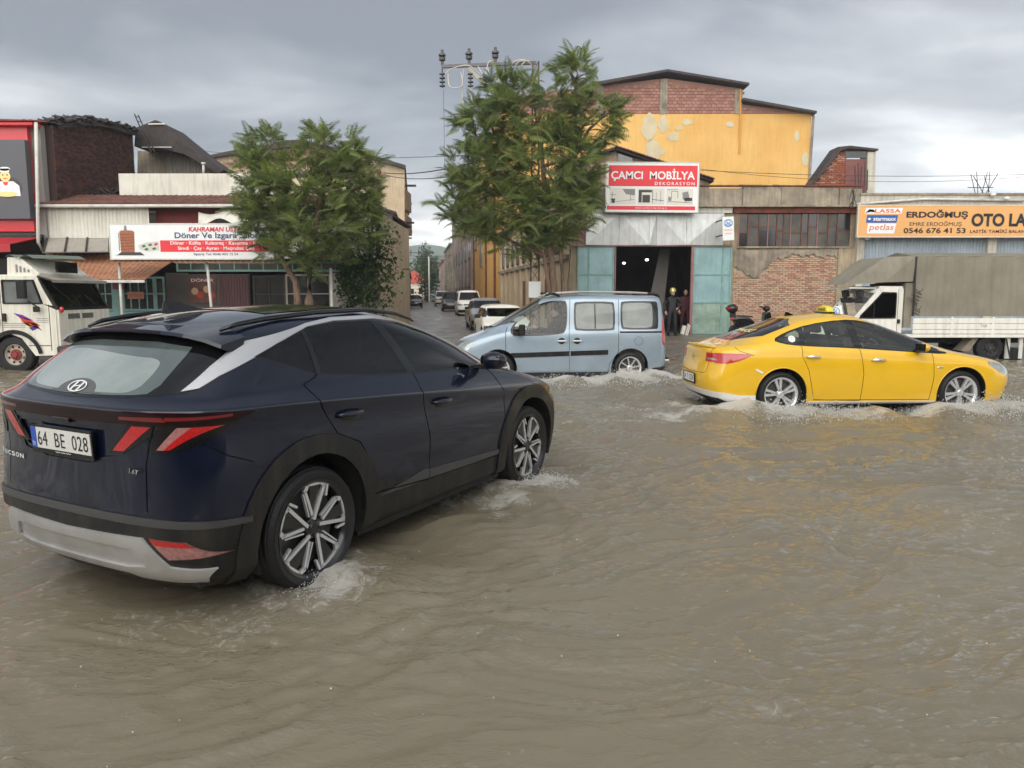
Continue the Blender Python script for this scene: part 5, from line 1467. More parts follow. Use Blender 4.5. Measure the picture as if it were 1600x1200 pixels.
 # brick panel below, its plaster fallen off
 bx0, bx1 = fx(1146), fx(1306); zt = fz(389) - .05
 def edge(x):
  t = (x) / (bx1 - bx0); v = [(0, .80), (.12, .74), (.22, .66), (.30, .80), (.38, .86), (.44, .90), (.55, .94), (.8, .93), (1, .92)]
  return interp(v, t) * (zt) + .05 * math.sin(x * 9)
 mb = MB(); bricks(mb, (bx0, Y + .02, .0), (1, 0, 0), (0, 0, 1), bx1 - bx0, zt, top=edge, depth=.035, nm=3)
 B(mb, 'brickwork', [G['br1'], G['br2'], G['br3']], kind='stuff')
 mb = MB(); n = 40; w = bx1 - bx0
 pts = [(bx0 + w * k / n, edge(w * k / n) + .05 * math.sin(k * 2.3) + .03) for k in range(n + 1)]
 mb.prism([(bx1, zt), (bx0, zt)] + pts, Y - .035, Y + .018); B(mb, 'plaster_layer', G['concrete'])
 # side wall along the side street with piers and string course
 pts = [(side_point(y), y) for y in (29.36, 53.5)]
 mb = MB(); (xa, ya), (xb, yb) = pts
 mb.poly([(xa, ya, 0), (xb, yb, 0), (xb, yb, 5.6), (xa, ya, 5.6)]); mb.poly([(xa + .3, ya, 0), (xb + .3, yb, 0), (xb + .3, yb, 5.6), (xa + .3, ya, 5.6)]); mb.poly([(xa, ya, 5.6), (xb, yb, 5.6), (xb + .3, yb, 5.6), (xa + .3, ya, 5.6)])
 B(mb, 'side_wall', G['beige'])
 d = Vector((xb - xa, yb - ya, 0)).normalized(); nrm = Vector((-d.y, d.x, 0))
 for k in range(10):
  c = Vector((xa, ya, 0)) + d * (1.2 + 2.4 * k); mb = MB(); mb.bar(c + nrm * .06, c + nrm * .06 + Vector((0, 0, 5.5)), .34, .14, up=nrm); B(mb, 'pier', G['beige'])
  if k < 9:
   c2 = c + d * 1.2
   mb = MB(); M = Matrix.Translation(c2 + nrm * .03 + Vector((0, 0, 4.1))) @ Matrix((d, nrm, Vector((0, 0, 1)))).transposed().to_4x4()
   mb.obox(M, .78, .03, .72); f = B(mb, 'window', G['steel_dark'])
   for i in range(4):
    mb = MB(); mb.obox(M @ Matrix.Translation((-.57 + .38 * i, .035, 0)), .17, .008, .66); mb.build('pane', G['dusty_pane'] if (i + k) % 3 else G['dark_pane'], f)
   if k in (1, 4):
    mb = MB(); M2 = Matrix.Translation(c2 + nrm * .03 + Vector((0, 0, 1.5))) @ Matrix((d, nrm, Vector((0, 0, 1)))).transposed().to_4x4(); mb.obox(M2, .5, .03, .9); B(mb, 'door', G['wood'])
 mb = MB(); mb.bar(Vector((xa, ya, 3.15)) + nrm * .08, Vector((xb, yb, 3.15)) + nrm * .08, .16, .18); mb.bar(Vector((xa, ya, 5.6)) + nrm * .1, Vector((xb, yb, 5.6)) + nrm * .1, .5, .14); B(mb, 'string_course', G['concrete'])
 mb = MB(); mb.box(x0 + .4, x1 - .1, Y + .4, Y + 22, 5.2, 5.3); mb.box(x1 - .3, x1, Y + .4, Y + 22, 0, 5.3); B(mb, 'roof', G['roof_dark'])
 # the room behind the open door
 mb = MB(); mb.box(fx(905), fx(1140), Y + 9, Y + 9.1, 0, 5); mb.box(x0 + .5, x0 + .6, Y + .4, Y + 9, 0, 5); mb.box(fx(1140), fx(1140) + .1, Y + .4, Y + 9, 0, 5); mb.box(x0 + .6, fx(1140), Y + .36, Y + 9, 4.95, 5.05); mb.box(x0 + .6, fx(1140), Y + .1, Y + 9, .12, .17)
 B(mb, 'room', G['dark_in'])
 mb = MB(); mb.box(fx(984), fx(995), Y + 7, Y + 7.3, .15, 4.9); B(mb, 'column', G['plaster'])
 for (px, py, yy) in ((975, 411, Y + 6), (1011, 406, Y + 4), (1034, 403, Y + 3.2)):
  p = at(px, py, yy); mb = MB(); mb.box(p.x - .05, p.x + .05, yy, yy + .05, p.z - .03, p.z + .03)
  o = mb.build('work_lamp', G['lamp'], None); tag(o, {975: 'small dim lamp glowing deep inside the open workshop', 1011: 'bright lamp inside the workshop, left of the brightest pair', 1034: 'bright lamp inside the workshop, nearest the leaning board'}[px], 'lamp', 'lamps inside the workshop')
 # leaning board, workbench, stacked panels
 mb = MB(); mb.prism([(fx(1043), fz(385)), (fx(1060), fz(385)), (fx(1048), .2), (fx(1018), .2)], Y + 1.6, Y + 1.64); tag(mb.build('board', mat('board_grey', SR(112, 108, 102), .8, var=.15)), 'large pale sheet of board leaning inside the open workshop door', 'board')
 mb = MB(); zt_ = 1.05
 mb.box(fx(985), fx(1022), Y + 2, Y + 2.8, zt_ - .06, zt_)
 for a in (fx(986), fx(1020)):
  for b in (Y + 2.05, Y + 2.7): mb.box(a - .04, a + .04, b, b + .07, .15, zt_ - .06)
 mb.box(fx(990), fx(1000), Y + 2.2, Y + 2.6, zt_, zt_ + .3); tag(mb.build('workbench', G['wood'], bevel=.01), 'wooden workbench standing in the dark of the open workshop', 'workbench')
 mb = MB(); q = Matrix.Translation((fx(1071), Y - .45, .36)) @ Matrix.Rotation(R(14), 4, 'Y')
 mb.obox(q, .02, .10, .24); mb.obox(q @ Matrix.Translation((.06, .02, -.02)), .02, .12, .22); mb.obox(q @ Matrix.Translation((-.12, .03, -.03)), .07, .06, .17)
 tag(mb.build('offcut_boards', G['white_sheet']), 'white offcut boards leaning beside the right door leaf', 'boards')
 return root

def board(name, label, cat, px0, px1, py0, py1, Y, m, thick=.08, roll=0.0, frame=None):
 """a flat sign: an Empty with a board and a local frame whose origin is the lower left corner of the print face"""
 a = at(px0, py1, Y); b = at(px1, py0, Y); w, h = b.x - a.x, b.z - a.z
 root = empty(name, (a.x, Y, a.z), 0, label, cat); root.rotation_euler = (0, R(roll), 0)
 mb = MB(); mb.box(0, w, 0, thick, 0, h); mb.build('board', m, root, bevel=.006)
 if frame:
  mb = MB(); t = .035
  for q in ((-t, w + t, -.01, thick + .01, -t, 0), (-t, w + t, -.01, thick + .01, h, h + t), (-t, 0, -.01, thick + .01, 0, h), (w, w + t, -.01, thick + .01, 0, h)): mb.box(*q)
  mb.build('frame', frame, root)
 sx = w / (px1 - px0); sz = h / (py1 - py0)
 U = lambda px, py: ((px - px0) * sx, (py1 - py) * sz)
 def panel(x0, x1, y0, y1, m, off=.004, nm='printed_panel'):
  (a0, c0), (a1, c1) = U(x0, y1), U(x1, y0); mb = MB(); mb.poly([(a0, -off, c0), (a1, -off, c0), (a1, -off, c1), (a0, -off, c1)]); return mb.build(nm, m, root)
 def txt(s, x0, x1, y0, y1, m, off=.009, **k):
  (a0, c0), (a1, c1) = U(x0, y1), U(x1, y0)
  return text(s, m, face_M((a0, -off, c0), (1, 0, 0)), a1 - a0, c1 - c0, root, **k)
 def shape(pts, m, off=.006, nm='printed_mark'):
  mb = MB(); mb.poly([(U(*p)[0], -off, U(*p)[1]) for p in pts]); return mb.build(nm, m, root)
 root_fns = (U, panel, txt, shape)
 return root, root_fns

def build_signs():
 ink = G
 # furniture workshop sign
 r, (U, panel, txt, shape) = board('shop_sign', 'red and white furniture shop sign above the metal pediment', 'sign', 947, 1092, 254, 330, 28.45, G['signwhite'], .10, roll=.4, frame=G['white_sheet'])
 panel(950, 1090, 258, 290.5, G['signred']); panel(948.5, 1088, 321.5, 327.5, G['signred'])
 txt('ÇAMCI  MOBİLYA', 954, 1086, 263, 282.5, MT['white_letter'], bold=.022)
 txt('DEKORASYON', 1023, 1086, 283.5, 288.5, MT['white_letter'], spacing=1.4, bold=.01)
 txt('FERDİ ÇAMCI 0 546 453 28 41', 993, 1043, 323, 326, MT['white_letter'])
 rnd = random.Random(4)
 for (a, b) in ((952, 993), (997, 1039), (1042, 1084)):
  panel(a, b, 294, 319, mat('sketch_paper', SR(216, 212, 200), .5), .005)
 def line(p, q, w=.8, m='ink_dark'):
  d = Vector((q[0] - p[0], q[1] - p[1])); L_ = d.length or 1; n = Vector((-d.y, d.x)) / L_ * w / 2
  shape([(p[0] + n.x, p[1] + n.y), (q[0] + n.x, q[1] + n.y), (q[0] - n.x, q[1] - n.y), (p[0] - n.x, p[1] - n.y)], ink[m], .007)
 shape([(972, 295), (992, 295), (992, 305), (978, 303)], G['ink_grey']); line((953, 316), (992, 311), .5); line((956, 300), (956, 313), .7); line((953, 304), (962, 304), .6); line((985, 303), (985, 314), .8, 'ink_grey'); shape([(954, 310), (961, 310), (960, 317), (956, 317)], G['ink_dark'])
 shape([(998, 296), (1019, 296), (1019, 300), (1003, 300), (1003, 316), (998, 316)], G['ink_dark']); shape([(1004, 304), (1016, 304), (1016, 316), (1004, 316)], G['ink_dark']); line((1020, 296), (1020, 317), .8); line((1026, 300), (1026, 315), .6, 'ink_grey'); line((1033, 297), (1033, 316), .8, 'ink_grey'); line((1019, 311), (1038, 313), .9)
 line((1043, 296), (1060, 294.5), .6); line((1050, 298), (1060, 298), .7); line((1050, 298), (1050, 309), .7); line((1060, 298), (1060, 309), .7); shape([(1067, 300), (1076, 298), (1079, 310), (1068, 311)], G['ink_grey']); line((1044, 314), (1083, 316), .7); shape([(1070, 309), (1083, 308), (1083, 313), (1071, 314)], G['ink_dark']); shape([(1045, 306), (1050, 308), (1050, 313), (1045, 313)], G['ink_grey'])
 # tyre shop sign
 r, (U, panel, txt, shape) = board('tyre_shop_sign', 'long orange tyre shop sign with black lettering and three brand marks', 'sign', 1340, 1706, 321.5, 369.5, 28.45, G['signorange'], .10, frame=G['white_sheet'])
 shape([(1351, 325), (1409, 325), (1407, 334), (1349, 334)], G['signwhite']); txt('LASSA', 1365, 1406, 326.5, 332.5, G['ink_orange'], bold=.03, spacing=1.1)
 shape([(1350, 333), (1356, 327), (1363, 327.5), (1366, 332), (1358, 331)], G['ink_orange'])
 shape([(1353, 336), (1402, 336), (1400, 348), (1352, 348)], G['signblue'], .006); txt('starmaxx', 1363, 1399, 339.5, 345, MT['white_letter'], .010, bold=.02)
 shape([(1354, 342), (1357, 340), (1360, 342), (1357, 344)], MT['white_letter'], .010)
 shape([(1355, 349), (1400, 349), (1397, 365), (1354, 365)], G['signwhite']); txt('petlas', 1357, 1396, 350.5, 362, mat('ink_terracotta', SR(208, 118, 92), .5), bold=.01, shear=.15)
 txt('ERDOĞMUŞ', 1415, 1512, 327.5, 342.5, MT['black_letter'], bold=.035)
 txt('EMRE ERDOĞMUŞ', 1421, 1503, 345, 354.5, G['ink_dark'])
 txt('0546 676 41 53', 1412, 1510, 356, 364.5, MT['black_letter'], bold=.02)
 txt('OTO LASTİK', 1518, 1656, 327, 354, MT['black_letter'], bold=.04)
 txt('LASTİK TAMİRİ BALANS AYAR', 1517, 1632, 357.5, 364, MT['black_letter'], bold=.01)
 # blade sign with blue oval
 r, (U, panel, txt, shape) = board('blade_sign', 'small white hanging sign with a blue oval at the end of the pediment', 'sign', 1129.5, 1148.5, 339, 376, 28.1, G['signwhite'], .07, roll=-3)
 c = (1139, 349); shape([(c[0] + 7.6 * math.cos(t), c[1] + 6.0 * math.sin(t)) for t in [2 * PI * k / 28 for k in range(28)]], mat('oval_blue', SR(70, 140, 190), .4), .006)
 shape([(c[0] + 6.6 * math.cos(t), c[1] + 4.0 * math.sin(t)) for t in [2 * PI * k / 28 for k in range(28)]], MT['white_letter'], .008); txt('ÜNO', 1134, 1144, 345.6, 352.6, G['signblue'], .011, bold=.03, shear=.2)
 shape([(1132, 358), (1146, 358), (1146, 361), (1132, 361)], mat('ink_faded', SR(226, 196, 180), .5)); shape([(1133, 364), (1145, 364), (1145, 366.5), (1133, 366.5)], mat('ink_faded', SR(226, 196, 180), .5))
 mb = MB(); mb.bar((-.02, .03, .2), (-.02, .95, .2), .04, .04); mb.bar((-.02, .03, .75), (-.02, .95, .75), .04, .04); mb.build('bracket', G['steel_dark'], r)
 # kebab restaurant sign on posts
 Y = 24.3
 r, (U, panel, txt, shape) = board('restaurant_sign', 'long white kebab restaurant sign on slim posts with red menu band', 'sign', 174, 425, 350.5, 404, Y, G['signwhite'], .14, frame=G['white_sheet'])
 panel(251, 424, 375.5, 393.5, G['signred'])
 txt('KAHRAMAN USTA', 296, 377, 354.5, 362, G['ink_red'], bold=.03, shear=.15)
 txt('Döner Ve Izgara Salonu', 274, 412, 363, 375, G['ink_navy'], bold=.02)
 txt('Döner · Köfte · Kokoreç · Kavurma · Tost', 267, 409, 376.8, 383.5, MT['white_letter'], bold=.015)
 txt('Simdi · Çay · Ayran · Meşrubat Çeş.', 278, 398, 385, 392, MT['white_letter'], bold=.015)
 txt('Sipariş Tel: 0546 453 15 54', 302, 371, 395, 400, G['ink_dark'], bold=.01)
 shape([(184, 398), (190, 394), (220, 394), (226, 399), (180, 399)], G['ink_dark'], .005); shape([(190, 394), (189, 362), (192, 360), (208, 360), (212, 362), (211, 394)], mat('ink_kebab', SR(176, 104, 66), .5, var=.5, vscale=14), .006)
 for k in range(6): shape([(190, 366 + k * 4.6), (211, 365 + k * 4.6), (211, 366 + k * 4.6), (190, 367.2 + k * 4.6)], mat('ink_kebab_dark', SR(120, 58, 38), .5), .008)
 shape([(197, 352.5), (200, 352.5), (201, 360), (196, 360)], G['ink_grey']); shape([(187, 364), (188.5, 364), (188.5, 392), (187, 392)], G['ink_grey'])
 shape([(217, 383), (232, 378), (249, 377), (249, 391), (232, 393), (219, 390)], G['ink_pale'], .005)
 for (a, b) in ((222, 384), (232, 382), (241, 381), (226, 389), (238, 388)): shape([(a, b), (a + 5, b - 2), (a + 7, b + 1), (a + 2, b + 3)], G['ink_red'] if a % 2 else mat('ink_green', SR(70, 110, 60), .5), .008)
 # corrugated edge and posts
 mb = MB(); corrug(mb, (0, -.06, -.13), (1, 0, 0), (0, .6, .2), U(425, 404)[0], .5, .18, .022); mb.build('corrugated_edge', G['rust_sheet'], r)
 for (px, lean) in ((183, 0), (326, .10), (515, 0)):
  x = xat(px, Y, 2) - r.location.x; mb = MB(); zg = -r.location.z + .1
  mb.tube([(x - lean, .2, -.02 if px < 500 else -.3), (x + lean * .3, .2, zg)], .045, 10); mb.build('post', G['white_pole'], r, smooth=True)
 # chef sign on the red building
 r, (U, panel, txt, shape) = board('chef_sign', 'dark grey box sign with a cartoon cook, hung on the red facade', 'sign', -60, 38, 218, 342, 26.35, mat('sign_charcoal', SR(74, 76, 82), .4), .30)
 W_ = MT['white_letter']; SK = mat('ink_skin', SR(240, 214, 140), .5); el = lambda cx, cy, rx, ry, m, off, n=20: shape([(cx + rx * math.cos(2 * PI * k / n), cy + ry * math.sin(2 * PI * k / n)) for k in range(n)], m, off)
 el(10, 293, 20, 17, G['ink_dark'], .004); shape([(-10, 292), (0, 283), (18, 283), (26, 290), (27, 306), (-12, 306)], W_, .007); el(7, 275, 7.5, 8.5, SK, .009); el(7, 263.5, 8, 3.2, W_, .012); shape([(0, 263), (14, 263), (13, 269), (1, 269)], W_, .012)
 shape([(3, 284), (11, 284), (9, 289), (5, 289)], G['signred'], .014); el(8, 303, 15, 4.2, SK, .012); shape([(3, 278), (11, 278), (7, 280)], G['signred'], .014); el(4, 273, 1, 1.3, G['ink_dark'], .014); el(10, 273, 1, 1.3, G['ink_dark'], .014)

# ------------------------------------------------------------------ tyre shop to the right
def build_tyre_shop():
 Y = 28.9; fx = lambda px, z=3: xat(px, Y, z); fz = lambda py: zat(py, Y)
 x0, x1 = fx(1339), fx(1960)
 root = empty('tyre_shop', (0, 0, 0), 0, 'flat roofed pale concrete shop with blue-grey corrugated shutters under the orange sign', 'building')
 mb = MB(); mb.box(x0, x1, Y - .05, Y + .4, fz(370), fz(305)); mb.box(x0, x1, Y + .4, Y + 14, 5.2, 5.4); mb.box(x0, x0 + .3, Y + .4, Y + 14, 0, 5.2); mb.box(x1, x1 + .3, Y, Y + 14, 0, 5.5); mb.build('wall', G['concrete_l'], root, bevel=.02)
 mb = MB(); mb.box(x0 - .02, x1, Y - .10, Y + .45, fz(305), fz(302)); mb.build('coping', G['concrete'], root)
 cols = [(1338, 1349), (1541, 1555), (1750, 1764), (1940, 1954)]
 for a, b in cols:
  mb = MB(); mb.box(fx(a), fx(b), Y - .04, Y + .3, 0, fz(370) - .003); mb.build('column', G['concrete_l'], root, bevel=.02)
 for (a, b), (c, d) in zip(cols, cols[1:]):
  mb = MB(); corrug(mb, (fx(b), Y + .14, .1), (1, 0, 0), (0, 0, 1), fx(c) - fx(b), fz(371) - .1, .12, .018); mb.build('shutter', mat('blue_grey_sheet', SR(172, 184, 192), .5, .15, col2=SR(140, 154, 166), vscale=.8, streak=True, grime=.25, space='Geometry'), root, smooth=True)
 # pipes, lamp and crooked cable tray on the parapet
 mb = MB(); mb.tube([at(1338, 319, Y - .12), at(1445, 311, Y - .12), at(1600, 313, Y - .12)], .05, 6); mb.build('downpipe', G['white_pole'], root, smooth=True)
 for (px, py) in ((1355, 372), (1552, 304), (1573, 310)):
  p = at(px, py, Y - .2); mb = MB(); mb.ball(p, .10, .10, .07, 10, 6); mb.bar(p, p + Vector((0, .2, .02)), .04, .04)
  tag(mb.build('security_camera', MT['white_letter'], smooth=True), {1355: 'small white camera below the left end of the orange sign', 1552: 'small white camera on the roof edge beside the rebar', 1573: 'white camera on the parapet right of the rebar'}[px], 'camera', 'cameras on the tyre shop')
 mb = MB()
 for (a, b, c, d) in ((1517, 272, 1524, 303), (1526, 268, 1528, 303), (1543, 269, 1534, 303), (1547, 266, 1544, 303), (1560, 270, 1540, 303), (1512, 293, 1552, 293), (1521, 275, 1537, 303), (1538, 275, 1546, 300)):
  mb.tube([at(a, b, Y + .1), at(c, d, Y + .1)], .014, 5)
 tag(mb.build('rebar', G['steel_dark']), 'tangle of bare reinforcing rods sticking up from the flat roof', 'rods')
 # roof cabin with sloping brick wall behind
 Y2 = 32.0; q = lambda px, py: at(px, py, Y2)
 r2 = empty('roof_cabin', (0, 0, 0), 0, 'small brick rooftop cabin with steep slope and rusty steel door', 'building')
 def pl(pts, y0, y1, m, nm, **k):
  mb = MB(); mb.prism([(p.x, p.z) for p in [q(*s) for s in pts]], y0, y1); return mb.build(nm, m, r2, **k)
 pl([(1262, 300), (1263, 290), (1306, 236), (1320, 234), (1320, 300)], Y2, Y2 + .5, G['rust'], 'wall')
 mb = MB(); o = q(1264, 298); w = q(1320, 298).x - o.x
 bricks(mb, (o.x, Y2, o.z), (1, 0, 0), (0, 0, 1), w, q(1320, 236).z - o.z, top=lambda x: .05 + x * 1.28, depth=.03, nm=2); mb.build('brickwork', [G['br1'], mat('brick_orange', SR(158, 92, 70), .9, var=.3, vscale=8)], r2, kind='stuff')
 pl([(1320, 300), (1320, 249), (1352, 249), (1352, 300)], Y2 - .06, Y2 + .02, mat('rust_door', SR(128, 78, 74), .7, var=.3, vscale=3, streak=True, grime=.3), 'door')
 pl([(1320, 247), (1320, 237), (1353, 237), (1353, 247)], Y2 - .05, Y2 + .02, G['dark_pane'], 'window')
 pl([(1353, 302), (1354, 238), (1367, 238), (1365, 302)], Y2 - .10, Y2 + .6, G['concrete_l'], 'column')
 pl([(1258, 298), (1262, 297), (1310, 237), (1324, 233), (1368, 237), (1369, 234), (1325, 229), (1306, 231)], Y2 - .22, Y2 + .6, G['roof_dark'], 'roof')
 mb = MB(); 
 for (a, b, c, d) in ((1327, 262, 1328, 300), (1332, 258, 1333, 300), (1337, 263, 1336, 300), (1343, 256, 1341, 300), (1347, 268, 1346, 300)): mb.tube([q(a, b) + Vector((0, -.5, 0)), q(c, d) + Vector((0, -.5, 0))], .02, 5)
 tag(mb.build('rebar', G['steel_dark']), 'bare reinforcing rods in front of the rusty rooftop door', 'rods')
 # cables on the wall between the two buildings
 mb = MB(); rnd = random.Random(8)
 for k in range(7):
  x = xat(1334 + rnd.uniform(-4, 5), 28.6, 5); mb.tube([(x, 28.7, fz(296)), (x + rnd.uniform(-.1, .1), 28.68, fz(312)), (x + rnd.uniform(-.15, .15), 28.66, fz(326))], .012, 5)
 tag(mb.build('cable_bundle', G['steel_dark']), 'knot of black cables hanging where the two parapets meet', 'cables')

# ------------------------------------------------------------------ yellow gabled building behind
def build_yellow():
 Y = 54.0; root = empty('yellow_building', (0, 0, 0), 0, 'tall building with flaking yellow wall under a rose brick gable', 'building')
 q = lambda px, py: at(px, py, Y); xz = lambda L: [(p.x, p.z) for p in [q(*s) for s in L]]
 xl = side_point(Y); zl = q(0, 178).z
 ridge = q(1040, 122)
 mb = MB(); mb.prism([(xl, 0), (q(1262, 300).x, 0), q(1268, 178).xz[:] if False else (q(1268, 178).x, zl), (xl, zl)], Y, Y + 24); mb.build('wall', G['yellow'], root)
 mb = MB(); mb.prism([(xl, zl), (q(1162, 178).x, zl), (q(1158, 138).x, q(0, 138).z), (ridge.x, ridge.z), (xl, q(0, 152).z)], Y + .04, Y + 24); mb.prism([(q(1163, 178).x, zl), (q(1268, 178).x, zl), (q(1268, 178).x, q(0, 177).z), (q(1163, 160).x, q(0, 163).z)], Y + .04, Y + 24); mb.build('gable_wall', G['rosemortar'], root)
 # hollow-block courses
 def topf(x): return interp([(xl, q(0, 154).z), (ridge.x, q(0, 126).z), (q(1160, 140).x, q(0, 141).z), (q(1162, 140).x, q(0, 165).z), (q(1268, 178).x, q(0, 178).z)], x) - zl - .05
 mb = MB(); bricks(mb, (xl, Y + .04, zl + .03), (1, 0, 0), (0, 0, 1), q(1266, 178).x - xl, 2.9, .30, .19, .022, .05, top=lambda x: topf(xl + x), nm=2); mb.build('blockwork', [G['rosebrick'], mat('rose_block_dark', SR(152, 108, 95), .9, var=.2, vscale=3)], root, kind='stuff')
 for a, b, c in ((1031, 1043, 124), (1148, 1160, 140), (932, 943, 135)):
  mb = MB(); mb.box(q(a, 150).x, q(b, 150).x, Y - .05, Y + .04, zl, q(0, c).z); mb.build('column', G['concrete'], root)
 # flaked patches: bare render, slightly sunken edges
 def patch(c, r, seed):
  rnd = random.Random(seed); n = 22
  pts = []
  for k in range(n):
   t = 2 * PI * k / n; f = rnd.uniform(.72, 1.12); pts.append((c[0] + r[0] * f * math.cos(t), c[1] + r[1] * f * math.sin(t)))
  mb = MB(); mb.prism(xz(pts), Y - .025, Y + .01); mb.build('bare_patch', mat('bare_render', SR(202, 192, 160), .95, col2=SR(186, 172, 140), vscale=.8, space='Geometry'), root)
 for k, (c, r) in enumerate((((1014, 200), (12, 22)), ((1036, 194), (9, 15)), ((1022, 236), (16, 17)), ((1052, 214), (10, 8)), ((1074, 191), (10, 5)), ((1140, 194), (7, 5)), ((1245, 213), (4, 10)), ((1258, 250), (7, 12)), ((1060, 200), (6, 4)))): patch(c, r, k)
 mb = MB()
 mb.prism(xz([(xl and 930, 137), (1040, 116), (1166, 137), (1166, 133.5), (1040, 112.5), (925, 133)]), Y - .7, Y + 24.4)
 mb.build('roof', G['roof_dark'], root)
 mb = MB(); mb.prism(xz([(1158, 160), (1271, 180), (1271, 176.5), (1158, 156)]), Y - .6, Y + 24.4); mb.build('side_roof', G['roof_dark'], root)
 mb = MB(); mb.tube([q(1269, 180) + Vector((.05, -.1, 0)), q(1262, 292) + Vector((.05, -.1, 0))], .09, 6); mb.build('downpipe', G['concrete'], root)
 mb = MB(); mb.tube([q(1156, 140) + Vector((0, -.12, 0)), q(1156, 178) + Vector((0, -.12, 0)), q(1155, 240) + Vector((0, -.08, 0))], .06, 6); mb.build('downpipe', mat('pipe_yellow', SR(205, 150, 64), .7), root)
 # street side: yellow bay with window
 a, b = side_point(54), side_point(78)
 mb = MB(); mb.poly([(a - .02, 54, 0), (b - .02, 78, 0), (b - .02, 78, 13.5), (a - .02, 54, zl)]); mb.build('street_wall', G['yellow'], root)
 d = Vector((b - a, 24, 0)).normalized(); n = Vector((-d.y, d.x, 0))
 for (s, z, w, h) in ((14, 5.2, .9, 1.6), (14, 9.2, .9, 1.6), (6, 7.5, .9, 1.6), (20, 7.0, .9, 1.6)):
  c = Vector((a, 54, 0)) + d * s; M = Matrix.Translation(c + n * .05 + Vector((0, 0, z))) @ Matrix((d, n, Vector((0, 0, 1)))).transposed().to_4x4()
  mb = MB(); mb.obox(M, w, .08, h * .7); f = mb.build('window', G['concrete'], root)
  for i in (-1, 1):
   mb = MB(); mb.obox(M @ Matrix.Translation((i * w * .45, .085, 0)), w * .40, .01, h * .6); mb.build('pane', G['dusty_pane'], f)
 for s in (2.0, 9.0, 22):
  c = Vector((a, 54, 0)) + d * s + n * .12; mb = MB(); mb.tube([c, c + Vector((0, 0, 11))], .09, 6); mb.build('downpipe', G['rust'], root)
 # small tiled gable standing on the workshop roof
 r2 = empty('roof_shed', (0, 0, 0), 0, 'small brick shed with sloping tiled roof rising behind the furniture sign', 'building')
 Y3 = 33.5; q3 = lambda px, py: at(px, py, Y3); xz3 = lambda L: [(p.x, p.z) for p in [q3(*s) for s in L]]
 mb = MB(); mb.prism(xz3([(880, 300), (880, 255), (962, 236), (1108, 285), (1108, 300)]), Y3, Y3 + 5); mb.build('wall', G['plaster'], r2)
 o = q3(922, 300); mb = MB(); bricks(mb, (o.x, Y3, o.z), (1, 0, 0), (0, 0, 1), q3(952, 300).x - o.x, 1.4, .21, .07, .014, .03, nm=3); mb.build('brickwork', [G['rosebrick'], G['br3'], G['br2']], r2, kind='stuff')
 mb = MB(); mb.prism(xz3([(966, 252), (966, 236.5), (988, 240), (988, 254)]), Y3 - .03, Y3 + .02); mb.build('opening', G['dark_pane'], r2)
 mb = MB(); a_, b_ = q3(960, 231), q3(1113, 282); u = (b_ - a_); L_ = u.length
 tiles(mb, a_ + Vector((0, -.25, .03)), (0, 1, 0), -u, .9, .1) if False else None
 mb.prism(xz3([(958, 235), (964, 230), (1113, 280), (1112, 286)]), Y3 - .3, Y3 + 5.2); mb.prism(xz3([(964, 230), (960, 235), (876, 262), (876, 257)]), Y3 - .3, Y3 + 5.2); mb.build('roof', G['roof_dark'], r2)
 for k in range(26):
  t = (k + .5) / 26; p = a_ + u * t; mb = MB(); mb.obox(Matrix.Translation(p + Vector((0, -.28, .02))) @ Matrix.Rotation(math.atan2(-u.z, u.x), 4, 'Y') @ Matrix.Rotation(R(6), 4, 'Y'), .085, .16, .022); mb.build('tile', G['tile'], r2)

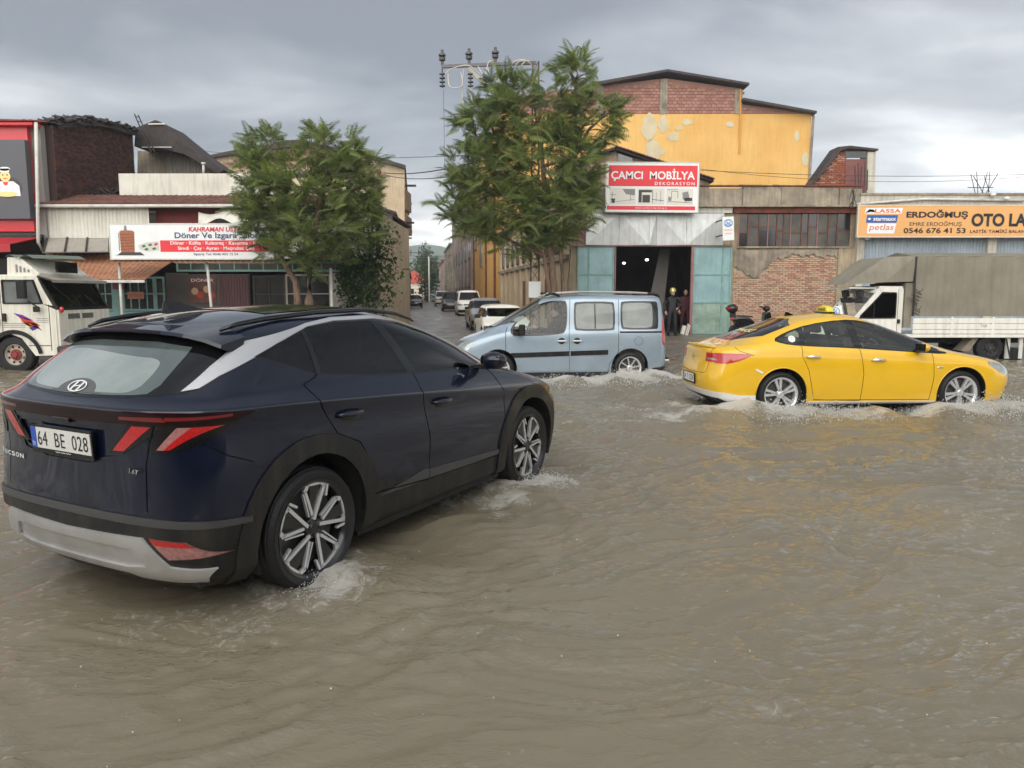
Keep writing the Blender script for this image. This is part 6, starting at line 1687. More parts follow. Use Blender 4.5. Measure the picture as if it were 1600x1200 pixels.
# ------------------------------------------------------------------ left row
def build_left_row():
 Y = 27.0; fx = lambda px, z=3: xat(px, Y, z); fz = lambda py: zat(py, Y)
 root = empty('restaurant_building', (0, 0, 0), 0, 'low restaurant building with tiled roof edge, white cladding and rusty awnings', 'building')
 A, Bx = fx(70), fx(592)
 mb = MB(); mb.box(A, Bx, Y + 3.2, Y + 3.3, 0, fz(322)); mb.box(A, Bx, Y + .2, Y + 3.2, fz(404), fz(400)); mb.build('wall', G['dark_in'], root); mb = MB(); mb.box(Bx - .1, Bx, Y, Y + 8, 0, fz(330)); mb.build('end_wall', G['beige'], root)
 mb = MB(); mb.box(A, Bx, Y + 3.3, Y + 9, fz(322), fz(318)); mb.build('flat_roof', G['roof_dark'], root)
 mb = MB(); corrug(mb, (fx(71), Y - .02, fz(372)), (1, 0, 0), (0, 0, 1), fx(237) - fx(71), fz(324) - fz(372), .13, .018); mb.build('white_cladding', G['white_sheet'], root, smooth=True)
 mb = MB(); mb.box(fx(237), fx(330), Y + .5, Y + .55, fz(355), fz(324)); mb.build('red_recess', mat('dull_red', SR(132, 58, 56), .8, streak=True, grime=.4), root)
 mb = MB(); mb.box(fx(237), Bx, Y + .0, Y + .08, fz(352), fz(349)); mb.box(fx(425), Bx, Y, Y + .2, fz(404), fz(326)); mb.build('fascia', G['white_sheet'], root)
 mb = MB(); n = 14; pts = []
 for k in range(n + 1):
  t = k / n; pts.append((310 + 80 * t, 331 + 4 * math.sin(t * 7), 346 + 5 * math.sin(t * 9 + 1)))
 for (a, b, c), (a2, b2, c2) in zip(pts, pts[1:]): mb.poly([at(a, c, Y - .5), at(a2, c2, Y - .5), at(a2, b2, Y - .1), at(a, b, Y - .1)])
 mb.build('torn_canopy', G['white_sheet'], root, smooth=True)
 # tiled eaves and gutter
 zt = fz(322); mb = MB(); tiles(mb, (fx(71), Y - .25, zt + .02), (1, 0, 0), (0, 1.6, .45), fx(592) - fx(71), 1.9, .21, .34); mb.build('eaves_tiles', G['tile'], root, kind='stuff')
 mb = MB(); mb.box(fx(71), fx(592), Y - .2, Y + 1.5, zt - .02, zt + .0); mb.build('eaves_board', G['wood'], root)
 mb = MB(); mb.tube([(fx(68), Y - .32, zt - .03), (fx(592), Y - .32, zt - .03)], .06, 8); mb.build('gutter', G['white_pole'], root, smooth=True)
 mb = MB(); a, b = at(187, 308, Y + 1.5), at(430, 271, Y + 1.5); mb.box(a.x, b.x, Y + 1.5, Y + 1.6, a.z, b.z); mb.build('parapet_panel', G['white_sheet'], root, bevel=.01)
 # awnings
 mb = MB()
 p = [at(72, 372, Y), at(173, 372, Y), at(173, 393, Y - 1.3), at(66, 394, Y - 1.3)]; mb.poly(p); mb.poly([v - Vector((0, 0, .03)) for v in p][::-1]); aw = mb.build('grey_awning', G['grey_sheet'], root)
 for t in (.02, .33, .64, .98):
  mb = MB(); mb.bar(p[0].lerp(p[1], t) + Vector((0, 0, .03)), p[3].lerp(p[2], t) + Vector((0, 0, .03)), .06, .03); mb.build('batten', G['steel_dark'], aw)
 p = [at(76, 398, Y - .2), at(285, 398, Y - .2), at(226, 437, Y - 2.6), at(80, 437, Y - 2.6)]
 mb = MB(); n = 44
 for k in range(n):
  t0, t1 = k / n, (k + 1) / n; h0, h1 = .03 * (k % 2), .03 * ((k + 1) % 2)
  mb.poly([p[0].lerp(p[1], t0) + Vector((0, 0, h0)), p[0].lerp(p[1], t1) + Vector((0, 0, h1)), p[3].lerp(p[2], t1) + Vector((0, 0, h1)), p[3].lerp(p[2], t0) + Vector((0, 0, h0))])
 aw = mb.build('rusty_awning', G['rust_sheet'], root)
 mb = MB(); mb.bar(p[3] - Vector((0, 0, .05)), p[2] - Vector((0, 0, .05)), .05, .09); mb.build('edge_bar', G['white_pole'], aw)
 # shop front: teal joinery, dark glazing, posters
 zg = .15; zf = fz(405); y = Y + .35
 def teal(px0, px1, py0, py1, nx, nz, pm='dark_pane', fm='teal', fw=.07): return window(root, fx(px0), fx(px1), fz(py1), fz(py0), y, G[fm], G[pm], nx, nz, fw)
 teal(140, 166, 432, 486, 2, 2); teal(180, 232, 432, 486, 4, 2); teal(232, 248, 432, 486, 1, 2)
 mb = MB(); mb.box(fx(140), fx(250), y - .02, y + .1, zg, fz(487)); mb.box(fx(166), fx(180), y - .03, y + .06, zg, fz(430)); mb.build('teal_panel', G['teal'], root)
 teal(268, 590, 408, 424, 14, 1, 'dusty_pane'); 
 mb = MB(); mb.box(fx(250), fx(286), y, y + .1, zg, fz(426)); mb.box(fx(286), fx(383), y, y + .08, zg, fz(428)); mb.build('dark_wall', G['dark_in'], root)
 mb = MB(); mb.box(fx(287), fx(330), y - .03, y - .01, fz(473), fz(432)); ps = mb.build('poster', mat('poster_brown', SR(112, 66, 56), .5, col2=SR(70, 48, 44), vscale=4), root)
 for k, (a, b) in enumerate(((296, 455), (304, 461), (315, 452), (322, 461))):
  mb = MB(); M = face_M((fx(a), y - .034, fz(b)), (1, 0, 0)); mb.lathe([(0, 0), (.13, 0)], 14, M); mb.build('printed_dish', mat('dish_' + str(k % 2), SR(168, 60, 44) if k % 2 else SR(184, 150, 120), .5), ps)
 text('DÖNER', MT['white_letter'], face_M((fx(291), y - .035, fz(440)), (1, 0, 0)), fx(326) - fx(291), .13, ps)
 mb = MB(); corrug(mb, (fx(336), y - .04, zg), (1, 0, 0), (0, 0, 1), fx(382) - fx(336), fz(430) - zg, .10, .015); mb.build('maroon_shutter', mat('maroon_sheet', SR(88, 58, 60), .6, streak=True, grime=.3), root)
 teal(388, 440, 430, 490, 2, 2, 'dark_pane', 'steel_dark'); teal(440, 512, 428, 490, 2, 2, 'dark_pane', 'grey_sheet'); 
 mb = MB(); mb.box(fx(514), fx(590), y, y + .1, zg, fz(426)); mb.build('grey_shutter', G['grey_sheet'], root)
 mb = MB(); mb.box(fx(189), fx(215), y - .06, y - .03, fz(467), fz(456)); pm = mb.build('notice', mat('notice_tan', SR(176, 128, 104), .6), root); text('LAHMACUN', G['ink_red'], face_M((fx(191), y - .065, fz(464.5)), (1, 0, 0)), fx(213) - fx(191), .12, pm)
 mb = MB(); mb.box(fx(168), fx(186), y - .14, y - .10, fz(452), fz(440)); mb.build('red_notice', mat('notice_maroon', SR(120, 40, 58), .6), root)
 # red building at the far left
 r2 = empty('red_building', (0, 0, 0), 0, 'red panelled restaurant front at the left edge with red awning', 'building')
 Yr = 26.7; gx = lambda px, z=3: xat(px, Yr, z); hz = lambda py: zat(py, Yr)
 mb = MB(); mb.box(gx(-420), gx(57), Yr, Yr + .2, hz(362), hz(197)); mb.build('red_cladding', G['red_panel'], r2, bevel=.02)
 mb = MB(); mb.box(gx(-420), gx(56), Yr + .22, Yr + 7.4, 0, hz(192)); mb.box(gx(56), gx(71), Yr + .22, Yr + .5, 0, hz(192)); mb.build('wall', mat('grey_side_wall', SR(150, 146, 142), .9, streak=True, grime=.3, space='Geometry'), r2)
 mb = MB(); tiles(mb, (gx(-420), Yr - .35, hz(194)), (1, 0, 0), (0, 2.0, .35), gx(78) - gx(-420), 2.1, .22, .36); mb.build('roof_tiles', mat('red_tile', SR(150, 70, 62), .8, var=.3, vscale=4), r2, kind='stuff')
 mb = MB(); mb.box(gx(-420), gx(74), Yr - .3, Yr + .2, hz(198), hz(194)); mb.build('eaves', G['ink_red'], r2)
 mb = MB(); a = [Vector((gx(-420), Yr, hz(372))), Vector((gx(66), Yr, hz(371))), Vector((gx(64), Yr - 1.6, hz(386))), Vector((gx(-420), Yr - 1.6, hz(400)))]
 mb.poly(a); mb.poly([v - Vector((0, 0, .05)) for v in a][::-1]); mb.poly([a[3], a[2], a[2] - Vector((0, 0, .25)), a[3] - Vector((0, 0, .25))]); mb.build('red_awning', mat('awning_red', SR(178, 36, 44), .6, var=.2, vscale=2), r2)
 mb = MB(); mb.box(gx(-420), gx(66), Yr + .02, Yr + .18, 0, hz(366)); mb.build('dark_front', G['dark_pane'], r2)
 mb = MB(); mb.tube([(gx(68.5, 6), Yr - .25, hz(194)), (gx(68.5, 3), Yr - .25, hz(380)), (gx(71), Yr - .1, hz(392))], .06, 8); mb.build('downpipe', G['white_pole'], r2, smooth=True)
 # its sooty brick flank runs back from the street under a ragged roof
 Yb = 34.0; q = lambda px, py: at(px, py, Yb); xz = lambda L: [(p.x, p.z) for p in [q(*s) for s in L]]
 r3 = empty('old_brick_house', (0, 0, 0), 0, 'sooty brown brick house with ragged tiled roof behind the white cladding', 'building')
 X3 = gx(72, 6); ya, yb = Yr + .55, X3 * FPX / (226 - 800); zr = lambda y: interp([(ya, zat(192, ya)), (ya + 2.2, zat(187, ya + 2.2)), (yb - 2, zat(193, yb - 2)), (yb, zat(206, yb))], y)
 mb = MB(); ys = np.linspace(ya, yb, 12)
 mb.prism([(ya, 0)] + [(y, zr(y) - .08) for y in ys] + [(yb, 0)], X3 - 9, X3 - .02, axis='x'); mb.build('wall', mat('sooty_mortar', SR(66, 50, 45), .95, space='Geometry'), r3)
 mb = MB(); bricks(mb, (X3 - .02, ya, 4.3), (0, 1, 0), (0, 0, 1), yb - ya, 5.0, .21, .065, .012, .035, top=lambda u: zr(ya + u) - 4.42, nm=3); mb.build('brickwork', [G['bd1'], G['bd2'], G['bd3']], r3, kind='stuff')
 mb = MB(); rnd = random.Random(6)
 for k in range(150):
  y = ya + (yb - ya) * k / 150; c = Vector((X3 + rnd.uniform(-.5, .25), y, zr(y) + rnd.uniform(-.05, .10)))
  mb.obox(Matrix.Translation(c) @ Matrix.Rotation(rnd.uniform(-.5, .5), 4, 'Y') @ Matrix.Rotation(rnd.uniform(-.5, .5), 4, 'X'), rnd.uniform(.10, .20), rnd.uniform(.08, .18), .03)
 mb.build('ragged_tiles', G['roof_dark'], r3, kind='stuff')
 mb = MB()
 for y0_, y1_ in zip(ys, ys[1:]): mb.poly([(X3 + .22, y0_, zr(y0_) - .06), (X3 + .22, y1_, zr(y1_) - .06), (X3 - 9, y1_, zr(y1_) + .2), (X3 - 9, y0_, zr(y0_) + .2)]); mb.poly([(X3 + .22, y0_, zr(y0_) - .06), (X3 + .22, y1_, zr(y1_) - .06), (X3 + .22, y1_, zr(y1_) - .2), (X3 + .22, y0_, zr(y0_) - .2)])
 mb.build('roof', G['roof_dark'], r3)
 mb = MB()
 for k in range(26):
  px = 75 + 4.4 * k; c = at(px, 307 - .35 * max(0, k - 12) * 1.5 + rnd.uniform(-2, 2), 29.4); mb.obox(Matrix.Translation(c) @ Matrix.Rotation(rnd.uniform(-.7, .7), 4, 'Y') @ Matrix.Rotation(rnd.uniform(-.7, .7), 4, 'X'), rnd.uniform(.06, .25), .16, .03)
 tag(mb.build('broken_tiles', G['roof_dark']), 'heap of broken roof tiles at the foot of the sooty brick wall', 'rubble', kind='stuff')
 # dark shed roof right of it
 r4 = empty('lean_to_shed', (0, 0, 0), 0, 'shed with steep dark roof beside the sooty brick house', 'building')
 mb = MB(); mb.prism(xz([(206, 330), (206, 232), (300, 238), (348, 270), (348, 330)]), Yb + .5, Yb + 6); mb.build('wall', G['concrete'], r4)
 mb = MB(); o = q(256, 285); corrug(mb, (o.x, Yb + .42, o.z), (1, 0, 0), (0, 0, 1), q(312, 285).x - o.x, q(0, 236).z - o.z, .14, .03); mb.build('grey_cladding', G['grey_sheet'], r4)
 mb = MB(); mb.prism(xz([(224, 234), (226, 206), (256, 194), (262, 196), (316, 240), (360, 270), (352, 276), (300, 246), (262, 236)]), Yb - .8, Yb + 1.6); mb.build('roof', G['roof_dark'], r4)
 mb = MB(); mb.bar(at(232, 194, Yb - .9), at(258, 193.5, Yb - .9), .06, .05); mb.bar(at(222, 230, Yb - .9), at(268, 230, Yb - .9), .05, .04); mb.build('batten', G['white_pole'], r4)
 mb = MB(); mb.tube([at(318, 275, 30), at(318, 257, 30)], .05, 8); mb.tube([at(318, 257, 30), at(318, 254, 30)], .09, 8); tag(mb.build('flue_pipe', G['white_pole'], smooth=True), 'short metal flue pipe behind the white parapet panel', 'pipe')
 rl = empty('ladder', (0, 0, 0), 0, 'dark ladder leaning up past the edge of the ragged roof', 'ladder')
 for s in (0, 6):
  mb = MB(); mb.bar(at(210 + s, 178 + s * .3, Yb - 1.2), at(236 + s, 238, Yb - 1.0), .05, .05); mb.build('rail', G['steel_dark'], rl)
 for k in range(8):
  t = (k + .5) / 8; mb = MB(); mb.bar(at(210 + 26 * t, 178 + 60 * t, Yb - 1.15), at(216 + 26 * t, 180 + 58 * t, Yb - 1.15), .03, .03); mb.build('rung', G['steel_dark'], rl)

def build_background():
 # gabled beige building left of the street
 Y = 60.0; q = lambda px, py: at(px, py, Y); xz = lambda L: [(p.x, p.z) for p in [q(*s) for s in L]]
 SL = Matrix(((1, -.128, 0, .128 * Y), (0, 1, 0, 0), (0, 0, 1, 0), (0, 0, 0, 1)))
 r = empty('gabled_building', (0, 0, 0), 0, 'tall beige gabled building with red brick gable behind the left tree', 'building')
 mb = MB(); mb.prism(xz([(324, 520), (324, 249), (400, 234), (476, 228), (560, 243), (632, 262), (632, 520)]), Y, Y + 34, M=SL); mb.build('wall', G['beige'], r)
 o = q(345, 262); mb = MB(); bricks(mb, (o.x, Y, o.z), (1, 0, 0), (0, 0, 1), q(600, 262).x - o.x, 1.75, .34, .2, .03, .05, nm=2, top=lambda x: interp([(0, .4), (4.5, 1.35), (6.6, 1.6), (9, 1.2), (13.2, 0)], x)); mb.build('brickwork', [G['rosebrick'], G['br1']], r, kind='stuff')
 mb = MB(); mb.prism(xz([(318, 251), (318, 247), (400, 230), (440, 226), (440, 222), (478, 220), (478, 224), (560, 238), (634, 260), (634, 265), (560, 244), (476, 230), (400, 237)]), Y - .6, Y + 34.5, M=SL); mb.build('roof', G['roof_dark'], r)
 mb = MB(); mb.tube([q(592, 330) + Vector((0, -.3, 0)), q(592, 272) + Vector((0, -.3, 0))], .14, 8); mb.box(q(589, 268).x, q(596, 268).x, Y - .5, Y - .1, q(0, 271).z, q(0, 266).z); mb.build('flue', G['rust'], r)
 # stubs and beams sticking out over the street
 for (py, L_, yy) in ((290, 1.3, 62), (348, 1.1, 68), (362, .9, 76), (372, .8, 84), (318, .9, 74)):
  x = left_point(yy); z = zat(py, yy); mb = MB(); mb.box(x - .2, x + L_, yy, yy + .12, z - .08, z + .08); mb.build('beam_stub', G['steel_dark'], r)
 for yy, z in ((63, 9.6), (70, 8.2)):
  x = left_point(yy); mb = MB(); mb.box(x, x + .5, yy, yy + 3, z - 1.0, z + .6); mb.build('box_bay', G['greybrown'], r)
 # shed with monopitch roof along the street
 r = empty('street_shed', (0, 0, 0), 0, 'narrow beige and brown shed with dark eaves along the left side of the street', 'building')
 xa, xb = left_point(35), left_point(60)
 mb = MB(); z0, z1 = 5.35, 6.1
 mb.poly([(xa, 35, 0), (xb, 60, 0), (xb, 60, z1), (xa, 35, z0)]); mb.poly([(xa, 35, 0), (xa, 35, z0), (xa - .9, 35, z0 + .35), (xa - .9, 35, 0)]); mb.build('wall', G['beige'], r)
 mb = MB(); a = [Vector((xa + .35, 34.7, z0 - .05)), Vector((xb + .35, 60, z1 - .05)), Vector((xb - 1.5, 60, z1 + .8)), Vector((xa - 1.2, 34.7, z0 + .45))]
 mb.poly(a); mb.poly([v + Vector((0, 0, .12)) for v in a]); mb.poly([a[0], a[1], a[1] + Vector((0, 0, .12)), a[0] + Vector((0, 0, .12))]); mb.poly([a[3], a[0], a[0] + Vector((0, 0, .12)), a[3] + Vector((0, 0, .12))]); mb.build('roof', G['roof_dark'], r)
 mb = MB(); mb.box(xa - 2.6, xa + .02, 33.5, 34.6, 0, 3.6); mb.build('brown_annexe', G['concrete'], r)
 for k in range(5):
  y = 38 + 4.5 * k; x = left_point(y); mb = MB(); mb.box(x + .0, x + .06, y, y + 1.2, 1.6, 3.2); mb.build('window', G['dark_pane'], r)
 # heap of torn dark sheeting on the annexe corner
 mb = MB(); rnd = random.Random(12)
 for k in range(40):
  c = at(rnd.gauss(603, 9), rnd.gauss(405, 18), 32.8 + rnd.uniform(-.4, .4)); d = Vector((rnd.gauss(0, 1), rnd.gauss(0, .4), rnd.gauss(0, 1))).normalized() * rnd.uniform(.2, .7)
  mid = c + d * .5 + Vector((rnd.uniform(-.2, .2), 0, -.15)); mb.tube([c, mid, c + d], rnd.uniform(.015, .05), 5)
 tag(mb.build('dead_vine', G['wood']), 'tangle of dead brown vine hanging on the annexe corner', 'vine', kind='stuff')
 mb = MB(); a = [at(586, 318, 31), at(597, 330, 31), at(606, 372, 31), at(603, 380, 31), at(588, 352, 31)]; mb.poly(a); mb.poly([v + Vector((0, .5, .05)) for v in a][::-1])
 for u_, v_ in zip(a, a[1:] + a[:1]): mb.poly([u_, v_, v_ + Vector((0, .5, .05)), u_ + Vector((0, .5, .05))])
 tag(mb.build('sagging_roof_edge', G['roof_dark']), 'sagging dark roof edge poking out beside the left tree', 'roof')
 # buildings down the right side of the street
 def right_block(name, label, ya, yb, h, m, floors, lab2=None, wm='dusty_pane', roof=None, width=9):
  xa, xb = side_point(ya), side_point(yb); r = empty(name, (0, 0, 0), 0, label, 'building')
  mb = MB(); i = [(xa, ya), (xb, yb), (xb + width, yb), (xa + width, ya)]
  mb.prism(i, 0, h, axis='z'); mb.build('wall', m, r)
  mb = MB(); mb.prism([(x + (-.35 if k in (0, 1) else .3), y + (-.3 if k in (0, 3) else .3)) for k, (x, y) in enumerate(i)], h + .003, h + .3, axis='z'); mb.build('roof', roof or G['roof_dark'], r)
  d = Vector((xb - xa, yb - ya, 0)); L_ = d.length; d.normalize(); n = Vector((-d.y, d.x, 0)); k = int(L_ / 3.2)
  for f_ in range(floors):
   z = 1.6 + f_ * (h / floors)
   for j in range(k):
    c = Vector((xa, ya, z)) + d * (1.8 + j * 3.2); M = Matrix.Translation(c + n * .04) @ Matrix((d, n, Vector((0, 0, 1)))).transposed().to_4x4()
    mb = MB(); mb.obox(M, 1.15, .06, .85); w = mb.build('window', G['steel_dark'], r)
    for t in (-1, 0, 1):
     mb = MB(); mb.obox(M @ Matrix.Translation((t * .75, .062, 0)), .34, .012, .78); mb.build('pane', G[wm] if (j + t) % 2 else G['dark_pane'], w)
  for j in range(0, k + 1, 2):
   c = Vector((xa, ya, 0)) + d * (.2 + j * 3.2) + n * .12; mb = MB(); mb.bar(c, c + Vector((0, 0, h)), .4, .2, up=n); mb.build('pier', m, r)
  return r
 right_block('grey_brown_factory', 'tall grey brown factory with bands of windows beyond the yellow building', 78.2, 122, 14.2, G['greybrown'], 3, width=14)
 right_block('small_street_house', 'small grey house with green roof edge far down the street', 124, 150, 9.6, G['concrete'], 2, roof=mat('green_roof', SR(116, 140, 124), .8))
 right_block('far_terrace', 'farthest low pinkish terrace on the right of the street', 152, 190, 8.2, mat('pink_wall', SR(176, 158, 152), .9, var=.2), 2, roof=mat('far_red_roof', SR(160, 78, 66), .8))
 # left side of the street further on
 xa, xb = left_point(95), left_point(190); r = empty('far_left_terrace', (0, 0, 0), 0, 'low terrace far down the left side of the street', 'building')
 mb = MB(); mb.prism([(xa, 95), (xb, 190), (xb - 9, 190), (xa - 9, 95)], 0, 5.2, axis='z'); mb.build('wall', G['greybrown'], r)
 mb = MB(); mb.prism([(xa + .3, 94.6), (xb + .3, 190), (xb - 9, 190), (xa - 9, 94.6)], 5.2, 5.5, axis='z'); mb.build('roof', G['roof_dark'], r)
 # house closing the street, with red roof
 r = empty('red_roof_house', (0, 0, 0), 0, 'small white house with red hipped roof closing the end of the street', 'building')
 c = at(650, 450, 215); mb = MB(); mb.box(c.x - 5, c.x + 3.2, 215, 223, 0, 4.6); mb.build('wall', G['cream'], r)
 mb = MB(); a, b = c.x - 5.6, c.x + 3.8; mm = (a + b) / 2
 for t in (([a, 214.4], [b, 214.4]), ([b, 214.4], [b, 223.6]), ([b, 223.6], [a, 223.6]), ([a, 223.6], [a, 214.4])): mb.poly([(t[0][0], t[0][1], 4.6), (t[1][0], t[1][1], 4.6), (mm, 219, 8.4)])
 mb.build('roof', mat('bright_red_roof', SR(178, 74, 58), .8, var=.2, vscale=1), r)
 for k in range(3):
  mb = MB(); mb.box(c.x - 4 + 2.4 * k, c.x - 3 + 2.4 * k, 214.93, 215.02, 1.5, 3.0); mb.build('window', G['dark_pane'], r)
 # hills
 ys = np.linspace(300, 760, 30); xs = np.linspace(-420, 420, 90); X, Yg = np.meshgrid(xs, ys)
 Z = -2 + 34 * np.clip((Yg - 300) / 240, 0, 1) * (.55 + .9 * fbm(X / 90, Yg / 140, 3, 66)) * np.exp(-((X + 70) / 260) ** 2)
 tag(grid_mesh('hills', X, Yg, Z, mat('hill_green', SR(104, 120, 108), .95, col2=SR(122, 132, 122), vscale=.03, space='Geometry')), kind='structure')
 # pavement in front of the right-hand shops
 mb = MB(); mb.box(xat(905, 25), 60, 24.6, 28.99, -.1, .165); tag(mb.build('pavement', mat('wet_pavement', SR(122, 112, 100), .45, col2=SR(86, 80, 72), vscale=1.5, bump=.4, bscale=10, rvar=.25, space='Geometry')), kind='structure')
 mb = MB(); mb.box(-60, xat(590, 25), 24.9, 30, -.1, .150); tag(mb.build('pavement', MATS['wet_pavement']), kind='structure')

def build_opposite():
 """the terrace across the road, behind the viewer: it is what the car sides mirror"""
 rnd = random.Random(14); x = -46
 while x < 46:
  w = rnd.uniform(7, 12); h = rnd.uniform(5.5, 8.5); m = rnd.choice((G['greybrown'], G['concrete'], G['plaster'], G['beige']))
  mb = MB(); mb.box(x, x + w - .02, -22, -12, 0, h); o = mb.build('opposite_terrace', m); tag(o, kind='structure')
  for k in range(int(w / 2.6)):
   mb = MB(); mb.box(x + .5 + 2.6 * k, x + 2.5 + 2.6 * k, -12, -11.9, .3, 3.0); mb.box(x + .8 + 2.6 * k, x + 2.0 + 2.6 * k, -12, -11.93, 3.9, 5.1); mb.build('window', G['dark_pane'], o)
  x += w
def build_haze():
 m = bpy.data.materials.new('haze'); m.use_nodes = True; nt = m.node_tree; nt.nodes.clear()
 o = nt.nodes.new('ShaderNodeOutputMaterial'); v = nt.nodes.new('ShaderNodeVolumePrincipled'); v.inputs['Color'].default_value = (.92, .95, 1, 1); v.inputs['Density'].default_value = .0009; v.inputs['Anisotropy'].default_value = .2
 nt.links.new(v.outputs[0], o.inputs['Volume'])
 mb = MB(); mb.box(-430, 430, -90, 910, -4, 62); tag(mb.build('haze', m), kind='stuff')
# ------------------------------------------------------------------ trees of heaven: pinnate fronds on real limbs
def frond_mesh(name, L, n, seed, mats_i):
 rnd = random.Random(seed); mb = MB(); pts = []
 droop = rnd.uniform(.25, .6)
 for k in range(9):
  t = k / 8; pts.append(Vector((L * t * (1 - .12 * t), 0, L * (.20 * t - droop * t * t))))
 mb.cur = 1; mb.tube([tuple(p) for p in pts[::2]], [.006, .005, .004, .003, .002], 3, False); mb.cur = 0
 for k in range(n):
  t = .16 + .84 * k / (n - 1); f = t * 8; i = min(7, int(f)); p = pts[i].lerp(pts[i + 1], f - i)
  ll = L * .24 * (math.sin(PI * (.18 + .74 * t)) ** .7) * rnd.uniform(.85, 1.1); w = ll * .145
  for s in (-1, 1):
   d = Vector((.42, s, rnd.uniform(-.55, -.25))).normalized(); e = Vector((1, -s * .42, 0)).normalized()
   q = p + d * ll * .5 + Vector((0, 0, .01)); tip = p + d * ll + Vector((0, 0, -ll * .25))
   mb.poly([p, q + e * w, tip, q - e * w])
 me = bpy.data.meshes.new(name); me.from_pydata(mb.v, [], mb.f)
 for m in mats_i: me.materials.append(m)
 me.polygons.foreach_set('material_index', mb.m); me.update()
 return me, mb
def leaf_mat(name, c, c2):
 m = mat(name, c, .48, spec=.45, col2=c2, vscale=1.1, space='Geometry', fac=(.35, .65))
 nt = m.node_tree; b = nt.nodes['Principled BSDF']; out = [n for n in nt.nodes if n.type == 'OUTPUT_MATERIAL'][0]
 tl = nt.nodes.new('ShaderNodeBsdfTranslucent'); tl.inputs[0].default_value = tuple(min(1, v * 1.7) for v in c[:3]) + (1,)
 mx = nt.nodes.new('ShaderNodeMixShader'); mx.inputs[0].default_value = .35
 nt.links.new(b.outputs[0], mx.inputs[1]); nt.links.new(tl.outputs[0], mx.inputs[2]); nt.links.new(mx.outputs[0], out.inputs[0])
 return m
def tree(label, x, y, lobes, trunks, n_fronds, L, seed, n_obj=150, bare=0.0, stem_r=.16):
 """lobes: (px, py, rx_px, rz_px) crown masses as seen, each with its own distance offset"""
 rnd = random.Random(seed); root = empty('tree', (x, y, .12), 0, label, 'tree')
 inv = Matrix.Translation((-x, -y, -.12))
 greens = [leaf_mat('leaf_mid', (.155, .195, .050, 1), (.100, .142, .038, 1)), leaf_mat('leaf_dark', (.088, .128, .040, 1), (.060, .094, .032, 1)), leaf_mat('leaf_fresh', (.20, .26, .055, 1), (.14, .20, .045, 1))]
 stem = mat('leaf_stalk', SR(128, 122, 70), .6)
 cache = []
 for g in range(3):
  for v in range(3): cache.append((g,) + frond_mesh('frond', L * (.85 + .15 * v), 11, seed * 10 + g * 3 + v, [greens[g], stem]))
 # limbs
 mb = MB(); base_pts = []
 for (pts, r0) in trunks:
  P = [at(px, py, y + dy) for px, py, dy in pts]; P[0].z = .05
  n = len(P); mb.tube([tuple(inv @ p) for p in P], [r0 * (1 - .6 * k / (n - 1)) for k in range(n)], 10); base_pts += P[1:]
 mb.build('trunk', G['bark'], root, smooth=True)
 mb = MB(); centres = []
 for (px, py, rx, rz, dy) in lobes:
  c = at(px, py, y + dy); centres.append((c, rx / FPX * y, rz / FPX * y))
 for c, rx, rz in centres:
  b = min(base_pts, key=lambda p: (p - c).length + (3 if p.z > c.z else 0)); m_ = b.lerp(c, .5) + Vector((rnd.uniform(-.2, .2), 0, .15))
  mb.tube([tuple(inv @ b), tuple(inv @ m_), tuple(inv @ c)], [.07, .045, .02], 6)
  for k in range(7):
   d = Vector((rnd.gauss(0, 1), rnd.gauss(0, 1), rnd.gauss(.3, .8))).normalized(); e = c + Vector((d.x * rx, d.y * rx, d.z * rz)) * .9
   mb.tube([tuple(inv @ m_.lerp(c, .6)), tuple(inv @ (c.lerp(e, .5) + Vector((0, 0, .1)))), tuple(inv @ e)], [.022, .016, .007], 5)
 mb.build('limb', G['bark'], root, smooth=True)
 tot = sum(rx * rz for _, rx, rz in centres); items = []
 for c, rx, rz in centres:
  n = int(n_fronds * rx * rz / tot)
  # fronds come in whorls at twig ends
  nw = max(3, n // 6)
  for w in range(nw):
   while True:
    d = Vector((rnd.uniform(-1, 1), rnd.uniform(-1, 1), rnd.uniform(-1, 1)))
    if .12 < d.length < 1: break
   d = d.normalized() * (d.length ** .40 * (1.12 if rnd.random() < .3 else 1))
   wc = c + Vector((d.x * rx, d.y * rx * .9, d.z * rz)); az0 = rnd.uniform(0, 6.28); out = math.atan2(d.y, d.x)
   for k in range(6):
    a = out + rnd.gauss(0, 1.0) if rnd.random() < .6 else rnd.uniform(0, 6.28)
    el = rnd.uniform(-.35, 1.15) + .25 * d.z; s = rnd.uniform(.7, 1.2)
    col = rnd.choices((0, 1, 2), (.5, .33, .17 if d.z > -.2 else .05))[0]; q = rnd.choice([z for z in cache if z[0] == col])
    M = Matrix.Translation(wc) @ Matrix.Rotation(a, 4, 'Z') @ Matrix.Rotation(-el, 4, 'Y') @ Matrix.Rotation(rnd.uniform(-1.1, 1.1), 4, 'X') @ Matrix.Scale(s, 4)
    items.append((-(d.length) - (.6 if d.y < 0 else 0) + rnd.uniform(0, .3), M, q))
 items.sort(key=lambda t: t[0])
 for _, M, q in items[:n_obj]:
  o = bpy.data.objects.new('frond', q[1]); COL.objects.link(o); o.parent = root; o.matrix_local = inv @ M
 co = []; fa = []; mi = []; ofs = 0
 for _, M, q in items[n_obj:]:
  v = np.array(q[2].v); A = np.array(inv @ M); co.append(v @ A[:3, :3].T + A[:3, 3])
  fa += [tuple(i + ofs for i in f) for f in q[2].f]; mi += [(q[0] if m == 0 else 3) for m in q[2].m]; ofs += len(v)
 me = bpy.data.meshes.new('foliage'); me.from_pydata(np.concatenate(co).tolist(), [], fa)
 for m in greens + [stem]: me.materials.append(m)
 me.polygons.foreach_set('material_index', mi); me.update()
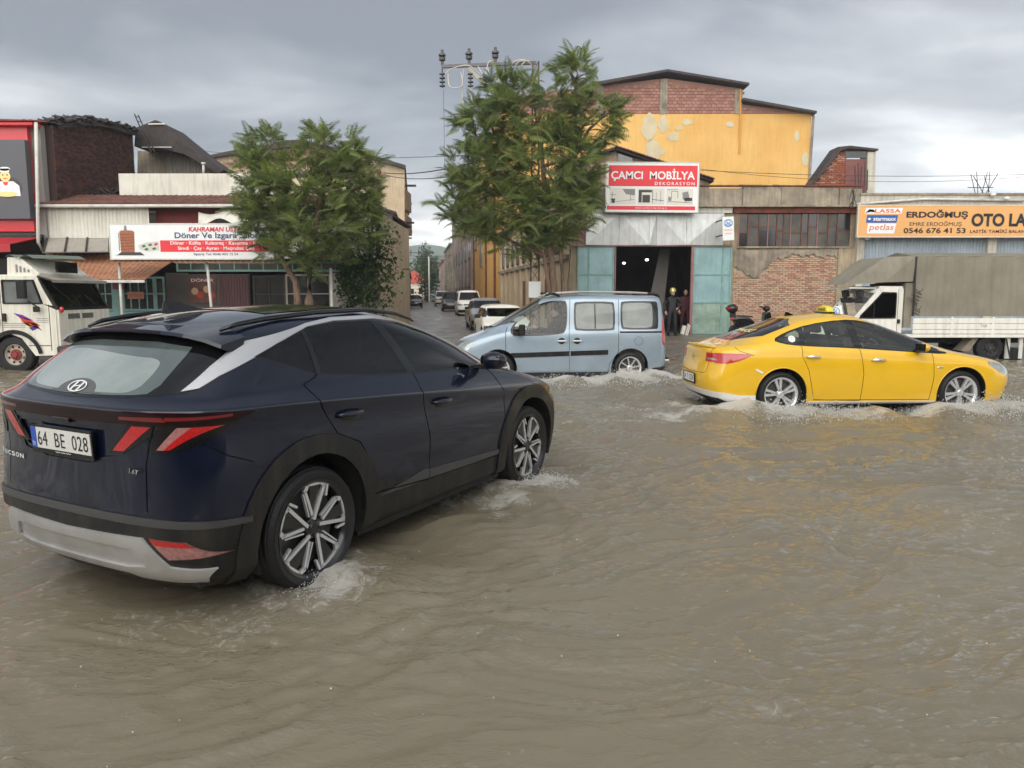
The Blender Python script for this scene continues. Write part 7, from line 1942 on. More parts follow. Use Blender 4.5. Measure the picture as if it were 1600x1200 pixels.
 o = bpy.data.objects.new('foliage', me); COL.objects.link(o); o.parent = root; tag(o, kind='stuff')
 return root
def bush(name, label, cat, centre, rx, ry, rz, n, seed, size=.10, cols=((.08, .13, .03, 1), (.045, .085, .022, 1))):
 rnd = random.Random(seed); c = Vector(centre); mb = MB()
 for k in range(n):
  d = Vector((rnd.gauss(0, .5), rnd.gauss(0, .5), rnd.gauss(0, .5)))
  if d.length > 1.2: continue
  p = c + Vector((d.x * rx, d.y * ry, d.z * rz)); M = Matrix.Rotation(rnd.uniform(0, 6.3), 3, 'Z') @ Matrix.Rotation(rnd.uniform(-1.2, 1.2), 3, 'X'); s = size * rnd.uniform(.6, 1.3)
  mb.cur = 0 if rnd.random() < .6 else 1
  mb.poly([p + M @ Vector(v) * s for v in ((0, -.5, 0), (.35, 0, .08), (0, .7, 0), (-.35, 0, .08))])
 o = mb.build('foliage', [leaf_mat('bush_leaf', cols[0], cols[1]), leaf_mat('bush_leaf_dark', cols[1], tuple(v * .7 for v in cols[1]))]); o.name = name
 return tag(o, label, cat)

def build_trees():
 tree('leafy feathery tree with two slim trunks in front of the restaurant', xat(472, 24.0), 24.0,
   [(470, 300, 62, 52, 0), (420, 285, 40, 42, .3), (415, 240, 32, 26, .2), (520, 245, 42, 32, -.2), (508, 212, 24, 14, 0), (545, 290, 42, 42, .2), (485, 360, 62, 42, -.4), (430, 350, 46, 36, .2), (548, 350, 38, 42, .3), (560, 262, 28, 24, .3), (505, 405, 40, 26, .2), (450, 388, 34, 22, -.2), (395, 262, 26, 16, 0), (395, 320, 24, 14, 0), (408, 390, 22, 12, 0)],
   [([(464, 500, 0), (465, 470, 0), (462, 440, 0), (440, 405, .1), (428, 370, .1), (418, 300, .2)], .13), ([(484, 500, 0), (483, 470, 0), (484, 420, 0), (490, 370, 0), (505, 300, 0), (512, 240, 0)], .16)], 2000, .66, 3)
 tree('larger feathery tree beside the electricity pole at the street corner', xat(865, 25.5), 25.5,
   [(835, 180, 66, 50, 0), (775, 200, 46, 40, .3), (900, 130, 26, 34, 0), (897, 108, 14, 18, 0), (915, 190, 42, 40, .2), (850, 260, 70, 52, -.4), (770, 270, 52, 40, .2), (905, 255, 34, 34, .4), (740, 265, 34, 34, 0), (730, 320, 36, 36, .2), (780, 335, 54, 36, -.2), (860, 330, 62, 40, -.3), (890, 300, 34, 34, .2), (722, 355, 26, 14, 0), (812, 385, 34, 18, 0), (868, 370, 30, 22, .2), (735, 200, 18, 18, 0), (945, 180, 20, 12, 0), (790, 150, 30, 26, .2)],
   [([(868, 500, 0), (866, 460, 0), (862, 410, 0), (855, 350, 0), (848, 260, 0), (842, 170, 0)], .15), ([(878, 500, .1), (880, 450, .1), (876, 400, .2), (884, 330, .3), (900, 240, .2), (900, 130, 0)], .10), ([(860, 500, -.1), (858, 450, -.1), (850, 400, -.1), (800, 330, -.2), (770, 270, 0)], .09), ([(885, 500, .3), (888, 440, .3), (892, 390, .3)], .05)], 3300, .66, 5)
 c = at(577, 420, 26.0); bush('climbing_plant', 'dense green climber hanging beside the left tree over the grey shutter', 'climber', c, 1.0, .7, 2.4, 2600, 4, .16)
 c = at(545, 440, 26.0); bush('climbing_plant', 'smaller bright green trailing climber left of the dense climber', 'climber', c, .45, .5, 1.3, 900, 8, .15, ((.10, .17, .02, 1), (.05, .10, .02, 1)))
 for k, (px, py, Y, rx, rz, lab) in enumerate(((669, 446, 140, 2.2, 5, 'dark green tree halfway down the side street'), (668, 424, 232, 5, 5, 'rounded tree behind the red roofed house'), (664, 410, 160, 1.5, 4, 'slim dark tree beside the far small house'))):
  c = at(px, py, Y); r = empty('tree', (c.x, Y, 0), 0, lab, 'tree')
  b = bush('crown', None, None, (0, 0, c.z), rx, rx, rz, 1500, 30 + k, rx * .22, ((.04, .075, .03, 1), (.03, .055, .025, 1))); b.name = 'crown'; b.parent = r
  mb = MB(); mb.tube([(0, 0, 0), (0, 0, c.z)], [.3, .12], 6); mb.build('trunk', G['bark'], r)

def build_pole():
 Y = 26.6; q = lambda px, py, dy=0: at(px, py, Y + dy)
 r = empty('electricity_pole', (0, 0, 0), 0, 'rusty lattice electricity pole with insulators and looped cables behind the right tree', 'pole')
 x = xat(836, Y, 4); top = zat(97, Y); S = mat('pole_steel', SR(110, 92, 84), .7, .2, col2=SR(80, 62, 56), vscale=5)
 mb = MB()
 for s in (-1, 1):
  for t in (-1, 1): mb.bar((x + s * .16, Y + t * .14, 0), (x + s * .10, Y + t * .08, top), .05, .05)
 mb.build('pole_leg', S, r)
 mb = MB(); n = 26
 for k in range(n):
  z0, z1 = top * k / n, top * (k + 1) / n; w = .15 - .05 * k / n
  mb.bar((x - w, Y - .13, z0), (x + w, Y - .13, z1), .03, .02); mb.bar((x + w, Y + .13, z0), (x - w, Y + .13, z1), .03, .02)
 mb.build('lattice', S, r)
 mb = MB(); mb.bar(q(690, 104), q(838, 98), .10, .10); mb.build('crossarm', mat('arm_grey', SR(104, 102, 104), .6, .3), r)
 mb = MB(); mb.bar(q(732, 107), q(778, 150), .09, .12); mb.build('brace', mat('arm_pale', SR(176, 170, 158), .6), r)
 D = mat('insulator', SR(54, 54, 58), .3, coat=.4)
 for px, py in ((691, 102), (733, 100), (774, 98)):
  p = q(px, py); mb = MB(); M = Matrix.Translation(p)
  mb.lathe([(.0, .0), (.05, 0), (.05, .12), (.11, .16), (.12, .24), (.06, .27), (.13, .30), (.12, .36), (.05, .38), (.05, .50), (.0, .50)], 12, M); mb.build('pin_insulator', D, r, autosm=40)
 for px, py in ((691, 108), (735, 108)):
  p = q(px, py); mb = MB(); prof = [(0, 0), (.03, 0)]
  for k in range(4): prof += [(.03, -.12 - .13 * k), (.10, -.15 - .13 * k), (.10, -.18 - .13 * k), (.03, -.19 - .13 * k)]
  mb.lathe(prof + [(0, -.62)], 12, Matrix.Translation(p)); mb.build('string_insulator', D, r, autosm=40)
 W = mat('pale_cable', SR(196, 188, 176), .6); rnd = random.Random(3)
 def cable(pts, rad=.018, m=W, nm='cable', parent=r, **k):
  P = [Vector(p) for p in pts]; out = []
  for i in range(len(P) - 1):
   p0, p1, p2, p3 = P[max(0, i - 1)], P[i], P[i + 1], P[min(len(P) - 1, i + 2)]
   for s in range(6):
    t = s / 6; out.append(.5 * ((2 * p1) + (-p0 + p2) * t + (2 * p0 - 5 * p1 + 4 * p2 - p3) * t * t + (-p0 + 3 * p1 - 3 * p2 + p3) * t ** 3))
  out.append(P[-1]); mb = MB(); mb.tube(out, rad, 5); return mb.build(nm, m, parent, smooth=True, **k)
 cable([q(693, 120), q(705, 108, -.1), q(730, 102, -.2), q(745, 112, -.1), q(757, 125)]); cable([q(700, 112), q(703, 135, -.2), q(722, 134, -.2), q(720, 112)]); cable([q(745, 100), q(757, 118, -.2), q(764, 96, -.1), q(776, 98)])
 cable([q(726, 100), q(722, 140), q(727, 190)], .022); cable([q(734, 100), q(736, 140), q(739, 190)], .022); cable([q(790, 118), q(803, 106, -.2), q(812, 96, -.1), q(830, 97)]); cable([q(798, 112), q(802, 97, -.2), q(820, 94, -.2), q(834, 104)]); cable([q(808, 116), q(818, 98, -.2), q(828, 96), q(838, 110)])
 cable([q(762, 106), q(770, 130, -.2), q(778, 140), q(774, 112)]); cable([q(776, 104), q(779, 128), q(774, 160)])
 mb = MB(); mb.box(x - .22, x + .20, Y - .26, Y - .22, zat(465, Y), zat(440, Y)); mb.build('white_notice', G['signwhite'], r)
 # overhead wires
 K = G['steel_dark']
 def wire(lab, a, b, sag, rad=.012):
  P = [Vector(a).lerp(Vector(b), t / 12) - Vector((0, 0, sag * 4 * (t / 12) * (1 - t / 12))) for t in range(13)]
  mb = MB(); mb.tube(P, rad, 4); tag(mb.build('overhead_wire', K), lab, 'wire', 'overhead wires')
 wire('upper thin wire from the left roofs to the lattice pole', at(318, 236, 40), q(836, 236), .3, .010)
 wire('thick dark wire sagging from the gabled building to the pole', at(600, 270, 60), q(836, 226), .4, .030)
 wire('lower dark wire under the thick one left of the pole', at(600, 273, 60), q(836, 246), .5, .024)
 wire('vertical drop wire below the leftmost insulator', q(693, 140), q(695, 270), 0, .006)
 wire('thin wire running right across the yellow wall', at(1094, 266, 31), at(1620, 272, 31), .15, .010)
 wire('second thin wire running right above the tyre shop', at(1094, 264, 31), at(1620, 275, 31), .35, .008)
 for k, (py, Yw) in enumerate(((398, 120), (404, 150), (418, 170))):
  wire(('high', 'middle', 'low')[k] + ' wire crossing the far end of the side street', at(620, py, Yw), at(712, py + (-3 if k else 1), Yw), .2, .03)
 r2 = empty('lamp_post', (0, 0, 0), 0, 'pale post carrying insulators on a crossarm far down the street', 'pole')
 p = at(671, 470, 135); mb = MB(); mb.tube([(p.x, 135, 0), (p.x, 135, zat(400, 135))], .16, 6); mb.build('post', G['white_pole'], r2); mb = MB(); a = at(634, 395, 135); b = at(668, 395, 135); mb.bar(a, b, .12, .12)
 for px in (642, 654, 666): c = at(px, 395, 135); mb.bar(c - Vector((0, 0, .4)), c + Vector((0, 0, .5)), .12, .12, up=(0, 1, 0))
 mb.build('crossarm', G['steel_dark'], r2)
 # tilted white street-name plate in the left tree
 mb = MB(); a = [at(552, 393, 25.4), at(563, 394, 25.4), at(572, 374, 25.4), at(561, 372, 25.4)]; mb.poly(a); mb.poly([v + Vector((0, .04, 0)) for v in a][::-1])
 for u_, v_ in zip(a, a[1:] + a[:1]): mb.poly([u_, v_, v_ + Vector((0, .04, 0)), u_ + Vector((0, .04, 0))])
 tag(mb.build('hanging_board', mat('board_cream', SR(214, 218, 190), .6)), 'small pale tilted board hanging among the leaves of the left tree', 'board')

# ------------------------------------------------------------------ people
def standing(label, x, y, rz, z0=.165, top=None, bottom=None, pose='hip', helmet=None, shoe=None):
 e = empty('person', (x, y, z0), rz, label, 'person')
 J = {'pelvis': (0, 0, .95), 'belly': (0, 0, 1.10), 'chest': (0, 0, 1.32), 'neck': (0, 0, 1.48), 'head': (.02, 0, 1.58), 'crown': (.02, 0, 1.64),
   'shl': (0, .19, 1.41), 'shr': (0, -.19, 1.41), 'hl': (0, .10, .90), 'hr': (0, -.10, .90), 'kl': (.03, .13, .50), 'kr': (.03, -.12, .50), 'al': (-.01, .15, .08), 'ar': (-.01, -.13, .08)}
 if pose == 'hip': J.update(ell=(-.10, .42, 1.20), hal=(.02, .20, 1.02), elr=(-.02, -.30, 1.14), har=(.10, -.28, .90))
 elif pose == 'walk': J.update(kl=(.22, .10, .52), al=(.10, .10, .12), kr=(-.05, -.10, .50), ar=(-.30, -.10, .14), ell=(-.15, .26, 1.16), hal=(-.02, .24, .94), elr=(.10, -.26, 1.16), har=(.30, -.22, 1.02))
 else: J.update(ell=(.02, .28, 1.13), hal=(.20, .24, 1.02), elr=(.02, -.28, 1.13), har=(.12, -.24, .90))
 top = top or MT['dark_cloth']
 E_ = [('pelvis', 'belly', .145, .14), ('belly', 'chest', .14, .15), ('chest', 'neck', .15, .055), ('neck', 'head', .05, .06), ('head', 'crown', .06, .05),
    ('chest', 'shl', .12, .08), ('shl', 'ell', .07, .052), ('ell', 'hal', .05, .034), ('chest', 'shr', .12, .08), ('shr', 'elr', .07, .052), ('elr', 'har', .05, .034),
    ('pelvis', 'hl', .13, .11), ('hl', 'kl', .10, .070), ('kl', 'al', .062, .045), ('pelvis', 'hr', .13, .11), ('hr', 'kr', .10, .070), ('kr', 'ar', .062, .045)]
 skin_body('body', J, E_, e, top)
 head_parts(e, Vector(J['head']) + Vector((.01, 0, .03)), (1, 0, 0), MT['skin'])
 for k, ek in (('hal', 'ell'), ('har', 'elr')):
  hand(e, Vector(J[k]), Vector(J[k]) - Vector(J[ek]), Vector((1, 0, .3)), MT['skin'])
 for k in ('al', 'ar'):
  a = Vector(J[k]); mb = MB(); mb.ball(a + Vector((.05, 0, -.025)), .135, .05, .055, 12, 8); o = mb.build('shoe', MT['gloss_black'], e, smooth=True)
  mb = MB(); mb.obox(Matrix.Translation(a + Vector((.05, 0, -.07))), .135, .046, .016); mb.build('sole', MT['white_letter'] if shoe else MT['clad_grey'], o, bevel=.01)
 if helmet:
  mb = MB(); c = Vector(J['head']) + Vector((.005, 0, .06)); mb.lathe([(.135, 0), (.128, .012), (.120, .02), (.116, .07), (.09, .125), (.05, .150), (0, .16)], 20, Matrix.Translation(c))
  mb.prism([(-.10, .12), (.0, .165), (.09, .13), (.10, .10), (0, .14), (-.10, .10)], -.008, .008, M=Matrix.Translation(c)); mb.build('helmet', helmet, e, smooth=True)
 return e
def build_people():
 standing('man in black with shiny yellow helmet, hand on hip at the workshop door', xat(1050, 27.9, 1.2), 27.9, R(-80), pose='hip', helmet=mat('helmet_brass', (.42, .38, .12), .22, .6, coat=.5), top=mat('black_jacket', (.014, .014, .017), .7, var=.3, vscale=14))
 standing('person in dark maroon standing just inside the workshop door', xat(1071, 29.6, 1.2), 29.6, R(-100), pose='rest', top=mat('maroon_cloth', SR(74, 32, 38), .85, var=.3, vscale=8))
 standing('person in dark clothes walking behind the pale blue van, one foot showing', xat(1024, 18.8, .5), 18.8, R(186), z0=.0, pose='walk', shoe=True, top=mat('navy_cloth', (.012, .013, .02), .8, var=.3, vscale=14))

# ------------------------------------------------------------------ scooter behind the taxi
def build_scooter():
 x, y = xat(1178, 26.4, .8), 26.4
 r = empty('scooter', (x, y, .15), 0, 'black scooter with top box parked against the brick wall behind the taxi', 'scooter')
 K = MT['gloss_black']; Rd = mat('scooter_red', SR(150, 24, 30), .3, coat=.6)
 for wx in (-.62, .62):
  mb = MB(); M = Matrix.Translation((wx, 0, .26)) @ Matrix.Rotation(R(90), 4, 'X'); mb.lathe([(.16, -.05), (.24, -.055), (.265, -.02), (.265, .02), (.24, .055), (.16, .05), (.16, -.05)], 28, M); w = mb.build('wheel', MT['tyre'], r, smooth=True)
  mb = MB(); mb.lathe([(0, -.03), (.165, -.03), (.165, .03), (0, .03)], 20, M); mb.build('rim', MT['rim_black'], w)
 mb = MB(); mb.prism(smooth_poly([(-.75, .60), (-.70, .75), (-.2, .76), (.0, .60), (.05, .32), (-.45, .30)], 1), -.15, .15); mb.build('body', K, r, bevel=.04)
 mb = MB(); mb.prism([(-.2, .33), (.42, .33), (.42, .27), (-.2, .27)], -.16, .16); mb.build('footboard', K, r, bevel=.02)
 mb = MB(); mb.prism(smooth_poly([(.36, .30), (.30, .85), (.40, .98), (.56, .92), (.56, .35)], 1), -.19, .19); mb.build('front_shield', K, r, bevel=.04)
 mb = MB(); mb.prism(smooth_poly([(-.72, .77), (-.62, .84), (-.1, .82), (-.05, .76)], 1), -.14, .14); mb.build('saddle', MT['seat'], r, bevel=.03)
 mb = MB(); mb.tube([(.44, 0, .9), (.34, 0, 1.10)], .03, 8); mb.tube([(.28, -.32, 1.12), (.36, -.1, 1.10), (.36, .1, 1.10), (.28, .32, 1.12)], .02, 8); mb.tube([(.62, 0, .26), (.48, 0, .85)], .035, 8); mb.build('handlebar', MT['steel'] if 'steel' in MT else G['steel_dark'], r, smooth=True)
 mb = MB(); mb.ball((.42, 0, 1.06), .13, .16, .10, 14, 8); mb.build('headlight_cowl', K, r, smooth=True)
 for s in (-1, 1):
  mb = MB(); mb.tube([(.34, s * .26, 1.12), (.36, s * .34, 1.30)], .008, 6); mb.ball((.36, s * .36, 1.34), .03, .06, .04, 10, 6); mb.build('mirror', MT['chrome'], r, smooth=True)
 mb = MB(); mb.ball((-.78, 0, 1.06), .20, .22, .16, 16, 10); tb = mb.build('top_box', K, r, smooth=True)
 mb = MB(); mb.obox(Matrix.Translation((-.95, 0, 1.06)), .02, .15, .05); mb.obox(Matrix.Translation((-.84, -.17, 1.08)), .10, .03, .03); mb.build('reflector', Rd, tb, bevel=.01)
 mb = MB(); mb.bar((-.75, 0, .75), (-.75, 0, .92), .2, .06); mb.build('rack', G['steel_dark'], r)
 mb = MB(); mb.ball((-.76, 0, .70), .06, .12, .07, 10, 6); mb.build('tail_light', MT['lens_red'], r, smooth=True)

# ------------------------------------------------------------------ trucks
def truck_wheel(parent, x, y, r, w, side, hub, hubcol2=None):
 M = Matrix.Translation((x, y, r)) @ Matrix.Rotation(R(-90) * side, 4, 'X'); mb = MB(); h = w / 2
 mb.lathe([(r * .56, -h), (r * .9, -h), (r, -h * .7), (r, h * .7), (r * .93, h * .95), (r * .62, h), (r * .56, h * .85)], 40, M); o = mb.build('wheel', MT['tyre'], parent, autosm=30)
 mb = MB(); mb.lathe([(r * .57, h * .8), (r * .54, h * .9), (r * .50, h * .4), (r * .34, h * .35), (r * .30, h * .55)], 32, M); o2 = mb.build('rim', hubcol2 or MT['rim_silver'], o, autosm=30)
 mb = MB(); mb.lathe([(r * .31, h * .5), (r * .28, h * .75), (r * .16, h * .8), (r * .14, h * 1.1), (0, h * 1.12)], 20, M)
 for k in range(8):
  a = 2 * PI * k / 8; mb.lathe([(0, h * .95), (.016, h * .95), (.016, h * .6)], 6, M @ Matrix.Translation((r * .22 * math.cos(a), r * .22 * math.sin(a), 0)))
 mb.build('hub', hub, o, autosm=30)
 mb = MB()
 for k in range(8):
  a = 2 * PI * (k + .5) / 8; mb.lathe([(0, h * .45), (.028, h * .45)], 10, M @ Matrix.Translation((r * .43 * math.cos(a), r * .43 * math.sin(a), 0)))
 mb.build('rim_hole', MT['under'], o)
def build_left_truck():
 Yt = 16.3; x0 = xat(25, Yt, .4)
 r = empty('white_truck', (x0, Yt, 0), 0, 'old white truck cab with roof spoiler and red wheel hubs at the left edge', 'truck')
 s = Yt / FPX; lx = lambda px: (px - 25) * s; lz = lambda py: zat(py, Yt)
 W = mat('truck_white', SR(226, 222, 208), .4, coat=.4, grime=.30, streak=True); yy = -.02
 # cab shell: extruded side profile with openings cut as separate pieces
 side = [(lx(-190), .55), (lx(-190), lz(432)), (lx(70), lz(431)), (lx(86), lz(470)), (lx(86), lz(548)), (lx(62), lz(552)), (lx(56), .45)]
 prof = [(lx(-14), lz(430)), (lx(66), lz(432)), (lx(74), lz(455)), (lx(92), lz(484)), (lx(92), lz(555)), (lx(56), lz(556)), (lx(50), lz(548)), (lx(36), lz(528)), (lx(14), lz(520)), (lx(-16), lz(522)), (lx(-150), lz(522)), (lx(-150), lz(430))]
 wcut = [(lx(12), lz(438)), (lx(60), lz(438)), (lx(71), lz(474)), (lx(12), lz(474))]
 # near side skin around the window, built as strips
 mb = MB()
 A = prof
 mb.prism([(lx(-150), lz(522)), (lx(-150), lz(475)), (lx(73), lz(475)), (lx(92), lz(484)), (lx(92), lz(555)), (lx(56), lz(556)), (lx(50), lz(548)), (lx(36), lz(528)), (lx(14), lz(520))], 0, .05)
 mb.prism([(lx(-150), lz(475)), (lx(-150), lz(430)), (lx(11), lz(430)), (lx(11), lz(475))], 0, .05)
 mb.prism([(lx(11), lz(437)), (lx(11), lz(430)), (lx(66), lz(431)), (lx(63), lz(437))], 0, .05); mb.prism([(lx(62), lz(437)), (lx(66), lz(431)), (lx(76), lz(455)), (lx(88), lz(478)), (lx(74), lz(475))], 0, .05)
 body = mb.build('cab_side', W, r)
 mb = MB(); mb.prism([(lx(-150), lz(522)), (lx(-150), lz(430)), (lx(66), lz(431)), (lx(92), lz(484)), (lx(92), lz(555)), (lx(56), lz(556)), (lx(36), lz(528))], 2.05, 2.1); mb.build('far_side', W, r)
 mb = MB(); f = [(lx(92), lz(480)), (lx(92), lz(590))]
 mb.box(lx(90), lx(96), .02, 2.08, lz(560), lz(484)); mb.box(lx(-150), lx(66), .05, 2.08, lz(432), lz(429)); fr = mb.build('front_panel', W, r, bevel=.03)
 # sloping windscreen, seen from the side and front
 mb = MB(); a = [Vector((lx(69), .03, lz(436))), Vector((lx(69), 2.05, lz(436))), Vector((lx(94), 2.05, lz(483))), Vector((lx(94), .03, lz(483)))]; mb.poly(a); mb.build('windscreen', glass('truck_screen', (.20, .20, .21)), r)
 mb = MB()
 for k in range(2): mb.bar(a[0].lerp(a[1], k), a[3].lerp(a[2], k), .05, .05)
 mb.bar(a[0], a[1], .05, .05); mb.bar(a[3], a[2], .06, .06); mb.build('screen_frame', MT['clad'], r)
 mb = MB(); mb.tube([a[3].lerp(a[2], .4) + Vector((.03, 0, 0)), a[0].lerp(a[1], .15) + Vector((.05, 0, -.1))], .010, 5); mb.tube([a[3].lerp(a[2], .45) + Vector((.03, 0, 0)), a[0].lerp(a[1], .45) + Vector((.05, 0, -.15))], .010, 5); mb.tube([a[3].lerp(a[2], .8) + Vector((.03, 0, 0)), a[0].lerp(a[1], .6) + Vector((.05, 0, -.15))], .010, 5); mb.build('wiper', MT['clad'], r)
 mb = MB(); mb.prism(wcut, .012, .022); mb.build('side_window', glass('truck_side', (.5, .52, .5), dirt=.4), r)
 mb = MB()
 for u_, v_ in zip(wcut, wcut[1:] + wcut[:1]): mb.bar((u_[0], .0, u_[1]), (v_[0], .0, v_[1]), .03, .03)
 mb.build('window_seal', MT['clad'], r)
 mb = MB(); mb.obox(Matrix.Translation((lx(52), -.22, lz(452))), .09, .05, .20); mb.bar((lx(58), -.18, lz(470)), (lx(68), 0, lz(482)), .03, .03); mb.obox(Matrix.Translation((lx(67), -.10, lz(483))), .05, .05, .06); mb.build('door_mirror', MT['clad'], r, bevel=.03)
 for ln in ([(lx(8), lz(432)), (lx(8), lz(521))], [(lx(82), lz(476)), (lx(82), lz(548))], [(lx(46), lz(540)), (lx(82), lz(540))]):
  mb = MB(); mb.bar((ln[0][0], -.003, ln[0][1]), (ln[1][0], -.003, ln[1][1]), .008, .012); mb.build('seam', MT['gap'], body)
 mb = MB(); mb.obox(Matrix.Translation((lx(13), -.03, lz(496))), .035, .02, .09); mb.obox(Matrix.Translation((lx(2), -.03, lz(503))), .03, .02, .07); mb.build('door_handle', MT['clad'], r, bevel=.01)
 # coloured flash and pin stripes
 P = lambda L: [(lx(a_), -.006, lz(b_)) for a_, b_ in L]
 for nm, c, L in (('violet', SR(96, 48, 150), [(26, 489), (40, 492), (57, 501), (48, 500), (34, 495)]), ('red', SR(196, 50, 44), [(34, 495), (48, 498), (68, 509), (58, 508), (40, 502)]), ('orange', SR(230, 120, 40), [(37, 501), (46, 503), (60, 505), (52, 511), (44, 507)]), ('yellow', SR(236, 196, 60), [(40, 503), (48, 505), (54, 510), (48, 511)]), ('blue', SR(62, 50, 140), [(49, 512), (60, 508), (70, 517), (62, 513), (54, 517)]), ('tail', SR(196, 50, 44), [(52, 507), (62, 506), (66, 514), (56, 511)])):
  mb = MB(); mb.poly(P(L)); mb.build('painted_flash', mat('flash_' + nm, c, .45), r)
 for py in (497, 500, 503):
  mb = MB(); mb.poly(P([(62, py), (80, py), (80, py + .8), (62, py + .8)])); mb.build('pinstripe', G['ink_grey'], r)
 for py in (505, 508, 511):
  mb = MB(); mb.poly(P([(8, py), (44, py), (44, py + .8), (8, py + .8)])); mb.build('pinstripe', G['ink_grey'], r)
 for (a_, b_) in ((101, 119), (122, 136)):
  pass
 mb = MB()
 for k in range(5):
  for q in (0, 1): mb.box(lx(96) , lx(96) + .01, .35 + q * .55, .35 + q * .55 + .45, lz(492 + k * 1.7), lz(491 + k * 1.7))
 mb.build('front_vent', MT['clad'], r)
 # roof spoiler, visor, board
 mb = MB(); mb.prism([(lx(16), lz(430)), (lx(18), lz(401)), (lx(38), lz(402)), (lx(66), lz(426)), (lx(66), lz(430))], .1, 2.0); sp = mb.build('roof_spoiler', W, r, bevel=.03)
 for k in range(4): mb = MB(); mb.box(lx(31 + 6 * k), lx(33.5 + 6 * k), .085, .1, lz(425), lz(413 + k * 2.6)); mb.build('louvre', G['ink_grey'], sp)
 mb = MB(); a = [Vector((lx(66), .0, lz(430))), Vector((lx(66), 2.1, lz(430))), Vector((lx(92), 2.15, lz(437))), Vector((lx(92), -.05, lz(437)))]; mb.poly(a); mb.poly([v - Vector((0, 0, .03)) for v in a][::-1]); mb.poly([a[3], a[2], a[2] - Vector((0, 0, .06)), a[3] - Vector((0, 0, .06))]); mb.build('sun_visor', G['grey_sheet'], r)
 mb = MB(); mb.obox(Matrix.Translation((lx(76), .9, lz(416))) , .03, .38, .12); mb.build('roof_board', MT['gloss_black'], r)
 mb = MB(); rnd = random.Random(1); pts = [(18 + 3.6 * k, 402 - 3 * math.sin(k * .9) - 1.5) for k in range(13)]
 for (a1, b1), (a2, b2) in zip(pts, pts[1:]): mb.poly([(lx(a1), .05, lz(b1)), (lx(a2), .05, lz(b2)), (lx(a2) + .1, 1.9, lz(b2 - 4)), (lx(a1) + .1, 1.9, lz(b1 - 4))])
 mb.build('roof_tarpaulin', mat('green_tarp', SR(112, 122, 108), .7), r, smooth=True)
 # arch, wheels, bumper, chassis, load body off frame
 mb = MB(); cx = lx(25); rr = .62
 for k in range(16):
  t0, t1 = R(10 + 160 * k / 16), R(10 + 160 * (k + 1) / 16); c = .34
  mb.poly([(cx + rr * math.cos(t0), -.03, c + rr * math.sin(t0)), (cx + rr * math.cos(t1), -.03, c + rr * math.sin(t1)), (cx + (rr - .09) * math.cos(t1), -.03, c + (rr - .09) * math.sin(t1)), (cx + (rr - .09) * math.cos(t0), -.03, c + (rr - .09) * math.sin(t0))])
  mb.poly([(cx + (rr - .09) * math.cos(t0), -.03, c + (rr - .09) * math.sin(t0)), (cx + (rr - .09) * math.cos(t1), -.03, c + (rr - .09) * math.sin(t1)), (cx + (rr - .09) * math.cos(t1), .5, c + (rr - .09) * math.sin(t1)), (cx + (rr - .09) * math.cos(t0), .5, c + (rr - .09) * math.sin(t0))])
 mb.build('mudguard', MT['clad'], r)
 mb = MB(); mb.box(lx(-150), lx(86), .5, 1.7, .35, .8); mb.box(lx(-150), lx(60), .06, 2.0, lz(522), lz(520)); mb.build('chassis', MT['under'], r)
 mb = MB(); mb.box(lx(88), lx(104), .0, 2.1, lz(566), lz(540)); bpr = mb.build('bumper', MT['clad_grey'], r, bevel=.03)
 mb = MB(); mb.box(lx(104), lx(104) + .02, .12, .5, lz(560), lz(546)); mb.build('headlight', MT['lamp_clear'], r)
 mb = MB(); mb.ball((lx(99), .06, lz(484)), .05, .05, .07, 10, 6); mb.build('indicator', MT['lens_red'], r, smooth=True)
 red = mat('hub_red', SR(138, 58, 54), .7, grime=.6); pale = mat('rim_dirty', SR(190, 182, 166), .6, grime=.5)
 for yy_ in (.14, 1.95): truck_wheel(r, lx(22), yy_, .41, .24, -1 if yy_ < 1 else 1, red, pale)
 for yy_ in (.14, 1.95): truck_wheel(r, lx(-240), yy_, .41, .24, -1 if yy_ < 1 else 1, red, pale)
 mb = MB(); mb.box(lx(-420), lx(-152), -.05, 2.15, .8, 2.9); mb.build('load_body', W, r, bevel=.02)
 mb = MB(); seat(mb, lx(20), .6, .95, .5, .6); seat(mb, lx(20), 1.5, .95, .5, .6); mb.build('seats', MT['seat'], r)

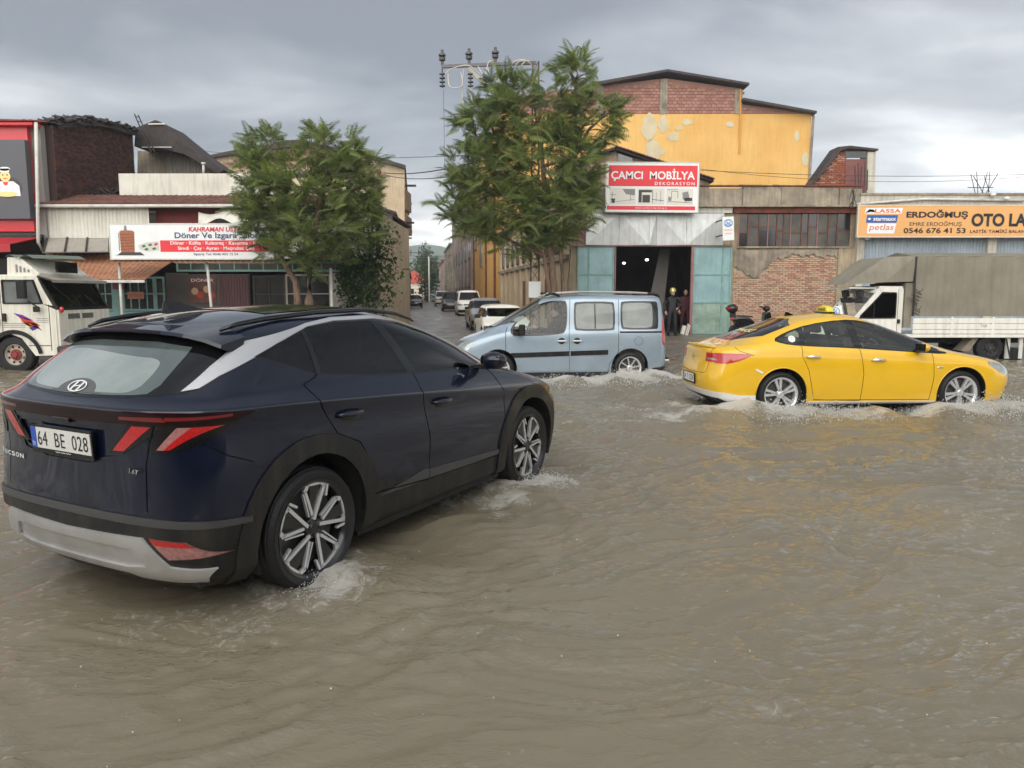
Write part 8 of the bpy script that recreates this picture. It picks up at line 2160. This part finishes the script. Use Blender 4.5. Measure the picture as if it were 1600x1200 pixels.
def build_right_truck():
 Y = 19.3; s = Y / FPX; x0 = xat(1300, Y, 1)
 r = empty('flatbed_truck', (x0, Y, 0), 0, 'white flatbed truck with grey tarpaulin canopy parked behind the taxi', 'truck')
 lx = lambda px: (px - 1300) * s; lz = lambda py: zat(py, Y)
 W = mat('truck_cream', SR(230, 228, 218), .4, coat=.4, grime=.25, streak=True)
 # cab: loft through the body system gives rounded pressings
 rows = []
 mb = MB()
 prof = [(1262, 545), (1262, 520), (1270, 503), (1284, 487), (1300, 470), (1330, 451), (1405, 447.5), (1408, 452), (1409, 545)]
 pts = [(lx(a), lz(b)) for a, b in prof]
 outer = pts; y0, y1 = 0, 1.75
 win = [(lx(1343), lz(494)), (lx(1376), lz(458)), (lx(1396), lz(457.5)), (lx(1398), lz(461)), (lx(1398), lz(494)), (lx(1392), lz(497)), (lx(1350), lz(497))]
 # side skin pieces round the window
 mb.prism([(lx(1262), lz(545)), (lx(1262), lz(520)), (lx(1270), lz(503)), (lx(1330), lz(503)), (lx(1345), lz(498)), (lx(1409), lz(498)), (lx(1409), lz(545))], 0, .04)
 mb.prism([(lx(1399), lz(498)), (lx(1399), lz(457)), (lx(1372), lz(456)), (lx(1372), lz(449)), (lx(1405), lz(447.5)), (lx(1409), lz(452)), (lx(1409), lz(498))], 0, .04)
 mb.prism([(lx(1330), lz(503)), (lx(1372), lz(449)), (lx(1376), lz(456)), (lx(1341), lz(498))], 0, .04)
 side = mb.build('cab_side', W, r, bevel=.008)
 o = copy_tree(side, r); o.location = (0, 1.72, 0)
 mb = MB(); mb.box(lx(1372), lx(1409), .04, 1.72, lz(450), lz(447)); mb.box(lx(1330), lx(1372), .2, 1.6, lz(451), lz(449)); mb.box(lx(1405), lx(1409), .04, 1.72, lz(545), lz(450)); mb.box(lx(1262), lx(1266), .04, 1.72, lz(545), lz(518)); mb.build('cab_roof', W, r, bevel=.02)
 mb = MB(); mb.poly([(lx(1262), .04, lz(518)), (lx(1262), 1.72, lz(518)), (lx(1332), 1.72, lz(501)), (lx(1332), .04, lz(501))]); mb.build('bonnet', W, r)
 mb = MB(); mb.poly([(lx(1333), 1.72, lz(500)), (lx(1333), .05, lz(500)), (lx(1371), .05, lz(451)), (lx(1371), 1.72, lz(451))]); ws = mb.build('windscreen', glass('lorry_screen', (.36, .38, .37), dirt=.12), r)
 mb = MB(); f = lambda t, u: (Vector((lx(1371), .05, lz(451))).lerp(Vector((lx(1371), 1.72, lz(451))), t)).lerp(Vector((lx(1333), .05, lz(500))).lerp(Vector((lx(1333), 1.72, lz(500))), t), u) + Vector((-.01, -.012, .01))
 mb.poly([f(0, 0), f(1, 0), f(1, .14), f(0, .14)]); bn = mb.build('screen_banner', G['signwhite'], ws)
 e1 = f(1, .13); e2 = f(0, .13); text('EMREOĞLU', G['ink_red'], face_M(e1 + Vector((.03, -.03, .02)), (e2 - e1), f(1, 0) - f(1, .14)), (e2 - e1).length * .85, .09, bn, bold=.02)
 mb = MB(); mb.prism(win, .012, .022); mb.build('side_window', glass('lorry_side', (.12, .13, .13)), r)
 mb = MB()
 for u_, v_ in zip(win, win[1:] + win[:1]): mb.bar((u_[0], -.002, u_[1]), (v_[0], -.002, v_[1]), .02, .025)
 mb.bar((lx(1364), -.002, lz(471)), (lx(1364), -.002, lz(497)), .02, .02); mb.build('window_seal', MT['clad'], r)
 mb = MB(); mb.obox(Matrix.Translation((lx(1403), -.02, lz(502))), .03, .02, .05); mb.build('door_handle', MT['clad'], r)
 mb = MB(); mb.bar((lx(1401), -.004, lz(452)), (lx(1401), -.004, lz(540)), .006, .01); mb.build('seam', MT['gap'], side)
 mb = MB(); seat(mb, lx(1378), .45, 1.0, .5, .6); seat(mb, lx(1378), 1.3, 1.0, .5, .6); mb.build('seats', MT['seat'], r)
 # tarpaulin over bows: main box and the nose over the cab
 z1 = lz(401); zb = lz(494)
 mb = MB(); xa, xb = lx(1421), lx(1760); n = 60
 rnd = random.Random(2)
 cols = [xa + (xb - xa) * k / n for k in range(n + 1)]
 for yy, sgn in ((-.12, 1), (1.95, -1)):
  base = len(mb.v); K = 8
  for i, x in enumerate(cols):
   for j in range(K + 1):
    z = zb + (z1 - zb) * j / K; d = .025 * math.sin(i * 1.9 + j * .3) * (1 - j / K) + .012 * math.sin(i * .7) + rnd.uniform(-.004, .004)
    mb.v.append((x, yy - sgn * d, z))
  for i in range(n):
   for j in range(K):
    q = base + i * (K + 1) + j; mb.f.append((q, q + K + 1, q + K + 2, q + 1)); mb.m.append(0)
 for i in range(n):
  m1 = .03 * math.sin(i * .5); mb.poly([(cols[i], -.12, z1), (cols[i + 1], -.12, z1), (cols[i + 1], .9, z1 + .14), (cols[i], .9, z1 + .14)]); mb.poly([(cols[i], .9, z1 + .14), (cols[i + 1], .9, z1 + .14), (cols[i + 1], 1.95, z1), (cols[i], 1.95, z1)])
 mb.poly([(xa, -.12, zb), (xa, 1.95, zb), (xa, 1.95, z1), (xa, .9, z1 + .14), (xa, -.12, z1)])
 tp = mb.build('tarpaulin', G['tarp'], r, smooth=False, autosm=45)
 mb = MB(); A = (lx(1421), -.12, z1 + .01); B_ = (lx(1382), .15, lz(401)); C_ = (lx(1322), .3, lz(445)); D = (lx(1378), -.02, lz(441)); E = (lx(1418), -.12, lz(440)); F = (lx(1384), 1.7, lz(401)); H_ = (lx(1326), 1.6, lz(444)); I_ = (lx(1421), 1.9, z1)
 mb.poly([A, B_, D, E]); mb.poly([B_, C_, D]); mb.poly([B_, F, H_, C_]); mb.poly([A, I_, F, B_]); mb.poly([C_, H_, (lx(1418), 1.9, lz(440)), E, D]); mb.build('tarpaulin_nose', G['tarp'], r)
 mb = MB(); mb.box(lx(1410), xa, -.06, 1.9, lz(512), lz(442)); mb.build('headboard', G['tarp'], r)
 mb = MB(); mb.tube([(xa, -.13, z1), (xa, -.135, zb)], .022, 6); mb.build('corner_post', G['steel_dark'], r)
 for k in range(9):
  z = lz(450 + 4.6 * k); mb = MB(); mb.tube([(xa - .02, -.15, z), (xa + .12 + .05 * math.sin(k), -.17, z - .10), (xa + .2 * math.cos(k), -.155, z - .02)], .008, 5); mb.build('lacing', G['steel_dark'], tp)
 # drop side in three boards per bay
 bays = [(1421, 1482), (1482, 1546), (1546, 1620), (1620, 1692), (1692, 1760)]
 for a_, b_ in bays:
  for c_, d_ in ((497, 505), (506, 514), (515, 521)):
   mb = MB(); mb.box(lx(a_) + .02, lx(b_) - .02, -.14, -.10, lz(d_), lz(c_)); mb.build('side_board', W, r, bevel=.008)
  mb = MB(); mb.box(lx(b_) - .03, lx(b_) + .03, -.15, -.09, lz(522), lz(495)); mb.build('stanchion', W, r, bevel=.006)
 text('TAR', G['ink_grey'], face_M((lx(1526), -.143, lz(511)), (1, 0, 0)), .18, .07, r)
 mb = MB(); mb.box(lx(1412), lx(1760), -.16, 2.0, lz(527), lz(522)); mb.build('bed_frame', W, r, bevel=.01)
 mb = MB(); mb.box(lx(1412), lx(1760), .4, .55, .45, lz(528)); mb.box(lx(1412), lx(1760), 1.3, 1.45, .45, lz(528)); mb.box(lx(1300), lx(1409), .2, 1.6, .40, .75); mb.box(lx(1580), lx(1590), .3, 1.5, .3, .6); mb.build('chassis', MT['under'], r)
 mb = MB(); mb.prism([(lx(1503), lz(548)), (lx(1520), lz(528)), (lx(1530), lz(528)), (lx(1516), lz(548))], -.02, .35); mb.build('mud_flap', G['concrete'], r)
 mb = MB(); mb.box(lx(1575), lx(1597), -.05, .3, lz(562), lz(544)); mb.build('side_locker', MT['clad'], r, bevel=.02)
 mb = MB(); mb.box(lx(1572), lx(1578), -.06, .0, lz(560), lz(528)); mb.box(lx(1592), lx(1598), -.06, .0, lz(560), lz(528)); mb.build('bracket', G['white_pole'], r)
 dk = mat('hub_dark', SR(70, 68, 66), .6, .3)
 for x in (1548, 1300):
  for y_, sd in ((.06, -1), (1.65, 1)): truck_wheel(r, lx(x), y_, .345, .22, sd, dk, dk)
 mb = MB(); mb.tube([(lx(1570), -.1, lz(530)), (lx(1576), -.15, lz(560))], .02, 6); mb.build('stay', G['steel_dark'], r)

# ------------------------------------------------------------------ cars parked along the side street
def simple_car(name, label, cat, x, y, rz, paint, L=4.0, Wd=.80, H=1.38, belt=.92, kind='saloon', group='cars parked along the side street'):
 r = empty(name, (x, y, .12), rz, label, cat, group); h = H; s = L / 4.0
 X = lambda a: a * s
 if kind == 'van':
  cab = (-.85, 2.10, .05, 2.45)
  rows = [(X(-.75), X(2.95), Wd * .9, .2, .3, .18), (X(-.85), X(3.05), Wd, .2, .4, .4), (X(-.85), X(3.05), Wd, .2, .45, .7), (X(-.84), X(2.95), Wd * .98, .2, .5, belt), (X(-.82), X(2.55), Wd * .95, .2, .5, belt + .12), (X(-.80), X(2.2), Wd * .92, .2, .5, h * .78), (X(-.78), X(1.9), Wd * .86, .2, .4, h * .94), (X(-.7), X(1.8), Wd * .6, .2, .3, h * .985)]
  cen = (X(-.65), X(1.7), h)
 else:
  rb = -.10 if kind == 'saloon' else -.70
  rows = [(X(-.75), X(3.0), Wd * .9, .2, .3, .18), (X(-.90), X(3.10), Wd, .2, .4, .38), (X(-.90), X(3.10), Wd * 1.01, .2, .45, .62), (X(-.88), X(3.0), Wd * .98, .2, .5, [(-1, belt - .06), (2, belt - .06), (3, belt - .16)]),
    (X(-.82), X(2.85), Wd * .94, .2, .5, [(-1, belt), (2, belt), (2.9, belt - .08)]), (X(rb - .35 if kind == 'saloon' else rb - .1), X(2.15), Wd * .88, .2, .45, belt + .05), (X(rb), X(1.75), Wd * .80, .2, .4, h * .86), (X(rb + .15), X(1.5), Wd * .70, .2, .3, h * .97), (X(rb + .2), X(1.4), Wd * .4, .2, .2, h * .995)]
  cen = (X(rb + .22), X(1.35), h)
 C = Carver(body_mesh(rows, cen, 2))
 up = lambda c, n: abs(n.y) > .3 and c.z > belt * .9
 zt = h * .90
 xr_, xf_ = (X(-.62), X(2.25)) if kind == 'van' else (X(rb - .1), X(2.0))
 C.carve('side_window', 'y', [(xr_, belt + .07), (xr_ + .12, zt), (X(1.42) + (.3 if kind == 'van' else 0), zt), (xf_, belt + .07)], up)
 C.carve('pillar', 'y', [(X(.78), belt + .05), (X(.78), h), (X(.86), h), (X(.86), belt + .05)], up, ('side_window',))
 C.carve('windscreen', 'x', [(-Wd * .84, belt + .09), (Wd * .84, belt + .09), (Wd * .68, zt + .02), (-Wd * .68, zt + .02)], lambda c, n: n.x > .3 and c.x > .5)
 C.carve('rear_window', 'x', [(-Wd * .78, belt + .09), (Wd * .78, belt + .09), (Wd * .64, zt), (-Wd * .64, zt)], lambda c, n: n.x < -.3 and c.x < .8)
 C.carve('headlight', 'x', [(-Wd * .96, belt - .30), (-Wd * .96, belt - .16), (-Wd * .58, belt - .17), (-Wd * .58, belt - .30)], lambda c, n: n.x > .25 and c.x > 2)
 C.carve('headlight', 'x', [(Wd * .96, belt - .30), (Wd * .96, belt - .16), (Wd * .58, belt - .17), (Wd * .58, belt - .30)], lambda c, n: n.x > .25 and c.x > 2)
 C.carve('grille', 'x', [(-Wd * .52, belt - .30), (-Wd * .52, belt - .18), (Wd * .52, belt - .18), (Wd * .52, belt - .30)], lambda c, n: n.x > .25 and c.x > 2)
 C.carve('bumper', 'x', [(-1.2, .26), (-1.2, .46), (1.2, .46), (1.2, .26)], lambda c, n: abs(n.x) > .3 and (c.x > 2.3 * s or c.x < -.5))
 for cx in (0, X(2.35)):
  C.carve('wc', 'y', circ(cx, .30, .35, -90, 270, 24), side_f)
 C.delete('wc'); E_ = C.extract; b = E_('body', 'body', paint, r)
 for sd in (-1, 1): E_('side_window', 'side_window', MT['priv_glass'], r, -.003, sd); E_('headlight', 'headlight', MT['lamp_clear'], r, .003, sd)
 E_('pillar', 'pillar', MT['gloss_black'], r); E_('windscreen', 'windscreen', glass('parked_screen', (.25, .27, .27)), r); E_('rear_window', 'rear_window', MT['priv_glass'], r); E_('grille', 'grille', MT['gloss_black'], r); E_('bumper', 'bumper', MT['clad'], r, .01)
 for cx in (0, X(2.35)):
  for sd in (-1, 1):
   wheel(r, cx, sd * (Wd - .11), .30, .18, 'steel', .19, sd); well(r, cx, .30, .352, sd * .4, sd * (Wd - .02))
 for sd in (-1, 1):
  mb = MB(); mb.obox(Matrix.Translation((xf_ - .15, sd * (Wd + .08), belt + .10)), .05, .09, .06); mb.build('door_mirror', MT['clad'], r, bevel=.02)
 mb = MB(); mb.box(X(-.6), X(2.8), -Wd * .5, Wd * .5, .2, .5); mb.build('underbody', MT['under'], r)
 mb = MB(); seat(mb, X(1.1), -.35, .45, .45, .5); seat(mb, X(1.1), .35, .45, .45, .5); mb.build('seats', MT['seat'], r)
 C.bm.free(); return r
def build_parked():
 dirn = math.atan2(1, -.128); toward = dirn + PI
 def px_at(px, Y): return xat(px, Y, .8)
 simple_car('parked_car', 'white estate car parked nearest in the side street, behind the van bonnet', 'car', px_at(778, 24.6), 25.4, toward, mat('car_white', SR(226, 224, 212), .35, coat=.6, grime=.15), 4.0, .78, 1.27, .82, 'estate')
 simple_car('parked_car', 'silver grey saloon parked second in the side street', 'car', px_at(752, 33), 35.5, toward, mat('car_silver', SR(168, 166, 166), .3, .5, coat=.8), 4.3, .84, 1.42, .88)
 simple_car('parked_van', 'white panel van with dark windscreen parked in the side street', 'van', px_at(725, 53), 56.5, toward, mat('van_white', SR(230, 230, 226), .35, coat=.5, grime=.15), 4.4, .90, 1.85, 1.05, 'van')
 simple_car('parked_car', 'dark off-road car parked beyond the white van in the side street', 'car', px_at(698, 66), 70, toward, mat('car_black', (.012, .012, .013), .3, coat=.8), 4.3, .88, 1.80, 1.0, 'estate')
 simple_car('parked_car', 'dark car at the far left kerb of the side street', 'car', px_at(645, 82), 84, toward, mat('car_dark_red', (.04, .012, .012), .3, coat=.8), 4.1, .82, 1.45, .9)
 r = simple_car('parked_pickup', 'pale pickup with flat bed farthest along the right of the side street', 'pickup', px_at(685, 92), 96, toward, mat('pickup_white', SR(214, 212, 204), .4, grime=.2), 4.3, .90, 1.95, 1.1, 'van')

# ------------------------------------------------------------------ spray and foam thrown up by the wheels
def build_spray():
 rnd = random.Random(21); M_ = mat('spray', (.72, .71, .67), .25, spec=.5)
 wm_ = MATS['spray']; nt = wm_.node_tree; b = nt.nodes['Principled BSDF']; b.inputs['Transmission Weight'].default_value = .35; b.inputs['IOR'].default_value = 1.33
 for (lab, x, y, hd, n, up, spread, size) in SPLASH:
  mb = MB()
  f = Vector((math.cos(hd), math.sin(hd), 0)); l = Vector((-f.y, f.x, 0))
  for k in range(n):
   a = abs(rnd.gauss(0, 1)); side = rnd.gauss(0, .5); back = rnd.gauss(.05, .55)
   z = abs(rnd.gauss(0, up)) * math.exp(-abs(back) * .8); p = Vector((x, y, .05)) + f * back * spread + l * side * spread * .8 + Vector((0, 0, z))
   s = size * rnd.uniform(.35, 1.5) * (1.2 if rnd.random() < .06 else .7); st = rnd.uniform(1, 2.6)
   d = Vector((rnd.gauss(0, .5), rnd.gauss(0, .5), 1)).normalized(); e = d.orthogonal().normalized(); g = d.cross(e)
   i = len(mb.v); mb.v += [tuple(p + d * s * st), tuple(p - d * s * st), tuple(p + e * s), tuple(p - e * s), tuple(p + g * s), tuple(p - g * s)]
   for q in ((0, 2, 4), (0, 4, 3), (0, 3, 5), (0, 5, 2), (1, 4, 2), (1, 3, 4), (1, 5, 3), (1, 2, 5)): mb.f.append(tuple(i + t for t in q)); mb.m.append(0)
  me = bpy.data.meshes.new('spray'); me.from_pydata(mb.v, [], mb.f); me.materials.append(M_); me.polygons.foreach_set('use_smooth', [True] * len(me.polygons)); me.update()
  o = bpy.data.objects.new('spray', me); COL.objects.link(o); tag(o, lab, 'spray', kind='stuff')
def build_bubbles():
 rnd = random.Random(77); mb = MB()
 for k in range(280):
  y = 1.6 + 11 * rnd.random() ** 1.6; x = rnd.uniform(-.75, .8) * y; s = rnd.uniform(.0015, .0042) * (1 + y * .12); c = (x, y, .058 + rnd.uniform(-.02, .03))
  mb.ball(c, s, s, s * .8, 6, 4)
 tag(mb.build('bubbles', MATS['spray'], smooth=True), 'bubbles and raindrop splashes scattered over the brown water', 'bubbles', kind='stuff')
def veh_pt(pose, x, y):
 px, py, h = pose; return px + x * math.cos(h) - y * math.sin(h), py + x * math.sin(h) + y * math.cos(h)
SUVP = (-1.93, 4.636, R(61.3)); TAXP = (3.76, 11.42, R(4.3)); VANP = (2.21, 15.3, R(185.3))
SPLASH = []
def setup_wakes():
 for pose, pts in ((SUVP, ((0, -.85, .75, 1.2), (2.68, -.85, .9, 1.4), (2.68, .85, .7, 1.2), (0, .85, .5, 1))), (TAXP, ((0, -.8, 1.35, 2.2), (2.685, -.85, 1.5, 1.8), (.9, -.95, .8, 1.0), (-.7, -.9, 1.0, 1.8), (2.685, .8, 1, 1.5), (3.5, -.7, 1.1, 1.0), (0, .8, .8, 1.5))), (VANP, ((0, .8, 1.4, 2.0), (.7, .9, 1.2, 1.6), (1.5, 1.0, 1.0, 1.5), (2.566, .8, 1.3, 1.5), (-.6, .8, 1.0, 2.0), (0, -.8, .8, 1.5)))):
  for (x, y, st, ln) in pts:
   a, b = veh_pt(pose, x, y); WAKES.append((a, b, pose[2], st, ln, 1))
 def sp(lab, pose, x, y, n, up, spr, size): a, b = veh_pt(pose, x, y); SPLASH.append((lab, a, b, pose[2], n, up, spr, size))
 sp('small splash at the foot of the SUV rear wheel', SUVP, -.05, -.93, 1400, .05, .22, .004)
 sp('splash around the SUV front wheel', SUVP, 2.62, -.98, 2600, .06, .36, .005)
 sp('white splash behind the taxi rear wheel', TAXP, .25, -.98, 4500, .11, .95, .008)
 sp('white splash round the taxi front wheel', TAXP, 2.95, -.98, 5200, .13, .9, .008)
 sp('churned spray around the van rear wheel', VANP, .1, .98, 5000, .12, 1.0, .009)
 sp('churned spray beside the van sill', VANP, 1.5, 1.0, 3600, .08, 1.3, .008)
# ------------------------------------------------------------------ build everything
G.update(setup_town_mats())
setup_wakes()
build_ground()
build_water()
build_workshop()
build_tyre_shop()
build_yellow()
build_left_row()
build_background()
build_suv()
build_taxi()
build_van()
build_left_truck()
build_right_truck()
build_parked()
build_signs()
build_pole()
build_trees()
build_people()
build_scooter()
build_spray()
build_bubbles()
build_opposite()
build_haze()
